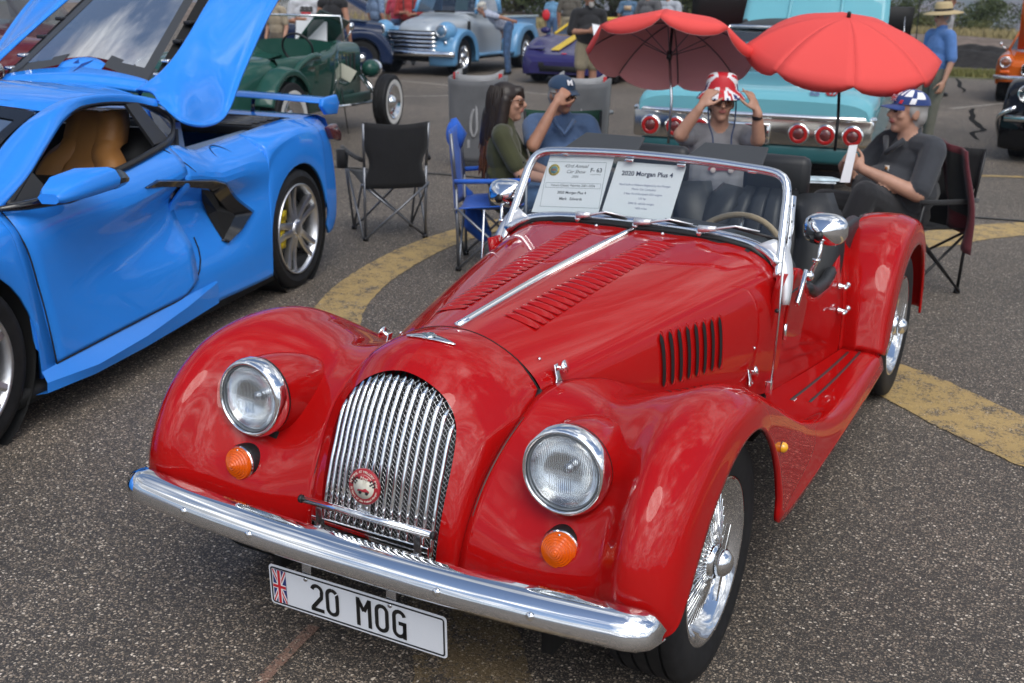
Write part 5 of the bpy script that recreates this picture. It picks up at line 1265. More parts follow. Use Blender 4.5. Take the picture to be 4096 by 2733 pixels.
def cap_hat(par, c, R, m, s=1.0, brim=True, up=.0):
    """baseball cap worn on a head at c"""
    R = np.array(R); b = MB(); rows = []
    for t in np.linspace(0, 1, 9):
        a = t*PI/2*.98; r = math.cos(a); rows.append([np.array(c)+R@(np.array([.090*r*math.cos(p), .018+.106*r*math.sin(p), .045+up+.080*math.sin(a)])*s) for p in np.linspace(0, 2*PI, 29)[:-1]])
    b.grid(np.array(rows), cv=True); 
    if brim:
        br = []
        for t in np.linspace(0, 1, 5):
            br.append([np.array(c)+R@(np.array([(.078+.0*t)*math.cos(p), -.060+(.105*t+.09*0)*math.sin(p)*1.0-.03*(1-t)*0, .048+up-.018*t-.012*abs(math.cos(p))**2])*s) for p in np.linspace(-PI, 0, 15)])
        b.grid(np.array(br)); b.grid(np.array(br)[:, :, :]+np.array([0,0,-.004]))
    b.lathe([(.006,0),(.005,.004),(0,.005)], np.array(c)+R@(np.array([0,.018,.123+up])*s), R@np.array([0,0,1]), 8, caps=False)
    return b.build('cap', m, par)
def shades(par, c, R, s=1.0, lens=(.03,.02,.015)):
    R = np.array(R); T = lambda *p: np.array(c)+R@(np.array(p)*s); b = MB()
    for g in (-1, 1):
        rows = [[T(g*(.006+.056*u), -.104+.022*u**2, .006+(.020-.043*v)*(1-.15*u)) for u in np.linspace(0, 1, 6)] for v in np.linspace(0, 1, 5)]
        b.grid(np.array(rows)); b.tube([T(g*.062,-.082,.016), T(g*.082,-.03,.014), T(g*.083,.02,.008)], .003, 5)
    b.tube([T(-.012,-.104,.016), T(.012,-.104,.016)], .003, 5)
    return b.build('sunglasses', mat('sunglass_lens', lens, .08, coat=1), par, smooth=True, solid=.002)
# ================================================================ vehicles in the background
def loft(name, secs, m, parent, nu=24, nv=26, caps=True, **k):
    """secs: list of (y, [(x,z) half profile from centre top down to the side foot]); mirrored"""
    R_ = []
    for y, pr in secs:
        h = cr1(pr, nv); h = np.concatenate([(h*[-1, 1])[::-1][:-1], h]); R_.append(np.stack([h[:, 0], np.full(len(h), y), h[:, 1]], 1))
    P = uni(np.array(R_), nu)
    b = MB().grid(P); n = P.shape[1]
    if caps: b.F += [tuple(range(n)), tuple((nu-1)*n+i for i in range(n))[::-1]]
    b.F = [f[::-1] for f in b.F]
    return b.build(name, m, parent, auto=k.pop('auto', 45), **k)
def pontoon(name, parent, m, sg, yc, zc, ro, rt, x0, x1, x2, a0, a1, flat=0, yscale=1.0):
    rows = []
    for a in np.linspace(math.radians(a0), math.radians(a1), 14):
        ca, sa = math.cos(a)*yscale, math.sin(a)
        r = rt+flat*abs(math.cos(a))
        rows.append([(x0, yc+r*.97*ca, zc+r*.97*sa), ((x0+x1)/2, yc+r*ca, zc+r*sa), (x1, yc+r*ca, zc+r*sa), (x2-.02, yc+r*.95*ca, zc+r*.95*sa), (x2, yc+(r*.5+ro*.5)*ca, zc+(r*.5+ro*.5)*sa), (x2-.005, yc+ro*ca, zc+ro*sa)])
    return surf(name, net(rows, 40, 22), m, parent, mirror=sg < 0, flip=False, solid=.02, offs=0)
def wheel(root, x, y, sx_, R, r, w, kind='disc', z=None, ww=0, m=None):
    z = R if z is None else z; c = np.array([x, y, z]); ax = np.array([sx_, 0, 0.]); m = m or CHROME
    ty = tyre(MB(), c-ax*w/2, ax, R, r, w, 36, 3).build('tyre', RUBBER, root, auto=35)
    if ww: MB().lathe([(r*1.02,.0),(r+ww*.5,.012),(r+ww,.008)], c-ax*.004, ax, 40, caps=False).build('whitewall', mat('whitewall', (.62,.61,.58), .6), ty)
    rim = MB().lathe([(r*1.01,.004),(r*.98,.008),(r*.93,-.01),(r*.85,-.05),(r*.80,-.09),(.02,-.10)], c, ax, 36, caps=False).build('rim', m, ty)
    if kind == 'five':
        for k in range(5):
            a = PI/2+2*PI*k/5; d = np.array([0, math.cos(a), math.sin(a)]); e_ = np.cross(ax, d)
            MB().prism([(.03,-.035),(r*.9,-.045),(r*.9,.045),(.03,.035)], c-ax*.05, d, e_, ax*.035).build('spoke', m, rim, bev=.006)
    MB().lathe([(r*.42,-.08),(r*.42,-.03),(r*.34,.0),(r*.18,.02),(0,.026)], c, ax, 24, caps=False).build('hub_cap', m if kind != 'steel' else CHROME, rim)
    if kind == 'steel':
        MB().lathe([(r*.98,.002),(r*.62,-.045),(r*.42,-.03)], c, ax, 28, caps=False).build('wheel_disc', m, rim)
    return ty
def lamp(parent, c, ax, r, m_ring=CHROME, name='headlight'):
    q = MB().lathe([(r*.9,-.04),(r,-.02),(r,.004),(r*.9,.014),(r*.84,.01)], c, ax, 24, caps=False).build(name, m_ring, parent)
    MB().lathe([(r*.85,-.0),(r*.5,-.035),(0,-.045)], c, ax, 20, caps=False).build('reflector', mat('lamp_reflector', ()), q)
    MB().lathe([(r*.86,.008),(r*.6,.02),(0,.028)], c, ax, 20, caps=False).build('lens', glassy('lamp_glass', ()), q); return q
def pane(name, pts, parent, m=None): return mesh(name, pts, [tuple(range(len(pts)))], m or glassy('car_window', (.30,.34,.34), .14), parent, smooth=False)

# ---------------------------------------------------------------- silver and blue pickup
tr = empty('pickup_truck', (-11.55, 17.75, 0), .075, 'silver and light blue vintage pickup truck with chrome bar grille', 'truck')
TB_ = mat('truck_blue', (.11,.29,.50), .35, 0, .6); TS = mat('truck_silver', (.40,.44,.475), .38, .35, .6); tr.scale = (1.07,1.07,1.07)
hp = lambda w, zt, zb, c=.75: [(0,zt),(w*.45,zt-.012),(w*.8,zt-.06),(w,zt-.20),(w*1.02,(zt+zb)/2),(w*1.0,zb)]
loft('bonnet', [(-.46,hp(.30,.80,.55)),(-.40,hp(.38,.93,.55)),(-.22,hp(.44,1.01,.55)),(.15,hp(.49,1.07,.55)),(.55,hp(.56,1.10,.55)),(.82,hp(.64,1.12,.55))], TS, tr)
for s in (-1, 1):
    f_ = pontoon('front_fender', tr, TB_, s, 0, .345, .40, .52, .40, .72, .92, 196, -12, flat=.05)
    MB().ell((s*.67,-.36,.80), (.20,.24,.20)).build('lamp_pod', TB_, tr)
    lamp(tr, (s*.66,-.575,.83), (0,-1,.05), .115)
    MB().box((s*.70,-.44,.62), (.34,.10,.22)).build('front_panel', TB_, tr, bev=.05)
    wheel(tr, s*.86, 0, s, .345, .215, .24, 'five'); wheel(tr, s*.88, 2.95, s, .355, .215, .27, 'five')
    pontoon('rear_fender', tr, TB_, s, 2.95, .36, .42, .56, .60, .78, .93, 190, -8, flat=.12)
    MB().box((s*.80,1.42,.36), (.22,1.75,.06)).build('running_board', TB_, tr, bev=.02)
    MB().lathe([(.035,0),(.03,.04)], (s*.74,-.52,.62), (0,-1,0), 12).build('parking_lamp', CHROME, tr)
for k in range(5):
    z = .775-.075*k; w_ = 1.06+.012*k
    MB().tube([(x, -.50-.085*math.cos(x/w_*2*1.2)+.0, z) for x in np.linspace(-w_/2, w_/2, 13)], .026, 8).build('grille_bar', CHROME, tr)
MB().box((0,-.46,.62), (1.04,.06,.40)).build('grille_backing', DARK, tr)
MB().tube([(x, -.70+.10*(abs(x)/.95)**2.5, .415) for x in np.linspace(-.96, .96, 21)], .055, 8).build('front_bumper', CHROME, tr)
MB().box((0,-.33,.955), (.42,.04,.022), R=Rx(.5)).build('bonnet_badge', CHROME, tr, bev=.006)
cabp = lambda w, zt, zb: [(0,zt),(w*.6,zt-.01),(w*.86,zt-.08),(w*.95,zt-.25),(w*1.04,zt-.62),(w*1.05,.72),(w*1.02,zb)]
loft('cab_body', [(.80,hp(.66,1.13,.40)),(.95,hp(.71,1.155,.40)),(1.30,hp(.73,1.15,.38)),(1.95,hp(.74,1.15,.38))], TS, tr)
loft('cab_roof', [(1.05,[(0,1.60),(.5,1.58),(.60,1.54),(.63,1.50)]),(1.15,[(0,1.68),(.5,1.66),(.62,1.60),(.65,1.52)]),(1.5,[(0,1.72),(.5,1.70),(.63,1.62),(.66,1.50)]),(1.95,[(0,1.66),(.5,1.64),(.61,1.58),(.64,1.50)])], TB_, tr)
for s in (-1, 1):
    MB().tube([(s*.68,.88,1.13),(s*.63,1.08,1.54)], .04, 8).build('cab_pillar', TB_, tr); MB().tube([(s*.70,1.93,1.12),(s*.64,1.93,1.52)], .06, 8).build('cab_pillar', TB_, tr); MB().box((s*.66,1.9,1.33), (.04,.16,.42)).build('cab_corner', TB_, tr)
    pane('side_window', [(s*.70,1.0,1.16),(s*.64,1.12,1.52),(s*.64,1.86,1.52),(s*.71,1.86,1.16)], tr)
    MB().box((s*.765,1.42,1.155), (.03,.95,.03)).build('window_sill', TB_, tr)
    MB().prism([(0,0),(.035,.01),(.045,.18),(.01,.19)], (s*.60,.66,.80), (0,1,0), (0,0,1), (s*.05,0,0)).build('cowl_vent', DARK, tr)
pane('windscreen', [(-.63,.90,1.15),(.63,.90,1.15),(.60,1.08,1.55),(-.60,1.08,1.55)], tr)
MB().tube([(-.66,.885,1.14),(0,.86,1.15),(.66,.885,1.14),(.61,1.08,1.56),(0,1.06,1.58),(-.61,1.08,1.56),(-.66,.885,1.14)], .016, 6).build('windscreen_seal', STEEL, tr)
mesh('window_card', [(.18,.93,1.18),(.46,.945,1.18),(.44,1.06,1.48),(.18,1.05,1.48)], [(0,1,2,3)], mat('card_mint', (.45,.66,.62), .6), tr, smooth=False)
MB().box((0,.90,1.15), (.45,.14,.04)).build('vent_lid', DARK, tr, bev=.01)
MB().box((0,3.05,.78), (1.22,2.1,.50)).build('load_bed', TB_, tr, bev=.02); MB().box((.63,3.05,1.05), (.05,2.15,.05)).build('bed_rail', mat('rail_pale', (.35,.42,.45), .4), tr, bev=.01); MB().box((-.63,3.05,1.05), (.05,2.15,.05)).build('bed_rail', mat('rail_pale', ()), tr, bev=.01)
MB().box((0,1.4,.30), (1.2,3.6,.10)).build('chassis', DARK, tr)

# ---------------------------------------------------------------- dark green open hot rod (front points away to the right)
gr = empty('green_hot_rod', (-7.38, 9.15, 0), .22+PI, 'dark green open-top hot rod with whitewall tyres behind the blue spoiler', 'car')
GR = paint('dark_green_paint', (.016,.068,.052)); gr.scale = (1.06,1.06,1.06); GC = mat('chassis_green', (.010,.05,.036), .4)
bp = lambda w, zt, zb: [(0,zt),(w*.55,zt-.005),(w*.85,zt-.03),(w*.98,zt-.10),(w*1.0,(zt+zb)/2),(w*.97,zb)]
loft('bonnet', [(-.16,bp(.27,.985,.36)),(.1,bp(.30,1.0,.36)),(.55,bp(.37,1.02,.36)),(.98,bp(.47,1.045,.36))], GR, gr)
for s in (-1, 1):
    for k in range(3):
        MB().tube([(s*(.20+.03*k),.25+.10*k,1.0),(s*(.24+.03*k),.45+.10*k,1.008)], [.008,.014], 6).build('bonnet_louver', GR, gr)
        MB().box((s*(.315+.02*k),.12+.16*k,.72), (.01,.035,.30), rz=0).build('side_louver', DARK, gr)
tb = lambda w, zt: [(w*.30,zt-.16),(w*.86,zt-.10),(w*.93,zt-.015),(w*.98,zt-.01),(w*1.02,zt-.05),(w*1.03,.62),(w*.95,.38)]
body = [(.98,tb(.49,1.04)),(1.15,tb(.55,1.02)),(1.5,tb(.64,.98)),(2.0,tb(.70,.96)),(2.45,tb(.71,.96)),(2.75,tb(.66,.95))]
for s in (False, True):
    P = uni(np.array([[(x, y, z) for x, z in cr1(pr, 24)] for y, pr in body]), 26); surf('body_side', P, GR, gr, mirror=s, flip=True)
loft('tail', [(2.72,bp(.68,.96,.38)),(3.0,bp(.64,.93,.36)),(3.3,bp(.55,.80,.34)),(3.48,bp(.42,.60,.34))], GR, gr)
loft('firewall', [(.96,bp(.48,1.045,.36)),(1.02,bp(.50,1.05,.36))], GR, gr)
for s in (-1, 1):
    # swept crease of the rear quarter and rear fender bulge
    MB().tube(cr1([(s*.70,1.9,.93),(s*.73,2.2,.92),(s*.74,2.5,.82),(s*.74,2.68,.62),(s*.72,2.72,.42)], 24), .035, 8).build('body_bead', GR, gr)
    pontoon('rear_fender', gr, GR, s, 2.69, .37, .42, .50, .60, .70, .80, 150, 20)
    wheel(gr, s*.80, 2.69, s, .365, .215, .22, 'steel', ww=.075, m=CHROME); wheel(gr, s*.76, 0, s, .318, .195, .155, 'steel', ww=.062, m=CHROME)
    MB().tube([(s*.70,0,.32),(s*.30,.02,.30)], .025, 8).build('axle_half', CHROME, gr); MB().tube([(s*.55,.02,.31),(s*.42,1.25,.34)], .017, 8).build('radius_rod', CHROME, gr)
    MB().tube([(s*.58,.0,.33),(s*.36,.0,.62)], .022, 8).build('shock_absorber', CHROME, gr)
    MB().tube([(s*.50,-.05,.36),(s*.30,-.05,.60)], .015, 8).build('lamp_bar', CHROME, gr)
    MB().ell((s*.44,-.07,.685), (.105,.13,.105)).build('headlight_shell', GR, gr); lamp(gr, (s*.44,-.185,.685), (0,-1,0), .10)
    MB().box((s*.36,1.3,.36), (.06,3.0,.12)).build('frame_rail', GC, gr, bev=.02)
MB().tube([(-.60,1.04,1.04),(-.61,1.14,1.30),(.61,1.14,1.30),(.60,1.04,1.04)], .014, 8).build('windscreen_frame', CHROME, gr)
MB().box((0,-.18,.66), (.40,.05,.58)).build('radiator_shell', CHROME, gr, bev=.03)
MB().box((0,2.2,.62), (1.2,.9,.30)).build('seat', LEATHB, gr, bev=.08)
MB().tube([(-.3+.17*math.cos(a),1.55+.06*math.sin(a),.98+.15*math.sin(a)) for a in np.linspace(0, 2*PI, 25)], .012, 6, caps=False).build('steering_wheel', BLACKP, gr)
for s in (-1, 1): MB().tube([(s*.64,1.10,1.04),(s*.72,1.12,1.16)], .007, 6).ell((s*.73,1.12,1.20), (.02,.045,.045)).build('side_mirror', CHROME, gr)
# raised bonnet side and cards
mesh('bonnet_top', [(-.02,.0,1.0),(-.02,.95,1.05),(-.30,.98,1.36),(-.26,.1,1.22)], [(0,1,2,3)], GR, gr, smooth=False, solid=.015)
card = MB().prism([(-.16,-.11),(.16,-.11),(.16,.11),(-.16,.11)], (-6.80,8.55,.74), (.80,.25,-.40), (.35,.15,.60), (.004,-.006,.004)).build('display_card', mat('card_cream', (.60,.60,.50), .6), None, smooth=False, bev=.001)
tag(card, 'small cream show card on a stake beside the green hot rod', 'sign')
cp = np.array((-6.80,8.55,.74)); cu2 = np.array((.80,.25,-.40)); cu2 /= np.linalg.norm(cu2); cv2 = np.array((.35,.15,.60)); cv2 -= cu2*(cu2@cv2); cv2 /= np.linalg.norm(cv2); cn2 = np.cross(cu2, cv2)
for a, b_, w_, h_ in ((-.07,.05,.06,.03),(.04,.04,.09,.012),(.03,-.02,.12,.010),(-.05,-.05,.09,.010)): MB().prism([(-w_/2,-h_/2),(w_/2,-h_/2),(w_/2,h_/2),(-w_/2,h_/2)], cp+cu2*a+cv2*b_+cn2*.004, cu2, cv2, cn2*.001).build('printed_block', GI, card, smooth=False)
MB().tube([cp-cv2*.08, (cp[0]+.02,cp[1]+.06,.0)], .007, 6).build('card_stake', BLACKP, card)
sheetp = mesh('paper_sheet', [(-7.30,8.30,1.03),(-6.98,8.50,1.03),(-6.99,8.52,1.30),(-7.28,8.32,1.31)], [(0,1,2,3)], WHITE, None, smooth=False, solid=.002); tag(sheetp, 'white paper sheet propped up on the green hot rod windscreen', 'paper')

# ---------------------------------------------------------------- turquoise coupe with black roof, rear view
im = empty('turquoise_coupe', (-1.40, 7.14, 0), .13, 'turquoise 1960s coupe with black vinyl roof seen from the rear, behind the umbrellas', 'car')
IM = paint('turquoise_paint', (.16,.43,.50), .3); IMD = mat('lower_teal', (.02,.10,.11), .4)
im.scale = (1.04,1.04,1.06)   # local: y = 0 at rear bumper, forward is +y
ip = lambda w, zt, zb: [(0,zt),(w*.55,zt-.004),(w*.86,zt-.022),(w*.97,zt-.07),(w*1.0,zt-.20),(w*.985,(zt+zb)/2),(w*.955,zb)]
ob = lambda n, s_, m=IM, **k: loft(n, s_, m, im, **k)
ob('rear_body', [(.02,ip(.965,.80,.52)),(.12,ip(.985,.865,.45)),(.45,ip(1.0,.90,.36)),(1.0,ip(1.0,.925,.34)),(1.7,ip(1.0,.945,.34)),(2.6,ip(1.0,.945,.34)),(3.6,ip(1.0,.95,.34))])
ob('front_body', [(3.6,ip(1.0,.95,.34)),(4.4,ip(1.0,.93,.36)),(5.3,ip(.98,.86,.42))])
rp_ = lambda w, zt, zb: [(0,zt),(w*.6,zt-.010),(w*.88,zt-.05),(w*.98,zt-.13),(w*1.04,(zt+zb)/2),(w*1.10,zb)]
ob('vinyl_roof', [(1.95,rp_(.60,1.305,1.22)),(2.2,rp_(.62,1.36,1.22)),(2.8,rp_(.64,1.385,1.22)),(3.3,rp_(.62,1.35,1.22))], mat('black_vinyl', (.03,.032,.034), .55, bump=.2, bscale=200))
for s in (-1, 1):
    MB().prism([(1.30,.94),(1.95,.94),(2.25,1.22),(1.95,1.30)], (s*.70,0,0), (0,1,0), (0,0,1), (s*.06,0,0)).build('roof_quarter', mat('black_vinyl', ()), im, bev=.02)
    pane('side_window', [(s*.80,2.1,.96),(s*.66,2.35,1.30),(s*.64,3.2,1.32),(s*.80,3.7,.96)], im)
    MB().tube([(s*.64,3.2,1.34),(s*.76,3.85,.94)], .03, 6).build('screen_pillar', mat('black_vinyl', ()), im)
    for k in range(3):
        x = s*(.84-.215*k); q = MB().lathe([(.088,-.02),(.088,.012),(.076,.018)], (x,-.012,.545), (0,-1,0), 24, caps=False).build('tail_light', CHROME, im)
        MB().prism(rrect(.185,.15,.04), (x,.006,.55), (1,0,0), (0,0,1), (0,-.012,0)).build('lamp_bezel', mat('bezel_dark_red', (.10,.008,.008), .3), q)
        MB().lathe([(.076,.012),(.05,.026),(.046,.02)], (x,-.012,.545), (0,-1,0), 24, caps=False).build('lens', mat('tail_red', (.42,.012,.012), .15, coat=1), q); MB().lathe([(.044,.020),(.03,.030),(0,.032)], (x,-.012,.545), (0,-1,0), 18, caps=False).build('lens_centre', mat('tail_dark', (.12,.02,.02), .12, coat=1), q)
    wheel(im, s*.90, 1.35, s, .335, .20, .20, 'steel', m=STEEL); wheel(im, s*.88, 4.37, s, .335, .20, .20, 'steel', m=STEEL)
    MB().box((s*.97,.12,.62), (.05,.22,.10)).build('bumper_corner', CHROME, im, bev=.02)
pane('rear_window', [(-.66,1.28,.93),(.66,1.28,.93),(.55,1.95,1.30),(-.55,1.95,1.30)], im, glassy('teal_window', (.30,.42,.42), .18))
MB().tube([(-.70,1.26,.925),(.70,1.26,.925),(.58,1.95,1.315),(-.58,1.95,1.315),(-.70,1.26,.925)], .014, 6).build('rear_window_trim', CHROME, im)
MB().tube([(-.56,1.93,1.315),(.56,1.93,1.315)], .02, 6).build('roof_trim', CHROME, im)
MB().prism(rrect(1.98,.22,.03), (0,.0,.56), (1,0,0), (0,0,1), (0,-.012,0)).build('bumper_face', mat('dull_chrome', (.55,.52,.46), .16, 1), im, bev=.006)
MB().tube([(x, -.02+.10*(abs(x)/1.0)**6, .675) for x in np.linspace(-1.0, 1.0, 31)], .026, 8).build('rear_bumper', CHROME, im)
MB().box((0,-.035,.53), (.36,.02,.17)).build('plate_recess', CHROME, im, bev=.01); MB().box((0,-.05,.53), (.31,.01,.135)).build('licence_plate', DARK, im)
MB().box((0,.10,.38), (1.86,.20,.14)).build('lower_valance', IMD, im, bev=.03); MB().box((0,2.6,.27), (1.7,4.6,.10)).build('underbody', DARK, im)
text('trunk_badge', 'SS', .085, CHROME, im, (.50,.08,.862), (1,0,0), (0,.75,.75), ext=.004, bold=.004); text('trunk_badge', '427', .065, mat('badge_redchrome', (.45,.03,.03), .3, .4), im, (.63,.085,.865), (1,0,0), (0,.75,.75), ext=.004, bold=.002, shear=.2)
hd_ = net([[(-.80,3.75,.98),(-.4,3.75,1.0),(0,3.75,1.01),(.4,3.75,1.0),(.80,3.75,.98)],[(-.80,4.05,1.40),(-.4,4.04,1.43),(0,4.03,1.45),(.4,4.04,1.43),(.80,4.05,1.40)],[(-.76,4.40,1.95),(-.38,4.38,1.98),(0,4.37,2.0),(.38,4.38,1.98),(.76,4.40,1.95)]], 14, 20)
surf('raised_bonnet', hd_, IM, im, flip=True, solid=.03)
for x in (-.30,.30): MB().tube([(x,3.76,1.025),(x*.95,4.03,1.47),(x*.9,4.36,2.02)], .02, 6).build('bonnet_crease', IM, im)
MB().tube([(1.12,3.9,1.0),(1.10,3.95,1.9)], .006, 5).build('aerial', BLACKP, im)

# ---------------------------------------------------------------- purple sports car
pu_ = empty('purple_sports_car', (-8.15, 17.9, 0), .12, 'low purple sports car with two yellow bonnet stripes', 'car')
PU = paint('purple_paint', (.030,.026,.105))
pp = lambda w, zt, ze, zb: [(0,zt),(w*.5,zt),(w*.80,ze+.01),(w*.93,ze),(w*1.0,ze-.14),(w*.98,zb)]
loft('nose_body', [(-.92,pp(.62,.42,.40,.20)),(-.80,pp(.80,.53,.53,.17)),(-.45,pp(.90,.63,.68,.17)),(0,pp(.93,.71,.80,.17)),(.5,pp(.93,.80,.83,.18)),(.85,pp(.93,.86,.86,.18))], PU, pu_)
loft('rear_body', [(.85,pp(.93,.86,.86,.18)),(1.8,pp(.93,.88,.90,.18)),(2.7,pp(.95,.94,.94,.2)),(3.4,pp(.90,.92,.90,.3))], PU, pu_)
for x in (-.24,.24):
    surf('bonnet_stripe', [[(x+d, y, z+.006) for d in (-.09,.09)] for y, z in ((-.55,.615),(-.3,.665),(0,.713),(.4,.787),(.8,.855))], mat('stripe_yellow', (.62,.42,.02), .4), pu_, flip=True)
loft('roof', [(1.45,[(0,1.17),(.45,1.15),(.55,1.10)]),(1.7,[(0,1.20),(.45,1.18),(.56,1.12)]),(2.1,[(0,1.17),(.45,1.15),(.55,1.05)])], mat('stripe_yellow', ()), pu_)
pane('windscreen', [(-.72,.86,.87),(.72,.86,.87),(.55,1.45,1.13),(-.55,1.45,1.13)], pu_)
for s in (-1, 1):
    MB().tube([(s*.74,.86,.87),(s*.56,1.45,1.12)], .03, 6).build('pillar', mat('stripe_yellow', ()), pu_)
    MB().prism(rrect(.36,.10,.04), (s*.50,-.885,.36), (1,s*.25,0), (0,0,1), (0,-.02,0)).build('fog_lamp_opening', DARK, pu_)
    wheel(pu_, s*.86, 0, s, .325, .22, .24, 'five', m=ALLOY); wheel(pu_, s*.88, 2.65, s, .335, .23, .27, 'five', m=ALLOY)
    MB().ell((s*.98,.95,.93), (.11,.06,.065)).build('door_mirror', PU, pu_); MB().box((s*.60,-.55,.66), (.30,.20,.012), R=Rx(.25)).build('lamp_cover', PU, pu_, bev=.004)
MB().box((0,-.93,.30), (.8,.04,.10)).build('air_dam', DARK, pu_); MB().ell((0,-.70,.565), (.06,.035,.012)).build('nose_badge', REDDECAL, pu_)
MB().box((0,1.2,.17), (1.6,3.6,.08)).build('underbody', DARK, pu_)

# ---------------------------------------------------------------- navy vintage sedan behind the hot rod
nv_ = empty('navy_vintage_sedan', (-14.9, 15.3, 0), -1.0, 'dark navy vintage sedan parked behind the green hot rod', 'car')
NVY = paint('navy_paint', (.010,.020,.055), .25)
vp = lambda w, zt, zb: [(0,zt),(w*.7,zt-.02),(w*.95,zt-.12),(w,zt-.4),(w*.98,zb)]
loft('cabin_lower', [(.75,vp(.60,1.14,.40)),(1.2,vp(.72,1.12,.38)),(2.2,vp(.76,1.10,.38)),(3.3,vp(.62,1.0,.42))], NVY, nv_)
loft('cabin_roof', [(1.0,[(0,1.62),(.5,1.60),(.62,1.50)]),(1.5,[(0,1.70),(.5,1.68),(.66,1.55)]),(2.4,[(0,1.66),(.5,1.64),(.64,1.5)]),(3.0,[(0,1.40),(.45,1.36),(.6,1.2)])], NVY, nv_)
loft('bonnet', [(-.5,vp(.22,1.02,.45)),(0,vp(.34,1.10,.42)),(.75,vp(.58,1.15,.40))], NVY, nv_)
for s in (-1, 1):
    pontoon('front_fender', nv_, NVY, s, 0, .36, .38, .50, .40, .72, .88, 195, -15, flat=.08); pontoon('rear_fender', nv_, NVY, s, 2.9, .36, .38, .52, .55, .76, .90, 190, -12, flat=.1)
    MB().box((s*.76,1.45,.36), (.24,2.0,.05)).build('running_board', BLACKP, nv_, bev=.01)
    wheel(nv_, s*.80, 0, s, .35, .22, .18, 'steel', m=NVY); wheel(nv_, s*.82, 2.9, s, .35, .22, .18, 'steel', m=NVY)
    for a, b_ in ((1.05,1.65),(1.72,2.4)): pane('side_window', [(s*.735,a,1.12),(s*.66,a+.04,1.50),(s*.66,b_,1.50),(s*.745,b_,1.12)], nv_)
    MB().tube([(s*.745,1.0,1.10),(s*.765,2.5,1.09)], .010, 6).build('belt_trim', STEEL, nv_); MB().tube([(s*.74,1.69,.5),(s*.75,1.69,1.1),(s*.67,1.69,1.5)], .008, 5).build('door_gap', STEEL, nv_)
    MB().tube([(s*.75,1.02,1.14),(s*.88,.98,1.18)], .012, 6).ell((s*.92,.97,1.20), (.07,.03,.05)).build('side_mirror', CHROME, nv_); lamp(nv_, (s*.50,-.40,.80), (0,-1,0), .11)
pane('windscreen', [(-.62,.80,1.14),(.62,.80,1.14),(.58,1.02,1.52),(-.58,1.02,1.52)], nv_)
MB().box((0,1.3,.28), (1.2,3.6,.10)).build('chassis', DARK, nv_); MB().tube([(-.8,-.62,.45),(0,-.68,.45),(.8,-.62,.45)], .04, 8).build('front_bumper', CHROME, nv_)

# ---------------------------------------------------------------- orange sports car at the right edge
og = empty('orange_sports_car', (.08, 19.6, 0), .02, 'orange small sports car with round headlight and open bonnet at right edge', 'car')
OR = paint('orange_paint', (.50,.10,.012), .3)
op_ = lambda w, zt, zb: [(0,zt),(w*.6,zt),(w*.84,zt+.015),(w*.97,zt-.05),(w*1.0,zt-.2),(w*.97,zb)]
loft('body', [(-.62,op_(.66,.62,.36)),(-.50,op_(.73,.72,.30)),(0,op_(.76,.79,.30)),(.9,op_(.76,.83,.30)),(2.2,op_(.76,.84,.30)),(3.1,op_(.70,.74,.34))], OR, og)
for s in (-1, 1):
    MB().ell((s*.58,-.46,.69), (.145,.22,.13)).build('lamp_pod', OR, og); lamp(og, (s*.58,-.675,.69), (0,-1,0), .095)
    MB().box((s*.57,-.66,.53), (.16,.04,.05)).build('side_lamp', AMB, og, bev=.01)
    wheel(og, s*.70, 0, s, .30, .19, .17, 'steel', m=STEEL); wheel(og, s*.70, 2.31, s, .30, .19, .17, 'steel', m=STEEL)
    MB().tube([(s*.66,.90,.84),(s*.52,1.22,1.22)], .02, 6).build('screen_pillar', OR, og); MB().tube([(s*.66,.6,.84),(s*.76,.58,.92)], .008, 6).ell((s*.78,.58,.95), (.03,.05,.035)).build('wing_mirror', CHROME, og)
pane('windscreen', [(-.64,.92,.84),(.64,.92,.84),(.51,1.22,1.21),(-.51,1.22,1.21)], og)
MB().tube([(-.74,-.66,.44),(-.5,-.72,.44),(.5,-.72,.44),(.74,-.66,.44)], .035, 8).build('front_bumper', CHROME, og)
MB().prism(rrect(.62,.17,.05), (0,-.63,.58), (1,0,0), (0,0,1), (0,-.02,0)).build('grille', DARK, og); MB().tube([(a, -.655, .58+b_) for a, b_ in rrect(.62,.17,.05)+[rrect(.62,.17,.05)[0]]], .012, 6).build('grille_surround', CHROME, og)
surf('raised_bonnet', [[(x, .85-t*.35, .86+t*.85) for x in (-.52,0,.52)] for t in (0,.5,1)], OR, og, flip=False, solid=.02)
loft('roof', [(1.22,[(0,1.24),(.45,1.22),(.54,1.18)]),(1.7,[(0,1.27),(.45,1.25),(.55,1.18)]),(2.2,[(0,1.18),(.42,1.15),(.52,1.05)])], OR, og)

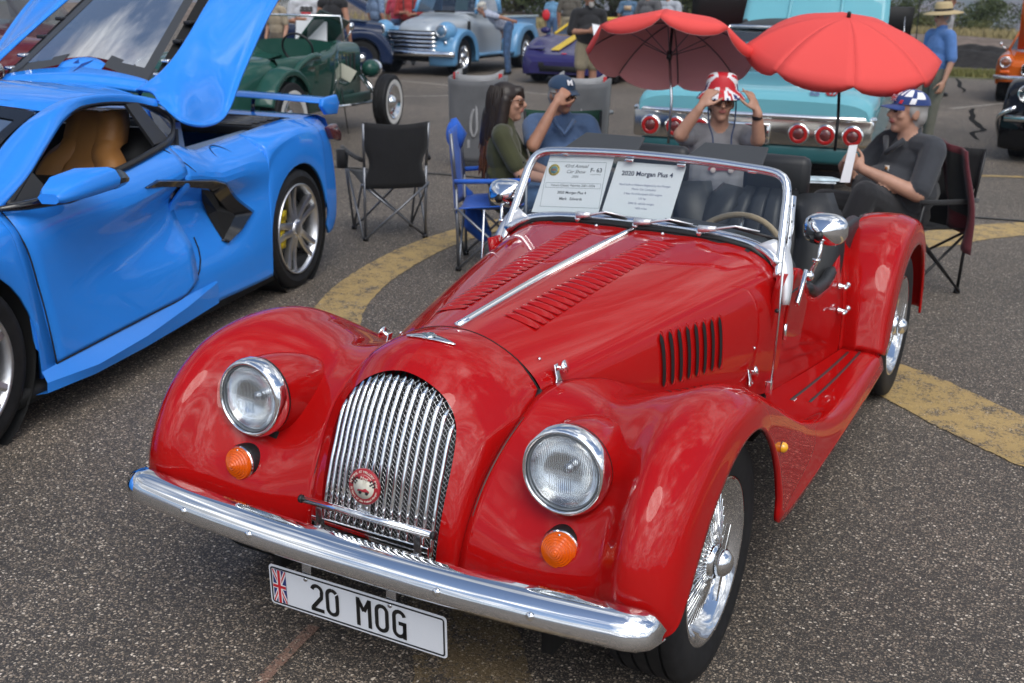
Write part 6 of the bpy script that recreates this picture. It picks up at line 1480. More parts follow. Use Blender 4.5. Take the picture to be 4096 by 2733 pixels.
# ---------------------------------------------------------------- black vintage car at the right edge
bk = empty('black_vintage_car', (1.14, 11.55, 0), -.05, 'glossy black vintage car with chrome bumper cut off by the right edge', 'car')
BK = paint('black_car_paint', (.006,.006,.007), .2)
loft('body', [(-.75,vp(.55,.80,.42)),(-.4,vp(.66,.92,.36)),(.8,vp(.72,1.0,.36)),(2.2,vp(.74,1.0,.36)),(3.2,vp(.6,.9,.4))], BK, bk)
for s in (-1, 1):
    pontoon('front_fender', bk, BK, s, 0, .34, .37, .53, .40, .70, .85, 200, -15, flat=.06); pontoon('rear_fender', bk, BK, s, 2.8, .34, .37, .53, .5, .74, .86, 195, -10, flat=.06)
    wheel(bk, s*.78, 0, s, .335, .21, .18, 'steel', m=CHROME, ww=.02); wheel(bk, s*.78, 2.8, s, .335, .21, .18, 'steel', m=CHROME, ww=.02); lamp(bk, (s*.62,-.52,.74), (0,-1,0), .10)
    MB().tube(cr1([(s*.70,-.62,.60),(s*.86,-.58,.50),(s*.90,-.36,.36),(s*.88,-.20,.22)], 12), .022, 8).build('bumper_wing', CHROME, bk)
MB().tube([(-.80,-.62,.48),(0,-.72,.48),(.80,-.62,.48)], .04, 8).build('front_bumper', CHROME, bk)
loft('roof', [(1.0,[(0,1.45),(.5,1.43),(.6,1.35)]),(1.8,[(0,1.5),(.5,1.48),(.62,1.38)]),(2.6,[(0,1.40),(.5,1.36),(.6,1.2)])], BK, bk)
pane('windscreen', [(-.6,.75,1.0),(.6,.75,1.0),(.56,1.0,1.40),(-.56,1.0,1.40)], bk)
for s in (-1, 1): pane('side_window', [(s*.66,.9,1.0),(s*.6,1.05,1.38),(s*.6,2.3,1.38),(s*.68,2.5,1.0)], bk)

# ---------------------------------------------------------------- cars seen in part: open black bonnets, red car, maroon car
def partial(name, label, loc, rz, m, hood_m, hood=None, white_roof=False, hh=2.0):
    r = empty(name, loc, rz, label, 'car')
    loft('body', [(-.7,vp(.62,.70,.34)),(-.4,vp(.80,.84,.30)),(.9,vp(.86,.92,.30)),(2.4,vp(.86,.92,.30)),(3.4,vp(.78,.86,.36))], m, r)
    loft('roof', [(1.25,[(0,1.34),(.5,1.32),(.62,1.24)]),(1.7,[(0,1.40),(.52,1.38),(.64,1.26)]),(2.4,[(0,1.36),(.5,1.34),(.62,1.22)])], m if not white_roof else mat('roof_offwhite', (.6,.58,.54), .4), r)
    for s in (-1, 1):
        for a, b_ in ((1.2,.02),(1.78,.02),(2.45,-.1)): MB().tube([(s*.78,a-.1,.92),(s*.63,a+.1,1.27)], .025, 6).build('pillar', m, r)
        pane('side_window', [(s*.76,1.15,.93),(s*.63,1.32,1.25),(s*.63,2.4,1.25),(s*.76,2.6,.93)], r)
        wheel(r, s*.80, 0, s, .32, .20, .19, 'steel', m=STEEL); wheel(r, s*.80, 2.7, s, .32, .20, .19, 'steel', m=STEEL); lamp(r, (s*.62,-.70,.62), (0,-1,0), .09)
    pane('windscreen', [(-.74,.85,.92),(.74,.85,.92),(.6,1.25,1.26),(-.6,1.25,1.26)], r)
    MB().tube([(-.8,-.78,.45),(0,-.84,.45),(.8,-.78,.45)], .04, 8).build('front_bumper', CHROME, r)
    if hood: 
        surf('raised_bonnet', [[(x, .80-t*hood[0], .94+t*hood[1]) for x in np.linspace(-.76, .76, 9)] for t in (0,.5,1)], hood_m, r, solid=.03); MB().tube([(.6,.3,.9),(.6,.45,1.4)], .008, 5).build('bonnet_stay', STEEL, r)
    return r
UND = mat('bonnet_underside', (.008,.008,.008), .6)
partial('red_coupe', 'red car with its black-lined bonnet raised behind the left umbrella', (-5.05, 18.0, 0), .36, paint('dark_red_paint', (.30,.02,.015)), UND, (.30, 1.25))
partial('rose_sedan', 'pale red sedan beyond the turquoise car, only its roof showing', (-4.6, 22.5, 0), 1.75, paint('rose_paint', (.42,.12,.11)), UND)
partial('black_sedan', 'black car with its bonnet raised behind the straw-hatted woman', (-2.55, 17.6, 0), .30, BK, UND, (.25, .62))
mr = partial('maroon_classic', 'dark maroon classic car with cream roof at the far left edge', (-9.2, 6.2, 0), 1.25, paint('maroon_paint', (.10,.012,.018)), UND, None, True); mr.scale = (1.3,1.3,1.3)
# ================================================================ seated people, chairs, umbrellas
def W2L(base, rz):
    Ri = Rz(-rz); return lambda x, y, z: Ri@(np.array([x, y, z])-np.array([base[0], base[1], 0]))
def place(o, base, rz, label): o.location = (base[0], base[1], 0); o.rotation_euler = (0, 0, rz); return tag(o, label, 'person')
POLOB = cloth('denim_blue_shirt', (.055,.10,.20)); OLIVE = cloth('olive_shirt', (.045,.048,.018)); GREYT = cloth('grey_tshirt', (.21,.21,.225)); CHAR = cloth('charcoal_polo', (.032,.035,.042)); BLKT = cloth('black_trousers', (.012,.012,.014)); JEAN = cloth('blue_jeans', (.05,.10,.20), .3, 14)
DHAIR = mat('dark_brown_hair', (.018,.011,.008), .42, noise=.4, nscale=60); GHAIR = mat('grey_hair', (.30,.29,.28), .6); AUB = mat('auburn_hair_ends', (.12,.045,.02), .45, noise=.4, nscale=60)
# ---- woman with long dark hair, profile to the right
base = (-1.93, 3.76); rz = 2.0; T_ = lambda x, y, z: np.array([x, y, z])*.945
f = Fig()
torso(f, T_(0,.02,.47), T_(0,.05,.76), T_(0,.05,.95), (T_(-.165,.05,.90), T_(.165,.05,.90)), OLIVE, .95, 1.0, .05)
for sd in (-1, 1):
    arm(f, T_(sd*.185,.05,.89), T_(sd*.24,-.08,.66), T_(sd*.12,-.30,.60), -sd, OLIVE, SKIN, .75, .95, hn=(0,0,-1), curl=.5); leg(f, T_(sd*.09,-.02,.46), T_(sd*.11,-.46,.50), T_(sd*.11,-.44,.085), JEAN, SKIN, BLACKP)
hc = T_(0,.02,1.095); Rh = Rz(-.10); head(f, hc, Rh, SKIN)
wa = place(f.build('person', None, .0085, 3), base, rz, 'woman with long dark hair and sunglasses in an olive shirt, seated in profile')
h = Fig(); Th = lambda *p: hc+Rh@np.array(p)
h.ell(Th(0,.028,.040), (.090,.102,.086), DHAIR); h.ell(Th(0,.06,-.04), (.090,.080,.12), DHAIR); h.cap(Th(0,-.060,.060), Th(0,-.080,.034), .046, .026, DHAIR)
for sd in (-1, 1): h.cap(Th(sd*.07,.01,.02), Th(sd*.085,.03,-.14), .042, .040, DHAIR)
h.cap(Th(0,.085,-.08), Th(0,.115,-.24), .082, .070, DHAIR)
st1 = MB(); st2 = MB()
for k in range(330):
    a = RNG.uniform(-.35, PI+.35); r0 = RNG.uniform(.86, 1.02); p0 = np.array([.092*math.cos(a)*r0, .030+.100*math.sin(a)*r0, RNG.uniform(-.02,.08)])
    ln = RNG.uniform(.36,.50); ex = np.array([p0[0]*1.12+RNG.normal(0,.012), p0[1]*1.05+.03*max(0, math.sin(a))+RNG.normal(0,.012)-.05*max(0,-math.sin(a)+.2), p0[2]-ln])
    mid = np.array([p0[0]*1.12, p0[1]*1.08+.008, p0[2]-ln*.4]); P_ = cr1([p0*np.array([.8,.8,1])+np.array([0,.01,.02]), p0, mid, ex], 9); P_ = np.array([Th(*q) for q in P_])
    st1.tube(P_[:7], [.007]*7, 4, caps=False); st2.tube(P_[6:], [.007,.005,.002], 4, caps=False)
for nm_, st_, mm in (('hair_strands', st1, DHAIR), ('hair_ends', st2, AUB)): q_ = st_.build(nm_, mm, wa); q_['kind'] = 'stuff'
h.build('hair', wa, .009, 3); shades(wa, hc, Rh, .95, (.10,.04,.02))
# ---- man in cap and blue shirt, shading his eyes
base = (-1.80, 4.22); rz = .62; L_ = W2L(base, rz); f = Fig(); T_ = lambda x, y, z: np.array([x, y, z])*.945
torso(f, T_(0,.02,.50), T_(0,.05,.78), T_(0,.05,.97), (T_(-.18,.05,.91), T_(.18,.05,.91)), POLOB, 1.08, 1.1, .08)
arm(f, T_(-.20,.04,.90), T_(-.235,-.26,.80), T_(-.085,-.21,1.07), -1, POLOB, SKIN2, .75, 1.05, hd=(.45,.10,.55), hn=(.2,1,-.2), curl=.9)
arm(f, T_(.20,.04,.90), T_(.28,-.06,.66), T_(.22,-.30,.58), -1, POLOB, SKIN2, .75, 1.05, hn=(0,0,-1), curl=.5)
for sd in (-1, 1): leg(f, T_(sd*.09,-.02,.48), T_(sd*.13,-.46,.50), T_(sd*.13,-.44,.085), JEAN, SKIN2, BLACKP)
hc = T_(0,-.0,1.12); Rh = Rz(.35)@Rx(.12); head(f, hc, Rh, SKIN2, GHAIR)
wb_ = place(f.build('person', None, .0085, 3), base, rz, 'man in navy cap and blue shirt raising his hand to his sunglasses')
cp_ = cap_hat(wb_, hc, Rh, cloth('navy_cap', (.018,.045,.095)), .98); shades(wb_, hc, Rh, .97)
text('cap_logo', 'M', .050, mat('logo_white', (.75,.75,.78), .6), wb_, hc+Rh@np.array([0,-.083,.090]), Rh@np.array([1.,0,0]), Rh@np.array([0,.55,.83]), ext=.002, bold=.002)
MB().tube([T_(-.075,-.08,.955), T_(0,-.13,.86), T_(.075,-.08,.955)], .016, 6).build('collar', POLOB, wb_)
# ---- woman in union flag bucket hat
base = (-.755, 4.32); rz = .50; f = Fig(); T_ = lambda x, y, z: np.array([x, y, z])*.955
torso(f, T_(0,.02,.50), T_(0,.04,.77), T_(0,.05,.95), (T_(-.165,.04,.905), T_(.165,.04,.905)), GREYT, 1.02, 1.05, .09)
arm(f, T_(-.18,.04,.90), T_(-.285,-.20,.925), T_(-.175,-.245,1.105), -1, GREYT, SKIN, .62, 1.05, hd=(.45,.15,.7), hn=(.6,.6,-.3), curl=.55, spread=.25)
arm(f, T_(.18,.04,.90), T_(.225,-.17,.90), T_(.185,-.245,1.085), 1, GREYT, SKIN, .62, 1.05, hd=(-.35,.15,.8), hn=(-.6,.6,-.3), curl=.5, spread=.3, point=True)
for sd in (-1, 1): leg(f, T_(sd*.09,-.02,.48), T_(sd*.13,-.46,.52), T_(sd*.13,-.44,.085), JEAN, SKIN, BLACKP)
hc = T_(0,.0,1.115); Rh = Rz(-.05)@Rx(-.04); head(f, hc, Rh, SKIN, mat('short_brown_hair', (.06,.04,.03), .6))
wc = place(f.build('person', None, .0085, 3), base, rz, 'woman in grey T-shirt holding the brim of her union flag bucket hat')
shades(wc, hc, Rh, 1.0)
# bucket hat: flag bands are faces of the crown and brim
bh = []; NB = 72
prof = [(.010,.150),(.055,.146),(.082,.132),(.092,.105),(.097,.065),(.100,.045),(.118,.030),(.136,.012),(.152,-.010)]
V = []; Fq = []; FM = []
pr2 = cr1([(a, b_) for a, b_ in prof], 34)
for i, (r_, z_) in enumerate(pr2):
    for j in range(NB): a = 2*PI*j/NB; V.append(hc+Rh@np.array([r_*math.cos(a), .018+r_*1.04*math.sin(a), z_+.030]))
def flagcol(x, y):
    # x across, y up, both about -1..1
    if abs(x) < .15 or abs(y) < .16: return 1
    if abs(x) < .27 or abs(y) < .28: return 2
    d = min(abs(y-x), abs(y+x))/1.414
    return 1 if d < .07 else 2 if d < .20 else 0
for i in range(len(pr2)-1):
    for j in range(NB):
        a = 2*PI*(j+.5)/NB; s_ = (i+.5)/(len(pr2)-1)*1.35
        Fq.append((i*NB+j, (i+1)*NB+j, (i+1)*NB+(j+1) % NB, i*NB+(j+1) % NB)); FM.append(flagcol(math.cos(a+.12)*s_, (math.sin(a+.12)*s_+.62)*1.0))
mesh('bucket_hat', V, Fq, None, wc, mats=[NAVY, REDDECAL, mat('flag_white', ())], fm=FM, solid=.004)
for sd in (-1, 1): MB().tube(cr1([hc+np.array([sd*.085,-.03,.02]), hc+np.array([sd*.078,-.07,-.13]), T_(sd*.06,-.12,.90), T_(sd*.075,-.175,.74)], 16), .005, 5).build('hat_cord', cloth('navy_cord', (.02,.04,.10)), wc)
# print on the shirt: a small red car
PR = mat('print_red', (.28,.05,.07), .8); pf = lambda x, z: T_(x, -.163-.02*math.cos(x*8), z)
for a in ([(-.085,.715),(-.06,.745),(-.01,.75),(.02,.735),(.085,.73),(.09,.70),(-.09,.70)],): mesh('shirt_print', [pf(x, z) for x, z in a], [tuple(range(len(a)))], PR, wc, smooth=False)
for x in (-.055,.06): MB().lathe([(.018,0),(.016,.004)], pf(x,.70), (0,-1,.1), 12).build('shirt_print', mat('print_pale', (.5,.42,.40), .8), wc)
MB().lathe([(.030,-.012),(.032,0),(.030,.012)], T_(.19,-.236,1.05), (-.15,-.2,.9), 18, caps=False).build('wrist_watch', BLACKP, wc)
# ---- older man at the right with flag cap
base = (.345, 4.47); rz = -.66; L_ = W2L(base, rz); f = Fig(); T_ = lambda x, y, z: np.array([x, y, z])*.96
torso(f, T_(0,.02,.49), T_(0,.05,.77), T_(0,.03,.965), (T_(-.18,.04,.905), T_(.18,.04,.905)), CHAR, 1.22, 1.28, .20, pants=BLKT)
arm(f, T_(.205,.03,.895), T_(.30,-.14,.66), T_(.07,-.38,.79), -1, CHAR, SKIN, .85, 1.15, hd=(-.6,-.35,.45), hn=(-.3,.7,-.4), curl=.75)
arm(f, T_(-.205,.03,.895), T_(-.27,-.16,.66), T_(-.08,-.40,.79), 1, CHAR, SKIN, .85, 1.15, hd=(.5,-.35,.45), hn=(.4,.7,-.4), curl=.75)
leg(f, T_(.09,-.03,.47), T_(.19,-.44,.66), T_(.12,-.62,.14), BLKT, SKIN, BLACKP, 1.15); leg(f, T_(-.09,-.03,.47), T_(-.13,-.48,.56), T_(-.13,-.50,.085), BLKT, SKIN, BLACKP, 1.15)
hc = T_(0,-.02,1.115); Rh = Rz(-.25)@Rx(-.03); head(f, hc, Rh, SKIN, GHAIR, smile=True, s=1.06)
wd_ = place(f.build('person', None, .0085, 3), base, rz, 'smiling older man in charcoal polo and flag cap, seated at the right')
co = cap_hat(wd_, hc, Rh, cloth('flag_cap_blue', (.022,.05,.19)), 1.06, True, -.004)
for k, (a0, a1, e0, e1, m_) in enumerate(((-2.6,-1.9,.10,1.2,REDDECAL),(-1.85,-1.62,.05,.9,mat('flag_white', ())),(-1.3,-1.1,.62,1.3,mat('flag_white', ())),(-.95,-.45,.55,1.25,mat('flag_white', ())),(-.55,-.25,.05,.45,mat('flag_white', ())),(-1.15,-.95,.04,.30,REDDECAL),(-.2,.4,.4,1.0,mat('flag_white', ())))):
    G_ = [[hc+Rh@(np.array([.0905*math.cos(e)*math.cos(a_+.25*(e-e0)), .018+.1065*math.cos(e)*math.sin(a_+.25*(e-e0)), .041+.0808*math.sin(e)])*1.065) for a_ in np.linspace(a0, a1, 7)] for e in np.linspace(e0, e1, 7)]
    surf('cap_patch', G_, m_, wd_)
e_, a = .38, -1.55; p = hc+Rh@(np.array([.093*math.cos(e_)*math.cos(a), .018+.109*math.cos(e_)*math.sin(a), .043+.083*math.sin(e_)])*1.06)
union_flag(p+np.array([0,-.006,0]), Rh@np.array([1.,0,0]), Rh@np.array([0,.35,.93]), Rh@np.array([0,-.93,.35]), .06, .038, wd_, .0006)
MB().box(T_(.085,-.205,.79), (.035,.006,.032)).build('chest_label', mat('label_offwhite', (.6,.57,.52), .7), wd_); MB().box(T_(.085,-.209,.79), (.018,.006,.016)).build('label_mark', mat('label_orange', (.5,.2,.03), .7), wd_)
MB().tube([T_(-.08,-.09,.955), T_(0,-.15,.87), T_(.08,-.09,.955)], .018, 6).build('collar', CHAR, wd_)
# papers he holds and a folder on his lap
P = [L_(.10,3.965,.90), L_(.15,3.955,.905), L_(.135,3.90,.66), L_(.06,3.90,.66)]
wp_ = mesh('paper_slip', [(.108,4.03,.90),(.150,4.055,.905),(.142,4.045,.80),(.134,4.035,.69),(.084,4.005,.69),(.098,4.018,.80)], [(0,1,2,5),(5,2,3,4)], WHITE, None, smooth=False, solid=.0008); tag(wp_, 'narrow white paper slip held by the seated older man', 'paper')
fo = MB().box((-.04,3.62,.755), (.36,.24,.012), R=Rz(.4)@Rx(-.1)).box((-.07,3.60,.742), (.40,.26,.008), R=Rz(.35)@Rx(-.1)).build('folder', mat('folder_pale', (.55,.66,.70), .4, noise=.3, nscale=20), None, smooth=False); tag(fo, 'pale blue and white folder of papers across the older man\'s lap', 'folder')

# ---------------------------------------------------------------- chairs
TUBE = mat('grey_steel_tube', (.22,.23,.25), .35, .7)
def camp_chair(name, label, loc, rz, cm, tm, w=.43, d=.42, sh=.42, bh=.82, arms=True, cup=True, group=None):
    """folding camp chair: faces -Y; crossed legs, sling seat and back"""
    r = empty(name, (loc[0], loc[1], 0), rz, label, 'chair', group)
    F_ = {(sx_, sy): np.array([sx_*w/2, sy*d/2, .015]) for sx_ in (-1, 1) for sy in (-1, 1)}
    for (sx_, sy), p in F_.items(): MB().lathe([(.020,-.015),(.018,.012)], p, (0,0,1), 10).build('foot', BLACKP, r)
    def bar(a, b_, nm='leg', rr=.0085): MB().tube([a, b_], rr, 8).build(nm, tm, r)
    sc_ = {(sx_, sy): np.array([sx_*w*.55, sy*d*.52, sh+(.02 if sy < 0 else -.02)]) for sx_ in (-1, 1) for sy in (-1, 1)}
    for sy in (-1, 1): bar(F_[(-1, sy)], sc_[(1, sy)]); bar(F_[(1, sy)]+np.array([0,.014,0]), sc_[(-1, sy)]+np.array([0,.014,0]))
    for sx_ in (-1, 1): bar(F_[(sx_, -1)], sc_[(sx_, 1)]); bar(F_[(sx_, 1)]+np.array([.014*sx_,0,0]), sc_[(sx_, -1)]+np.array([.014*sx_,0,0]))
    for sx_ in (-1, 1):
        top = np.array([sx_*w*.53, d*.62, bh]); bar(F_[(sx_, 1)], np.array([sx_*w*.51, d*.54, sh+.12]), 'upright', .010); bar(np.array([sx_*w*.51, d*.54, sh+.10]), top, 'upright', .010)
        if arms:
            bar(F_[(sx_, -1)], np.array([sx_*w*.66, -d*.50, .60]), 'arm_post', .009)
            MB().tube(cr1([(sx_*w*.55,d*.56,.57),(sx_*w*.64,0,.585),(sx_*w*.66,-d*.56,.60)], 10), [.016]*10, 6).build('arm_strap', cm, r)
    S_ = [[(x*w*.54*(1-.0*abs(y)), y*d*.5, sh+.02*(-y)-.055*math.cos(x*PI/2)*math.cos(y*PI/2*.8)) for x in np.linspace(-1, 1, 11)] for y in np.linspace(-1, 1, 9)]
    surf('seat', S_, cm, r, solid=.006)
    B_ = []
    for t in np.linspace(0, 1, 12):
        z = sh-.05+t*(bh-sh+.06); hw = w*.54*(1-.20*math.sin(PI*min(1, t/.72))**2 if t < .72 else 1); B_.append([(x*hw, d*.53+.04*t+.035*math.cos(x*PI/2), z-.018*math.cos(x*PI/2)*t) for x in np.linspace(-1, 1, 11)])
    surf('backrest', B_, cm, r, solid=.006)
    if cup: MB().lathe([(.040,0),(.043,.06),(.045,.13)], (w*.72,-d*.25,.47), (0,0,1), 14).build('cup_holder', cm, r)
    return r
BLKC = cloth('black_canvas', (.010,.010,.011)); BLUC = cloth('blue_canvas', (.02,.11,.50)); 
camp_chair('folding_chair', 'empty black folding camp chair with grey legs behind the blue car', (-3.10, 4.10), -2.32, BLKC, TUBE)
bc = camp_chair('folding_chair', 'blue folding camp chair under the long-haired woman', (-2.0, 3.70), 2.0, BLUC, TUBE, w=.46, bh=.86, cup=False)
# blue pouch and carry bag on the blue chair
MB().ell((.235,.30,.80), (.035,.05,.09)).tube([(.235,.30,.90),(.235,.27,.80),(.235,.28,.70)], [.02,.06,.03], 10).build('chair_pouch', BLUC, bc)
bag = Fig(); bag.cap((.26,.20,.40), (.27,.16,.22), .035, .085, BLUC); bag.cap((.27,.16,.22), (.27,.10,.14), .085, .06, BLUC); bag.cap((.24,.28,.50), (.26,.20,.40), .02, .03, BLUC)
bo = bag.build('carry_bag', None, .008, 2); bo.location = (-2.0,3.70,0); bo.rotation_euler = (0,0,2.0); tag(bo, 'blue drawstring carry bag hanging on the blue camp chair', 'bag')
camp_chair('folding_chair', 'dark green folding chair under the man in the navy cap', (-1.78, 4.30), .62, cloth('dark_green_canvas', (.008,.05,.03)), BLACKP, w=.50, bh=.92, cup=False)
camp_chair('folding_chair', 'grey folding chair under the woman in the bucket hat', (-.72, 4.42), .5, cloth('grey_canvas', (.12,.12,.13)), BLACKP, w=.50, bh=.84, cup=True)
camp_chair('folding_chair', 'black tubular folding chair under the seated older man', (.36, 4.56), -.62, BLKC, mat('black_tube', (.012,.012,.013), .35), w=.58, d=.46, bh=.86, cup=False)
# maroon jacket draped over the older man's chair
rows = []
JM = cloth('maroon_jacket', (.085,.010,.016)); JL = cloth('jacket_lining', (.012,.013,.014))
for t in np.linspace(0, 1, 14):
    rows.append([np.array([.47+.24*u+.05*t, 4.62-.20*u-.10*t*u, .92-.05*u-t*(.46+.12*u)])+np.array([.035,.07,0])*math.sin(u*11+t*1.5)*.5*(.4+t)+np.array([.02,-.03,0])*math.sin(t*7+u*4)*.5+np.array([.10*math.sin(t*2)*.6, .12*t*(1-u), 0]) for u in np.linspace(0, 1, 16)])
jk = surf('jacket', rows, JM, None, solid=.014); tag(jk, 'dark maroon jacket draped over the back of the older man\'s chair', 'jacket')
surf('lining', [[p+np.array([.0,-.022,0]) for p in r[2:-2]] for r in rows[1:11]], JL, jk)
# tall grey high-back camp seats, seen from behind
def grey_seat(label, loc, rz):
    r = empty('high_back_camp_seat', (loc[0], loc[1], 0), rz, label, 'chair', 'grey high-back camp seats')
    GC_ = cloth('grey_padded_fabric', (.105,.107,.113), .2, 4); LG = cloth('pale_grey_fabric', (.28,.28,.285)); RD = mat('red_trim_fabric', (.45,.02,.025), .6)
    rows = []
    for t in np.linspace(0, 1, 16):
        z = .06+.80*t; ww = .225+.025*t
        row = []
        for u in np.linspace(-1, 1, 25):
            a = u*1.75; x = ww*np.sign(u)*min(1, abs(math.sin(min(abs(a), PI/2)))**.8) ; y = .17*(1-abs(math.cos(min(abs(a), PI/2)))**.6*1) if abs(a) < PI/2 else .17+(abs(a)-PI/2)*.9
            row.append((x, -y, z+.02*math.sin(3*z)*0+(.03*abs(u)**3*t)-.015*(1-abs(u))*t))
        rows.append(row)
    surf('back_shell', rows, GC_, r, solid=.03, offs=-1)
    surf('inner_panel', [[(x*.86, y-.045, z+.05) for x, y, z in rr] for rr in rows[9:]], LG, r, solid=.01)
    for s in (-1, 1): MB().box((s*.225,-.20,.83), (.05,.03,.16)).build('corner_patch', RD, r, bev=.005); MB().box((s*.238,-.12,.40), (.012,.03,.12)).build('side_tab', RD, r, bev=.003)
    MB().tube(cr1([(-.05,.015,.62),(-.06,.03,.50),(-.06,.035,.36),(-.03,.03,.31),(-.005,.035,.36),(-.005,.03,.50),(-.03,.02,.58)], 30), .014, 6).build('carry_strap', LG, r)
    MB().box((.02,.02,.24), (.045,.02,.10)).build('buckle', LG, r, bev=.01)
    for sx_ in (-1, 1):
        for sy in (-.04,-.40): MB().tube([(sx_*.20,sy,.10),(sx_*.21,sy,.0)], .011, 6).build('leg', BLACKP, r)
        MB().tube([(sx_*.20,-.04,.06),(sx_*.20,-.40,.06)], .010, 6).build('foot_rail', BLACKP, r)
    MB().box((0,-.22,.36), (.46,.40,.05)).build('seat', GC_, r, bev=.02)
    return r
grey_seat('grey high-back camp seat with red corners standing alone behind the black folding chair', (-4.20, 7.15), .489+PI*0+2.9+PI*0)
grey_seat('grey high-back camp seat with red corners directly behind the man in the navy cap', (-3.25, 7.55), .489+2.9)
# low folding table
tb_ = empty('folding_table', (-3.55, 8.75, 0), .3, 'small grey round-topped folding table with red legs beyond the camp seats', 'table')
MB().lathe([(.16,-.02),(.165,-.005),(.16,.01),(.05,.016),(0,.016)], (0,0,.47), (0,0,1), 28).build('table_top', mat('table_grey', (.20,.21,.22), .5), tb_); MB().lathe([(.045,.0),(.045,.004)], (0,0,.487), (0,0,1), 14).build('cup_mark', REDDECAL, tb_)
MB().tube([(0,0,.46),(0,0,.36)], .045, 10).build('hub', BLACKP, tb_)
for k in range(3): a = 2*PI*k/3+.4; MB().tube([(0,0,.38),(.20*math.cos(a),.20*math.sin(a),.01)], .010, 6).build('leg', BLACKP if k else REDDECAL, tb_)

# ---------------------------------------------------------------- umbrellas
def umbrella(label, apex, axis, R_, dep, pole_pts, rot, col_m, pole_m2):
    """apex point, unit axis pointing up through the canopy"""
    ax = np.array(axis, float); ax /= np.linalg.norm(ax); u = np.cross(ax, [0,1.,0]); u /= np.linalg.norm(u); v = np.cross(ax, u); ap = np.array(apex, float)
    r = empty('umbrella', tuple(pole_pts[-1][:2])+(0,), 0, label, 'umbrella', 'red clamp-on umbrellas'); off = np.array([*pole_pts[-1][:2], 0])
    P = lambda rad, a, h: ap-off+u*rad*math.cos(a)+v*rad*math.sin(a)-ax*h
    n = 8
    for k in range(n):
        a0 = rot+2*PI*k/n; a1 = a0+2*PI/n; rows = []
        for t in np.linspace(0, 1, 12):
            row = []
            for w_ in np.linspace(0, 1, 9):
                a = a0+(a1-a0)*w_; c0 = math.cos(PI/n)/math.cos(a-a0-PI/n); sag = 1-.0*t
                rad = R_*math.sin(t*.80)/math.sin(.80)*(c0*.9+.1); hh = dep*(1-math.cos(t*.80))/(1-math.cos(.80))+.012*math.sin(PI*w_)*t*t
                row.append(P(rad, a, hh))
            rows.append(row)
        val = []
        for w_ in np.linspace(0, 1, 9):
            a = a0+(a1-a0)*w_; c0 = math.cos(PI/n)/math.cos(a-a0-PI/n); val.append(P(R_*(c0*.9+.1)*.985, a, dep+.012*math.sin(PI*w_)+.015+.055*math.sin(PI*w_)**.5))
        rows.append(val); pn_ = surf('canopy_panel', rows, col_m, r, solid=.0012)
        surf('panel_lining', [[q_-ax*.004-(q_-(ap-off))*.006 for q_ in r_] for r_ in rows], mat('umbrella_lining', (.78,.36,.36), .8), pn_)
        MB().tube([P(R_*math.sin(t*.80)/math.sin(.80)*.985, a0, dep*(1-math.cos(t*.80))/(1-math.cos(.80))+.008) for t in np.linspace(0, 1, 10)], .0035, 5).build('rib', mat('rib_grey', (.10,.10,.11), .4), r)
        MB().tube([P(.02, a0, dep*1.0+.02), P(R_*.52, a0, dep*.30+.012)], .0028, 5).build('stretcher', mat('rib_grey', ()), r)
    MB().lathe([(.014,-.01),(.012,.03),(.008,.035)], ap-off, ax, 10).build('tip', BLACKP, r)
    MB().tube([ap-off, ap-off-ax*(dep+.03)], .010, 8).build('upper_pole', BLACKP, r); MB().lathe([(.018,0),(.018,.05)], ap-off-ax*(dep+.05), ax, 10).build('runner', BLACKP, r)
    MB().tube([ap-off-ax*(dep+.03)]+[np.array(q)-off for q in pole_pts], .0095, 8).build('pole', pole_m2, r)
    return r
UR = bpy.data.materials.new('umbrella_red'); UR.use_nodes = True
_nt = UR.node_tree; _b = _nt.nodes['Principled BSDF']; _b.inputs['Base Color'].default_value = (.86,.085,.075,1); _b.inputs['Roughness'].default_value = .75
_t = _nt.nodes.new('ShaderNodeBsdfTranslucent'); _t.inputs[0].default_value = (.7,.06,.05,1); _ms = _nt.nodes.new('ShaderNodeMixShader'); _ms.inputs[0].default_value = .12
_nt.links.new(_b.outputs[0], _ms.inputs[1]); _nt.links.new(_t.outputs[0], _ms.inputs[2]); _nt.links.new(_ms.outputs[0], _nt.nodes['Material Output'].inputs[0])
aw = np.array([-.47,.88,0]); rt_ = np.array([.88,.47,0])     # away from and to the right of the viewer
u1 = umbrella('red umbrella with silver pole tilted back, its underside showing, on the left', (-1.185,4.54,1.530), np.array([0,0,1.])*.92+aw*.42+rt_*.10, .55, .20, [(-1.11,4.40,1.05),(-1.10,4.36,.78)], .25, UR, STEEL)
u2 = umbrella('red umbrella seen from above on a dark pole, over the older man', (-.13,4.76,1.585), np.array([0,0,1.])*.97-aw*.24+rt_*.02, .615, .23, [(-.085,4.56,1.0),(-.075,4.52,.80)], .39, UR, mat('black_tube', ()))
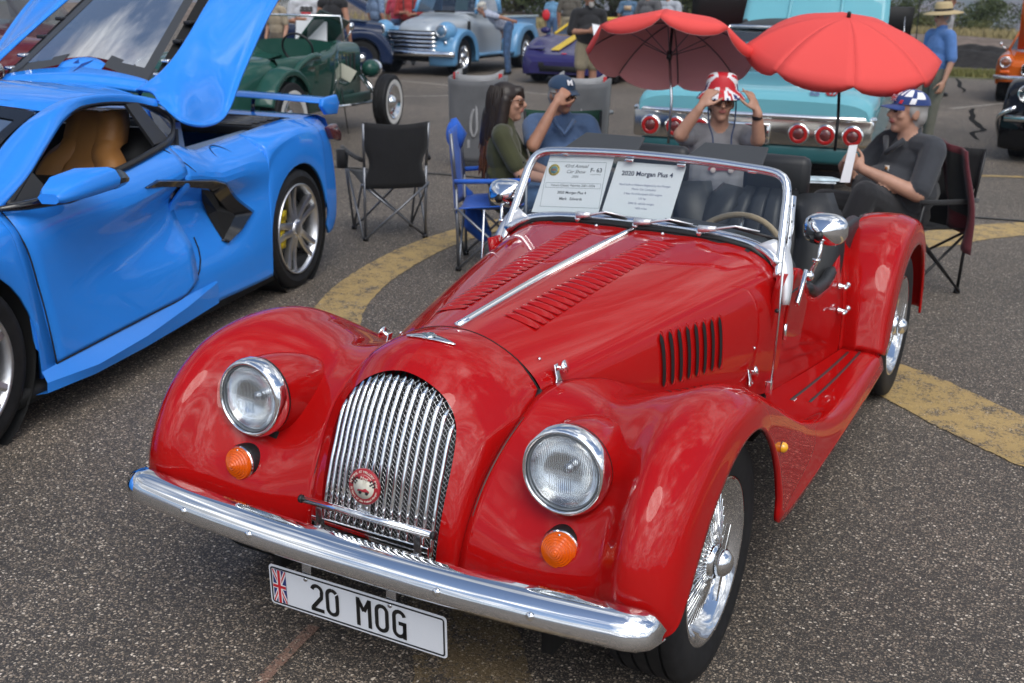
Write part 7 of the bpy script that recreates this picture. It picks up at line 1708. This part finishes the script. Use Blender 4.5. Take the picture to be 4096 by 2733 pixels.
# ================================================================ people standing about the lot
BLKS = cloth('black_shirt', (.014,.014,.016)); KHAK = cloth('khaki_shorts', (.26,.22,.15)); PLAID = None
def plaid(name, c1, c2, sc=28):
    if name in _M: return _M[name]
    m = bpy.data.materials.new(name); m.use_nodes = True; nt = m.node_tree; b = nt.nodes['Principled BSDF']; t = nt.nodes.new('ShaderNodeTexCoord')
    ws_ = []
    for ax in ('X', 'Z'):
        q = nt.nodes.new('ShaderNodeTexWave'); q.wave_type = 'BANDS'; q.bands_direction = ax; q.inputs['Scale'].default_value = sc*.5; nt.links.new(t.outputs['Object'], q.inputs['Vector']); ws_.append(q)
    ad = nt.nodes.new('ShaderNodeMath'); ad.operation = 'ADD'; nt.links.new(ws_[0].outputs['Fac'], ad.inputs[0]); nt.links.new(ws_[1].outputs['Fac'], ad.inputs[1])
    r = nt.nodes.new('ShaderNodeValToRGB'); r.color_ramp.elements[0].position = .3; r.color_ramp.elements[1].position = 1.0; r.color_ramp.elements[0].color = (*c1, 1); r.color_ramp.elements[1].color = (*c2, 1)
    hf = nt.nodes.new('ShaderNodeMath'); hf.operation = 'MULTIPLY'; hf.inputs[1].default_value = .6; nt.links.new(ad.outputs[0], hf.inputs[0]); nt.links.new(hf.outputs[0], r.inputs['Fac']); nt.links.new(r.outputs['Color'], b.inputs['Base Color']); b.inputs['Roughness'].default_value = .85
    _M[name] = m; return m
CR = .489
# man in black reading a sheet
p_ = standing('person', 'bearded man in black shirt and khaki shorts reading a white sheet', (-5.75,13.2,0), CR+.35, 1.72, BLKS, KHAK, SKIN2, None, BLACKP, .62, .95, 1.12, .12, 'read', extra=lambda f, q, R: (f.ell(q(0,-.09,1.535), (.045,.03,.05), mat('grey_beard', (.35,.33,.31), .8)),))
cap_hat(p_, np.array([0,-.01,1.625])*.989, np.eye(3), BLKS, 1.0); shades(p_, np.array([0,-.01,1.625])*.989, np.eye(3), 1.0)
sh_ = mesh('paper_sheet', [(-5.52,12.83,1.26),(-5.32,12.91,1.22),(-5.26,12.85,1.02),(-5.45,12.77,1.04)], [(0,1,2,3)], WHITE, None, smooth=False, solid=.002); tag(sh_, 'white sheet of paper held by the man in black', 'paper')
# man leaning into the pickup window
f = Fig(); WPL = plaid('pale_plaid_shirt', (.50,.52,.58), (.20,.24,.36)); q = lambda *a: np.array(a)
torso(f, q(0,.02,.97), q(0,-.26,1.13), q(0,-.43,1.24), (q(-.17,-.38,1.22), q(.17,-.38,1.22)), WPL, 1.02, 1.0, .06, pants=JEAN)
arm(f, q(-.19,-.38,1.20), q(-.26,-.20,1.02), q(-.23,-.10,.80), 1, WPL, SKIN2, .75, 1.0, hn=(1,0,0)); arm(f, q(.19,-.38,1.20), q(.27,-.12,1.16), q(.18,.10,1.10), -1, WPL, SKIN2, .75, 1.0, hn=(-1,0,0))
for sd in (-1, 1): leg(f, q(sd*.09,.02,.93), q(sd*.10,.0,.50), q(sd*.10,.04,.085), JEAN, SKIN2, BLACKP)
head(f, q(0,-.54,1.33), Rx(.35), SKIN2, GHAIR); lm = f.build('person', None, .011); lm.location = (-10.15,18.75,0); lm.rotation_euler = (0,0,-1.15); tag(lm, 'man in pale plaid shirt and jeans bending to the pickup window', 'person')
cap_hat(lm, q(0,-.54,1.33), Rx(.35), cloth('cream_cap', (.45,.43,.38)), 1.0)
# woman in straw hat
BLUP = cloth('blue_polo', (.085,.19,.45)); KH2 = cloth('grey_green_trousers', (.12,.12,.095))
hw_ = standing('person', 'woman in wide straw hat, blue polo and olive trousers at the right', (-.52,11.35,0), CR-1.25, 1.62, BLUP, KH2, SKIN, GHAIR, mat('pale_shoe', (.35,.35,.34), .7), 0, .9, .98, .03, 'down', stride=.10)
b = MB(); hcz = np.array([0,-.01,1.625])*.931
b.lathe([(.215,-.012),(.212,-.004),(.15,.012),(.102,.020),(.098,.045),(.092,.09),(.075,.118),(.045,.108),(0,.112)], hcz+np.array([0,.01,.045]), (0,-.10,1), 36, caps=False); sh2 = b.build('straw_hat', mat('straw', (.46,.36,.20), .8, bump=.4, bscale=120), hw_, solid=.004)
MB().lathe([(.104,.022),(.101,.048)], hcz+np.array([0,.01,.045]), (0,-.10,1), 32, caps=False).build('hat_band', BLKS, hw_)
g2 = standing('person', 'grey-shirted man with sunglasses standing behind the straw-hatted woman', (-1.62,19.6,0), CR+.9, 1.80, cloth('light_grey_shirt', (.30,.31,.32)), JEAN, SKIN2, DHAIR, None, 0, .8, 1.0); shades(g2, np.array([0,-.01,1.625])*1.034, np.eye(3))
# group at the upper left behind the hot rod
w1 = standing('person', 'man in printed white T-shirt standing behind the green hot rod', (-10.85,13.0,0), CR+.2, 1.74, cloth('white_tshirt', (.48,.49,.52)), cloth('dark_shorts', (.05,.05,.055)), SKIN2, DHAIR, None, .6, .75, 1.1, .08, 'cross')
text('shirt_print', 'aaa', .16, mat('print_dark', (.06,.06,.06), .8), w1, (0,-.155,1.34), (1,0,0), (0,0,1), shear=.3, bold=.01); MB().box((0,-.158,1.26), (.16,.004,.035)).build('shirt_print', REDDECAL, w1)
standing('person', 'man in black sleeveless top beside the white-shirted man', (-9.95,12.55,0), CR+2.8, 1.78, BLKS, cloth('dark_shorts', ()), SKIN2, DHAIR, None, .6, .08, 1.05, 0, 'down')
standing('person', 'person in beige top beside the raised blue hatch', (-10.9,12.3,0), CR-.6, 1.62, cloth('beige_top', (.30,.25,.18)), cloth('brown_trousers', (.10,.08,.06)), SKIN, mat('blond_hair', (.30,.20,.10), .6), None, 0, .7, .9)
# behind the pickup
standing('person', 'man in blue checked shirt standing left of the pickup', (-13.2,18.4,0), CR+2.2, 1.76, plaid('blue_check_shirt', (.25,.33,.45), (.04,.09,.20), 34), cloth('navy_trousers', (.02,.03,.06)), SKIN2, GHAIR, None, 0, .75, 1.1, .05)
standing('person', 'person in plain red shirt beside the blue-checked man', (-13.75,20.0,0), CR+2.6, 1.70, cloth('crimson_shirt', (.38,.03,.06)), JEAN, SKIN2, DHAIR, None, 0, .8, 1.05)
rs = standing('person', 'man in red shirt with dark braces behind the pickup', (-13.3,19.8,0), CR+.1, 1.74, cloth('red_work_shirt', (.32,.025,.025)), BLKT, SKIN2, GHAIR, None, 0, 1.5, 1.1, .08, 'read')
for sd in (-1, 1): MB().tube([(sd*.09,-.15,1.05),(sd*.10,-.16,1.25),(sd*.11,-.06,1.45)], .016, 6).build('brace', BLKS, rs)
# farther off
fb = standing('person', 'distant woman in blue top with red bag', (-13.75,28.1,0), CR+2.9, 1.62, cloth('sky_top', (.12,.26,.42)), JEAN, SKIN2, GHAIR, None, 0, .6, .95, 0, 'down', vox=.014); MB().ell((.16,.12,1.02), (.12,.06,.16)).build('shoulder_bag', REDDECAL, fb)
standing('person', 'distant man in dark taupe shirt seen from behind', (-12.0,25.6,0), CR+3.0, 1.78, cloth('taupe_shirt', (.09,.08,.065)), KHAK, SKIN2, GHAIR, None, 0, .8, 1.15, .05, vox=.014)
fc = standing('person', 'distant man in white cap and blue printed shirt', (-11.4,28.2,0), CR+2.9, 1.72, cloth('steel_blue_shirt', (.08,.15,.24)), KHAK, SKIN2, None, None, .6, .8, 1.05, 0, vox=.014); cap_hat(fc, np.array([0,-.01,1.625])*.99, np.eye(3), mat('cap_white', (.6,.6,.58), .7)); MB().box((0,.125,1.28), (.20,.02,.12)).build('shirt_print', mat('print_warm', (.5,.35,.22), .8), fc)
standing('person', 'man in dark grey shirt beside the raised black bonnet', (-6.95,18.6,0), CR+2.2, 1.84, cloth('mid_grey_shirt', (.10,.10,.105)), BLKT, SKIN2, DHAIR, None, 0, .8, 1.2, .08)
standing('person', 'person in pale shirt half hidden by the dark grey shirted man', (-7.3,20.6,0), CR+2.4, 1.82, cloth('pale_shirt', (.42,.45,.50)), BLKT, SKIN2, DHAIR, None, 0, .8, 1.1)
# ================================================================ berm, verge, shrubs, hills
def noise2(x, y, s, o=0): return math.sin(x*s*1.3+o)*math.cos(y*s*1.7+o*2)+.5*math.sin(x*s*2.9+y*s*2.3+o*3)+.25*math.sin(x*s*6.1-y*s*5.3+o)
def mound(name, label, cat, cx, cy, rx, ry, h, m, rz=0, seed=0, n=40, kind=None):
    P = []
    for i in range(n):
        row = []
        for j in range(n):
            u, v = i/(n-1)*2-1, j/(n-1)*2-1; d = math.hypot(u, v); z = h*max(0, 1-d**2)**1.2*(1+.18*noise2(u*4, v*4, 1, seed))-.03
            x, y = u*rx, v*ry; row.append((cx+x*math.cos(rz)-y*math.sin(rz), cy+x*math.sin(rz)+y*math.cos(rz), z))
        P.append(row)
    o = surf(name, P, m, None, flip=True)
    return tag(o, label, cat, kind=kind)
mound('gravel_berm', None, None, -6.0, 37.5, 22, 5.0, .55, mat('pinkish_gravel', (.155,.12,.098), .95, noise=.35, nscale=3, bump=.8, bscale=8), .08, 1, kind='structure')
mound('soil_pile', 'low pile of black soil beyond the grass verge at right', 'soil pile', -2.3, 31.0, 3.6, 1.6, .50, mat('black_soil', (.018,.016,.015), .95, noise=.5, nscale=6, bump=.8, bscale=10), .1, 2)
mound('gravel_berm', None, None, -34, 44, 30, 7, .8, mat('pinkish_gravel', ()), .5, 4, kind='structure')
ribbon('gravel_path', [(-16,33.5),(-6,29.9),(-1,28.9),(6,28.6),(30,29)], 1.5, .006, mat('path_gravel', (.15,.125,.10), .95, noise=.3, nscale=5))
# grass verge: blades as one mass
def blades(name, label, region, n, hmin, hmax, m, wid=.012):
    V = []; Fq = []
    for k in range(n):
        x, y, z0 = region(); h = RNG.uniform(hmin, hmax); a = RNG.uniform(0, 2*PI); w_ = wid*RNG.uniform(.6, 1.4); dx, dy = math.cos(a)*w_, math.sin(a)*w_; lx, ly = RNG.normal(0, .25*h, 2)
        b_ = len(V); V += [(x-dx,y-dy,z0),(x+dx,y+dy,z0),(x+lx*.4+dx*.7,y+ly*.4+dy*.7,z0+h*.6),(x+lx,y+ly,z0+h)]; Fq += [(b_,b_+1,b_+2),(b_,b_+2,b_+3)]
    o = mesh(name, V, Fq, m, None, smooth=False); return tag(o, label, 'grass', kind='stuff')
GRS = mat('verge_grass', (.10,.115,.025), .8, noise=.3, nscale=2, var=(.20,.18,.06)); STRAW = mat('straw_grass', (.30,.25,.12), .85, noise=.3, nscale=3)
blades('grass', 'short green grass verge along the edge of the lot', lambda: (RNG.uniform(-8, 8), (lambda t: 26.6+t*2.2)(RNG.uniform(-1, 1)*.5+.1), 0), 26000, .05, .13, GRS, .02)
sheet('verge', [(-30,41.5),(-3,25.0),(30,27.0),(30,28.6),(-2.4,28.2),(-29,44.5)], .003, mat('verge_soil', (.10,.10,.04), .95, noise=.4, nscale=2))
blades('dry_grass', 'tall straw-coloured grass on the berm', lambda: (lambda x, v: (x, 37.5+v, max(0, .50*(1-((x+6)/22)**2)*(1-(v/5)**2))))(RNG.uniform(-20, 12), RNG.uniform(-1.0, 4)), 22000, .12, .42, STRAW, .018)
blades('dry_grass', 'straw-coloured grass patch behind the pickup', lambda: (RNG.uniform(-42, -12), RNG.uniform(40, 48), .2), 14000, .15, .5, STRAW, .03)
# shrubs and junipers
LEAF = [mat('juniper_leaf', (.035,.055,.018), .75, noise=.5, nscale=3, var=(.075,.095,.028)), mat('shrub_leaf', (.065,.080,.022), .75, noise=.4, nscale=3, var=(.13,.13,.04)), mat('olive_leaf', (.05,.06,.03), .75, noise=.4, nscale=3)]
BARK = mat('bark', (.09,.065,.045), .9, bump=.5, bscale=20)
def tree_proto(seed, lm, n=5200):
    rg = np.random.default_rng(seed); V = []; Fq = []
    cl = [(rg.normal(0, .55, 2), rg.uniform(.45, 1.55), rg.uniform(.28, .62)) for _ in range(20)]
    for k in range(n):
        (cx, cy), cz, cr_ = cl[rg.integers(len(cl))]; d = rg.normal(size=3); d /= np.linalg.norm(d); p = np.array([cx, cy, cz])+d*cr_*rg.uniform(.55, 1.05)**.5*np.array([1, 1, .8])
        if p[2] < .12: continue
        s = rg.uniform(.025, .06); t1 = rg.normal(size=3); t1 /= np.linalg.norm(t1); t2 = np.cross(t1, rg.normal(size=3)); t2 /= np.linalg.norm(t2); b_ = len(V)
        V += [p-t1*s, p+t2*s*.5, p+t1*s, p-t2*s*.5]; Fq.append((b_, b_+1, b_+2, b_+3))
    r = empty('juniper_tree', (0,0,0)); mesh('crown', V, Fq, lm, r, smooth=False)
    t = MB().tube([(0,0,-.1),(.04,.02,.4),(0,.05,.9)], [.09,.07,.04], 8)
    for (cx, cy), cz, cr_ in cl[:9]: t.tube([(0,.03,.35),(cx*.5,cy*.5,cz*.6),(cx,cy,cz)], [.045,.03,.012], 6)
    t.build('trunk', BARK, r); return r
protos = [tree_proto(3, LEAF[0]), tree_proto(5, LEAF[1]), tree_proto(9, LEAF[2])]
used = [0, 0, 0]
TREES = [(0,-7.6,47,2.0,'dark juniper right of the raised turquoise bonnet'),(1,-5.8,45.5,1.55,'olive shrub behind the straw-hatted woman'),(0,-4.4,48.5,1.9,'rounded juniper above the grey-shirted man'),(1,-3.5,44.5,1.1,'low yellow-green shrub on the berm above the soil pile'),(0,-.6,43.5,1.7,'juniper at the right edge above the orange car'),(1,.9,45,1.9,'bright shrub at the far right edge'),(2,-10.5,50,1.7,'grey-green shrub partly hidden by the turquoise bonnet'),
 (1,-14.5,46,2.2,'bushy green tree between the raised black and turquoise bonnets'),(0,-17.5,48,1.9,'dark shrub beyond the pale-shirted person'),(2,-19.8,46.5,2.0,'olive bush above the white-capped man'),(0,-23.0,47.5,2.5,'broad juniper beyond the distant taupe-shirted man'),(1,-26.0,49,2.3,'green bush over the purple car'),(0,-28.8,48,3.0,'dark juniper behind the pickup bed'),(2,-31.5,50,2.6,'grey-green bush beyond the bending man'),(0,-35.5,50,3.2,'large juniper behind the pickup cab'),(1,-39,49,2.6,'green shrub beyond the navy sedan'),(0,-44,48,3.2,'dark juniper at the far upper left')]
for k, x, y, s, lab in TREES:
    o = protos[k] if not used[k] else copy_tree(protos[k]); used[k] = 1
    o.location = (x, y, terr(x, y)); s *= .56 if x > -12 else .9; o.scale = (s*1.15, s*1.15, s); o.rotation_euler = (0, 0, x*3.7); tag(o, lab, 'tree', 'shrubs and junipers beyond the lot')
# far hills
def hills(name, y0, x0, x1, base, h, m, seed):
    xs = np.linspace(x0, x1, 90); P = []
    for t in np.linspace(0, 1, 26):
        P.append([(x, y0+t*500, base+h*math.sin(min(1, t*1.1)*PI/2)**.9*(1+.22*noise2(x/180, 0, 1, seed)+.10*noise2(x/45, t*6, 1, seed)) ) for x in xs])
    o = surf(name, P, m, None); o['kind'] = 'structure'; return o
hills('mountain', 1150, -1500, 1300, -75, 190, mat('forested_hill', (.055,.07,.055), .95, noise=.6, nscale=.035, var=(.16,.10,.085)), 2)
_hm = mat('forested_hill', ())
added_hills = []
for t in np.linspace(0, 1, 14): added_hills.append([((900+t*500)*math.sin(a), (900+t*500)*-math.cos(a)-60, -75+t**.8*(150+40*noise2(a*9, 0, 1, 5)+14*noise2(a*40, t*5, 1, 3))) for a in np.linspace(-1.75, 1.75, 120)])
o_h = surf('mountain', added_hills, _hm, None, flip=True); o_h['kind'] = 'structure'  # unseen ring behind the camera, added for a dark horizon band in reflections
hz = MB().box((0,520,60), (3600,4200,330)).build('haze', None, None); hz['kind'] = 'stuff'
hm_ = bpy.data.materials.new('haze_air'); hm_.use_nodes = True; _n = hm_.node_tree.nodes; _n.remove(_n['Principled BSDF']); pvol = _n.new('ShaderNodeVolumePrincipled'); pvol.inputs['Color'].default_value = (.62,.74,.95,1); pvol.inputs['Density'].default_value = .00045
hm_.node_tree.links.new(pvol.outputs[0], _n['Material Output'].inputs['Volume']); hz.data.materials.append(hm_)
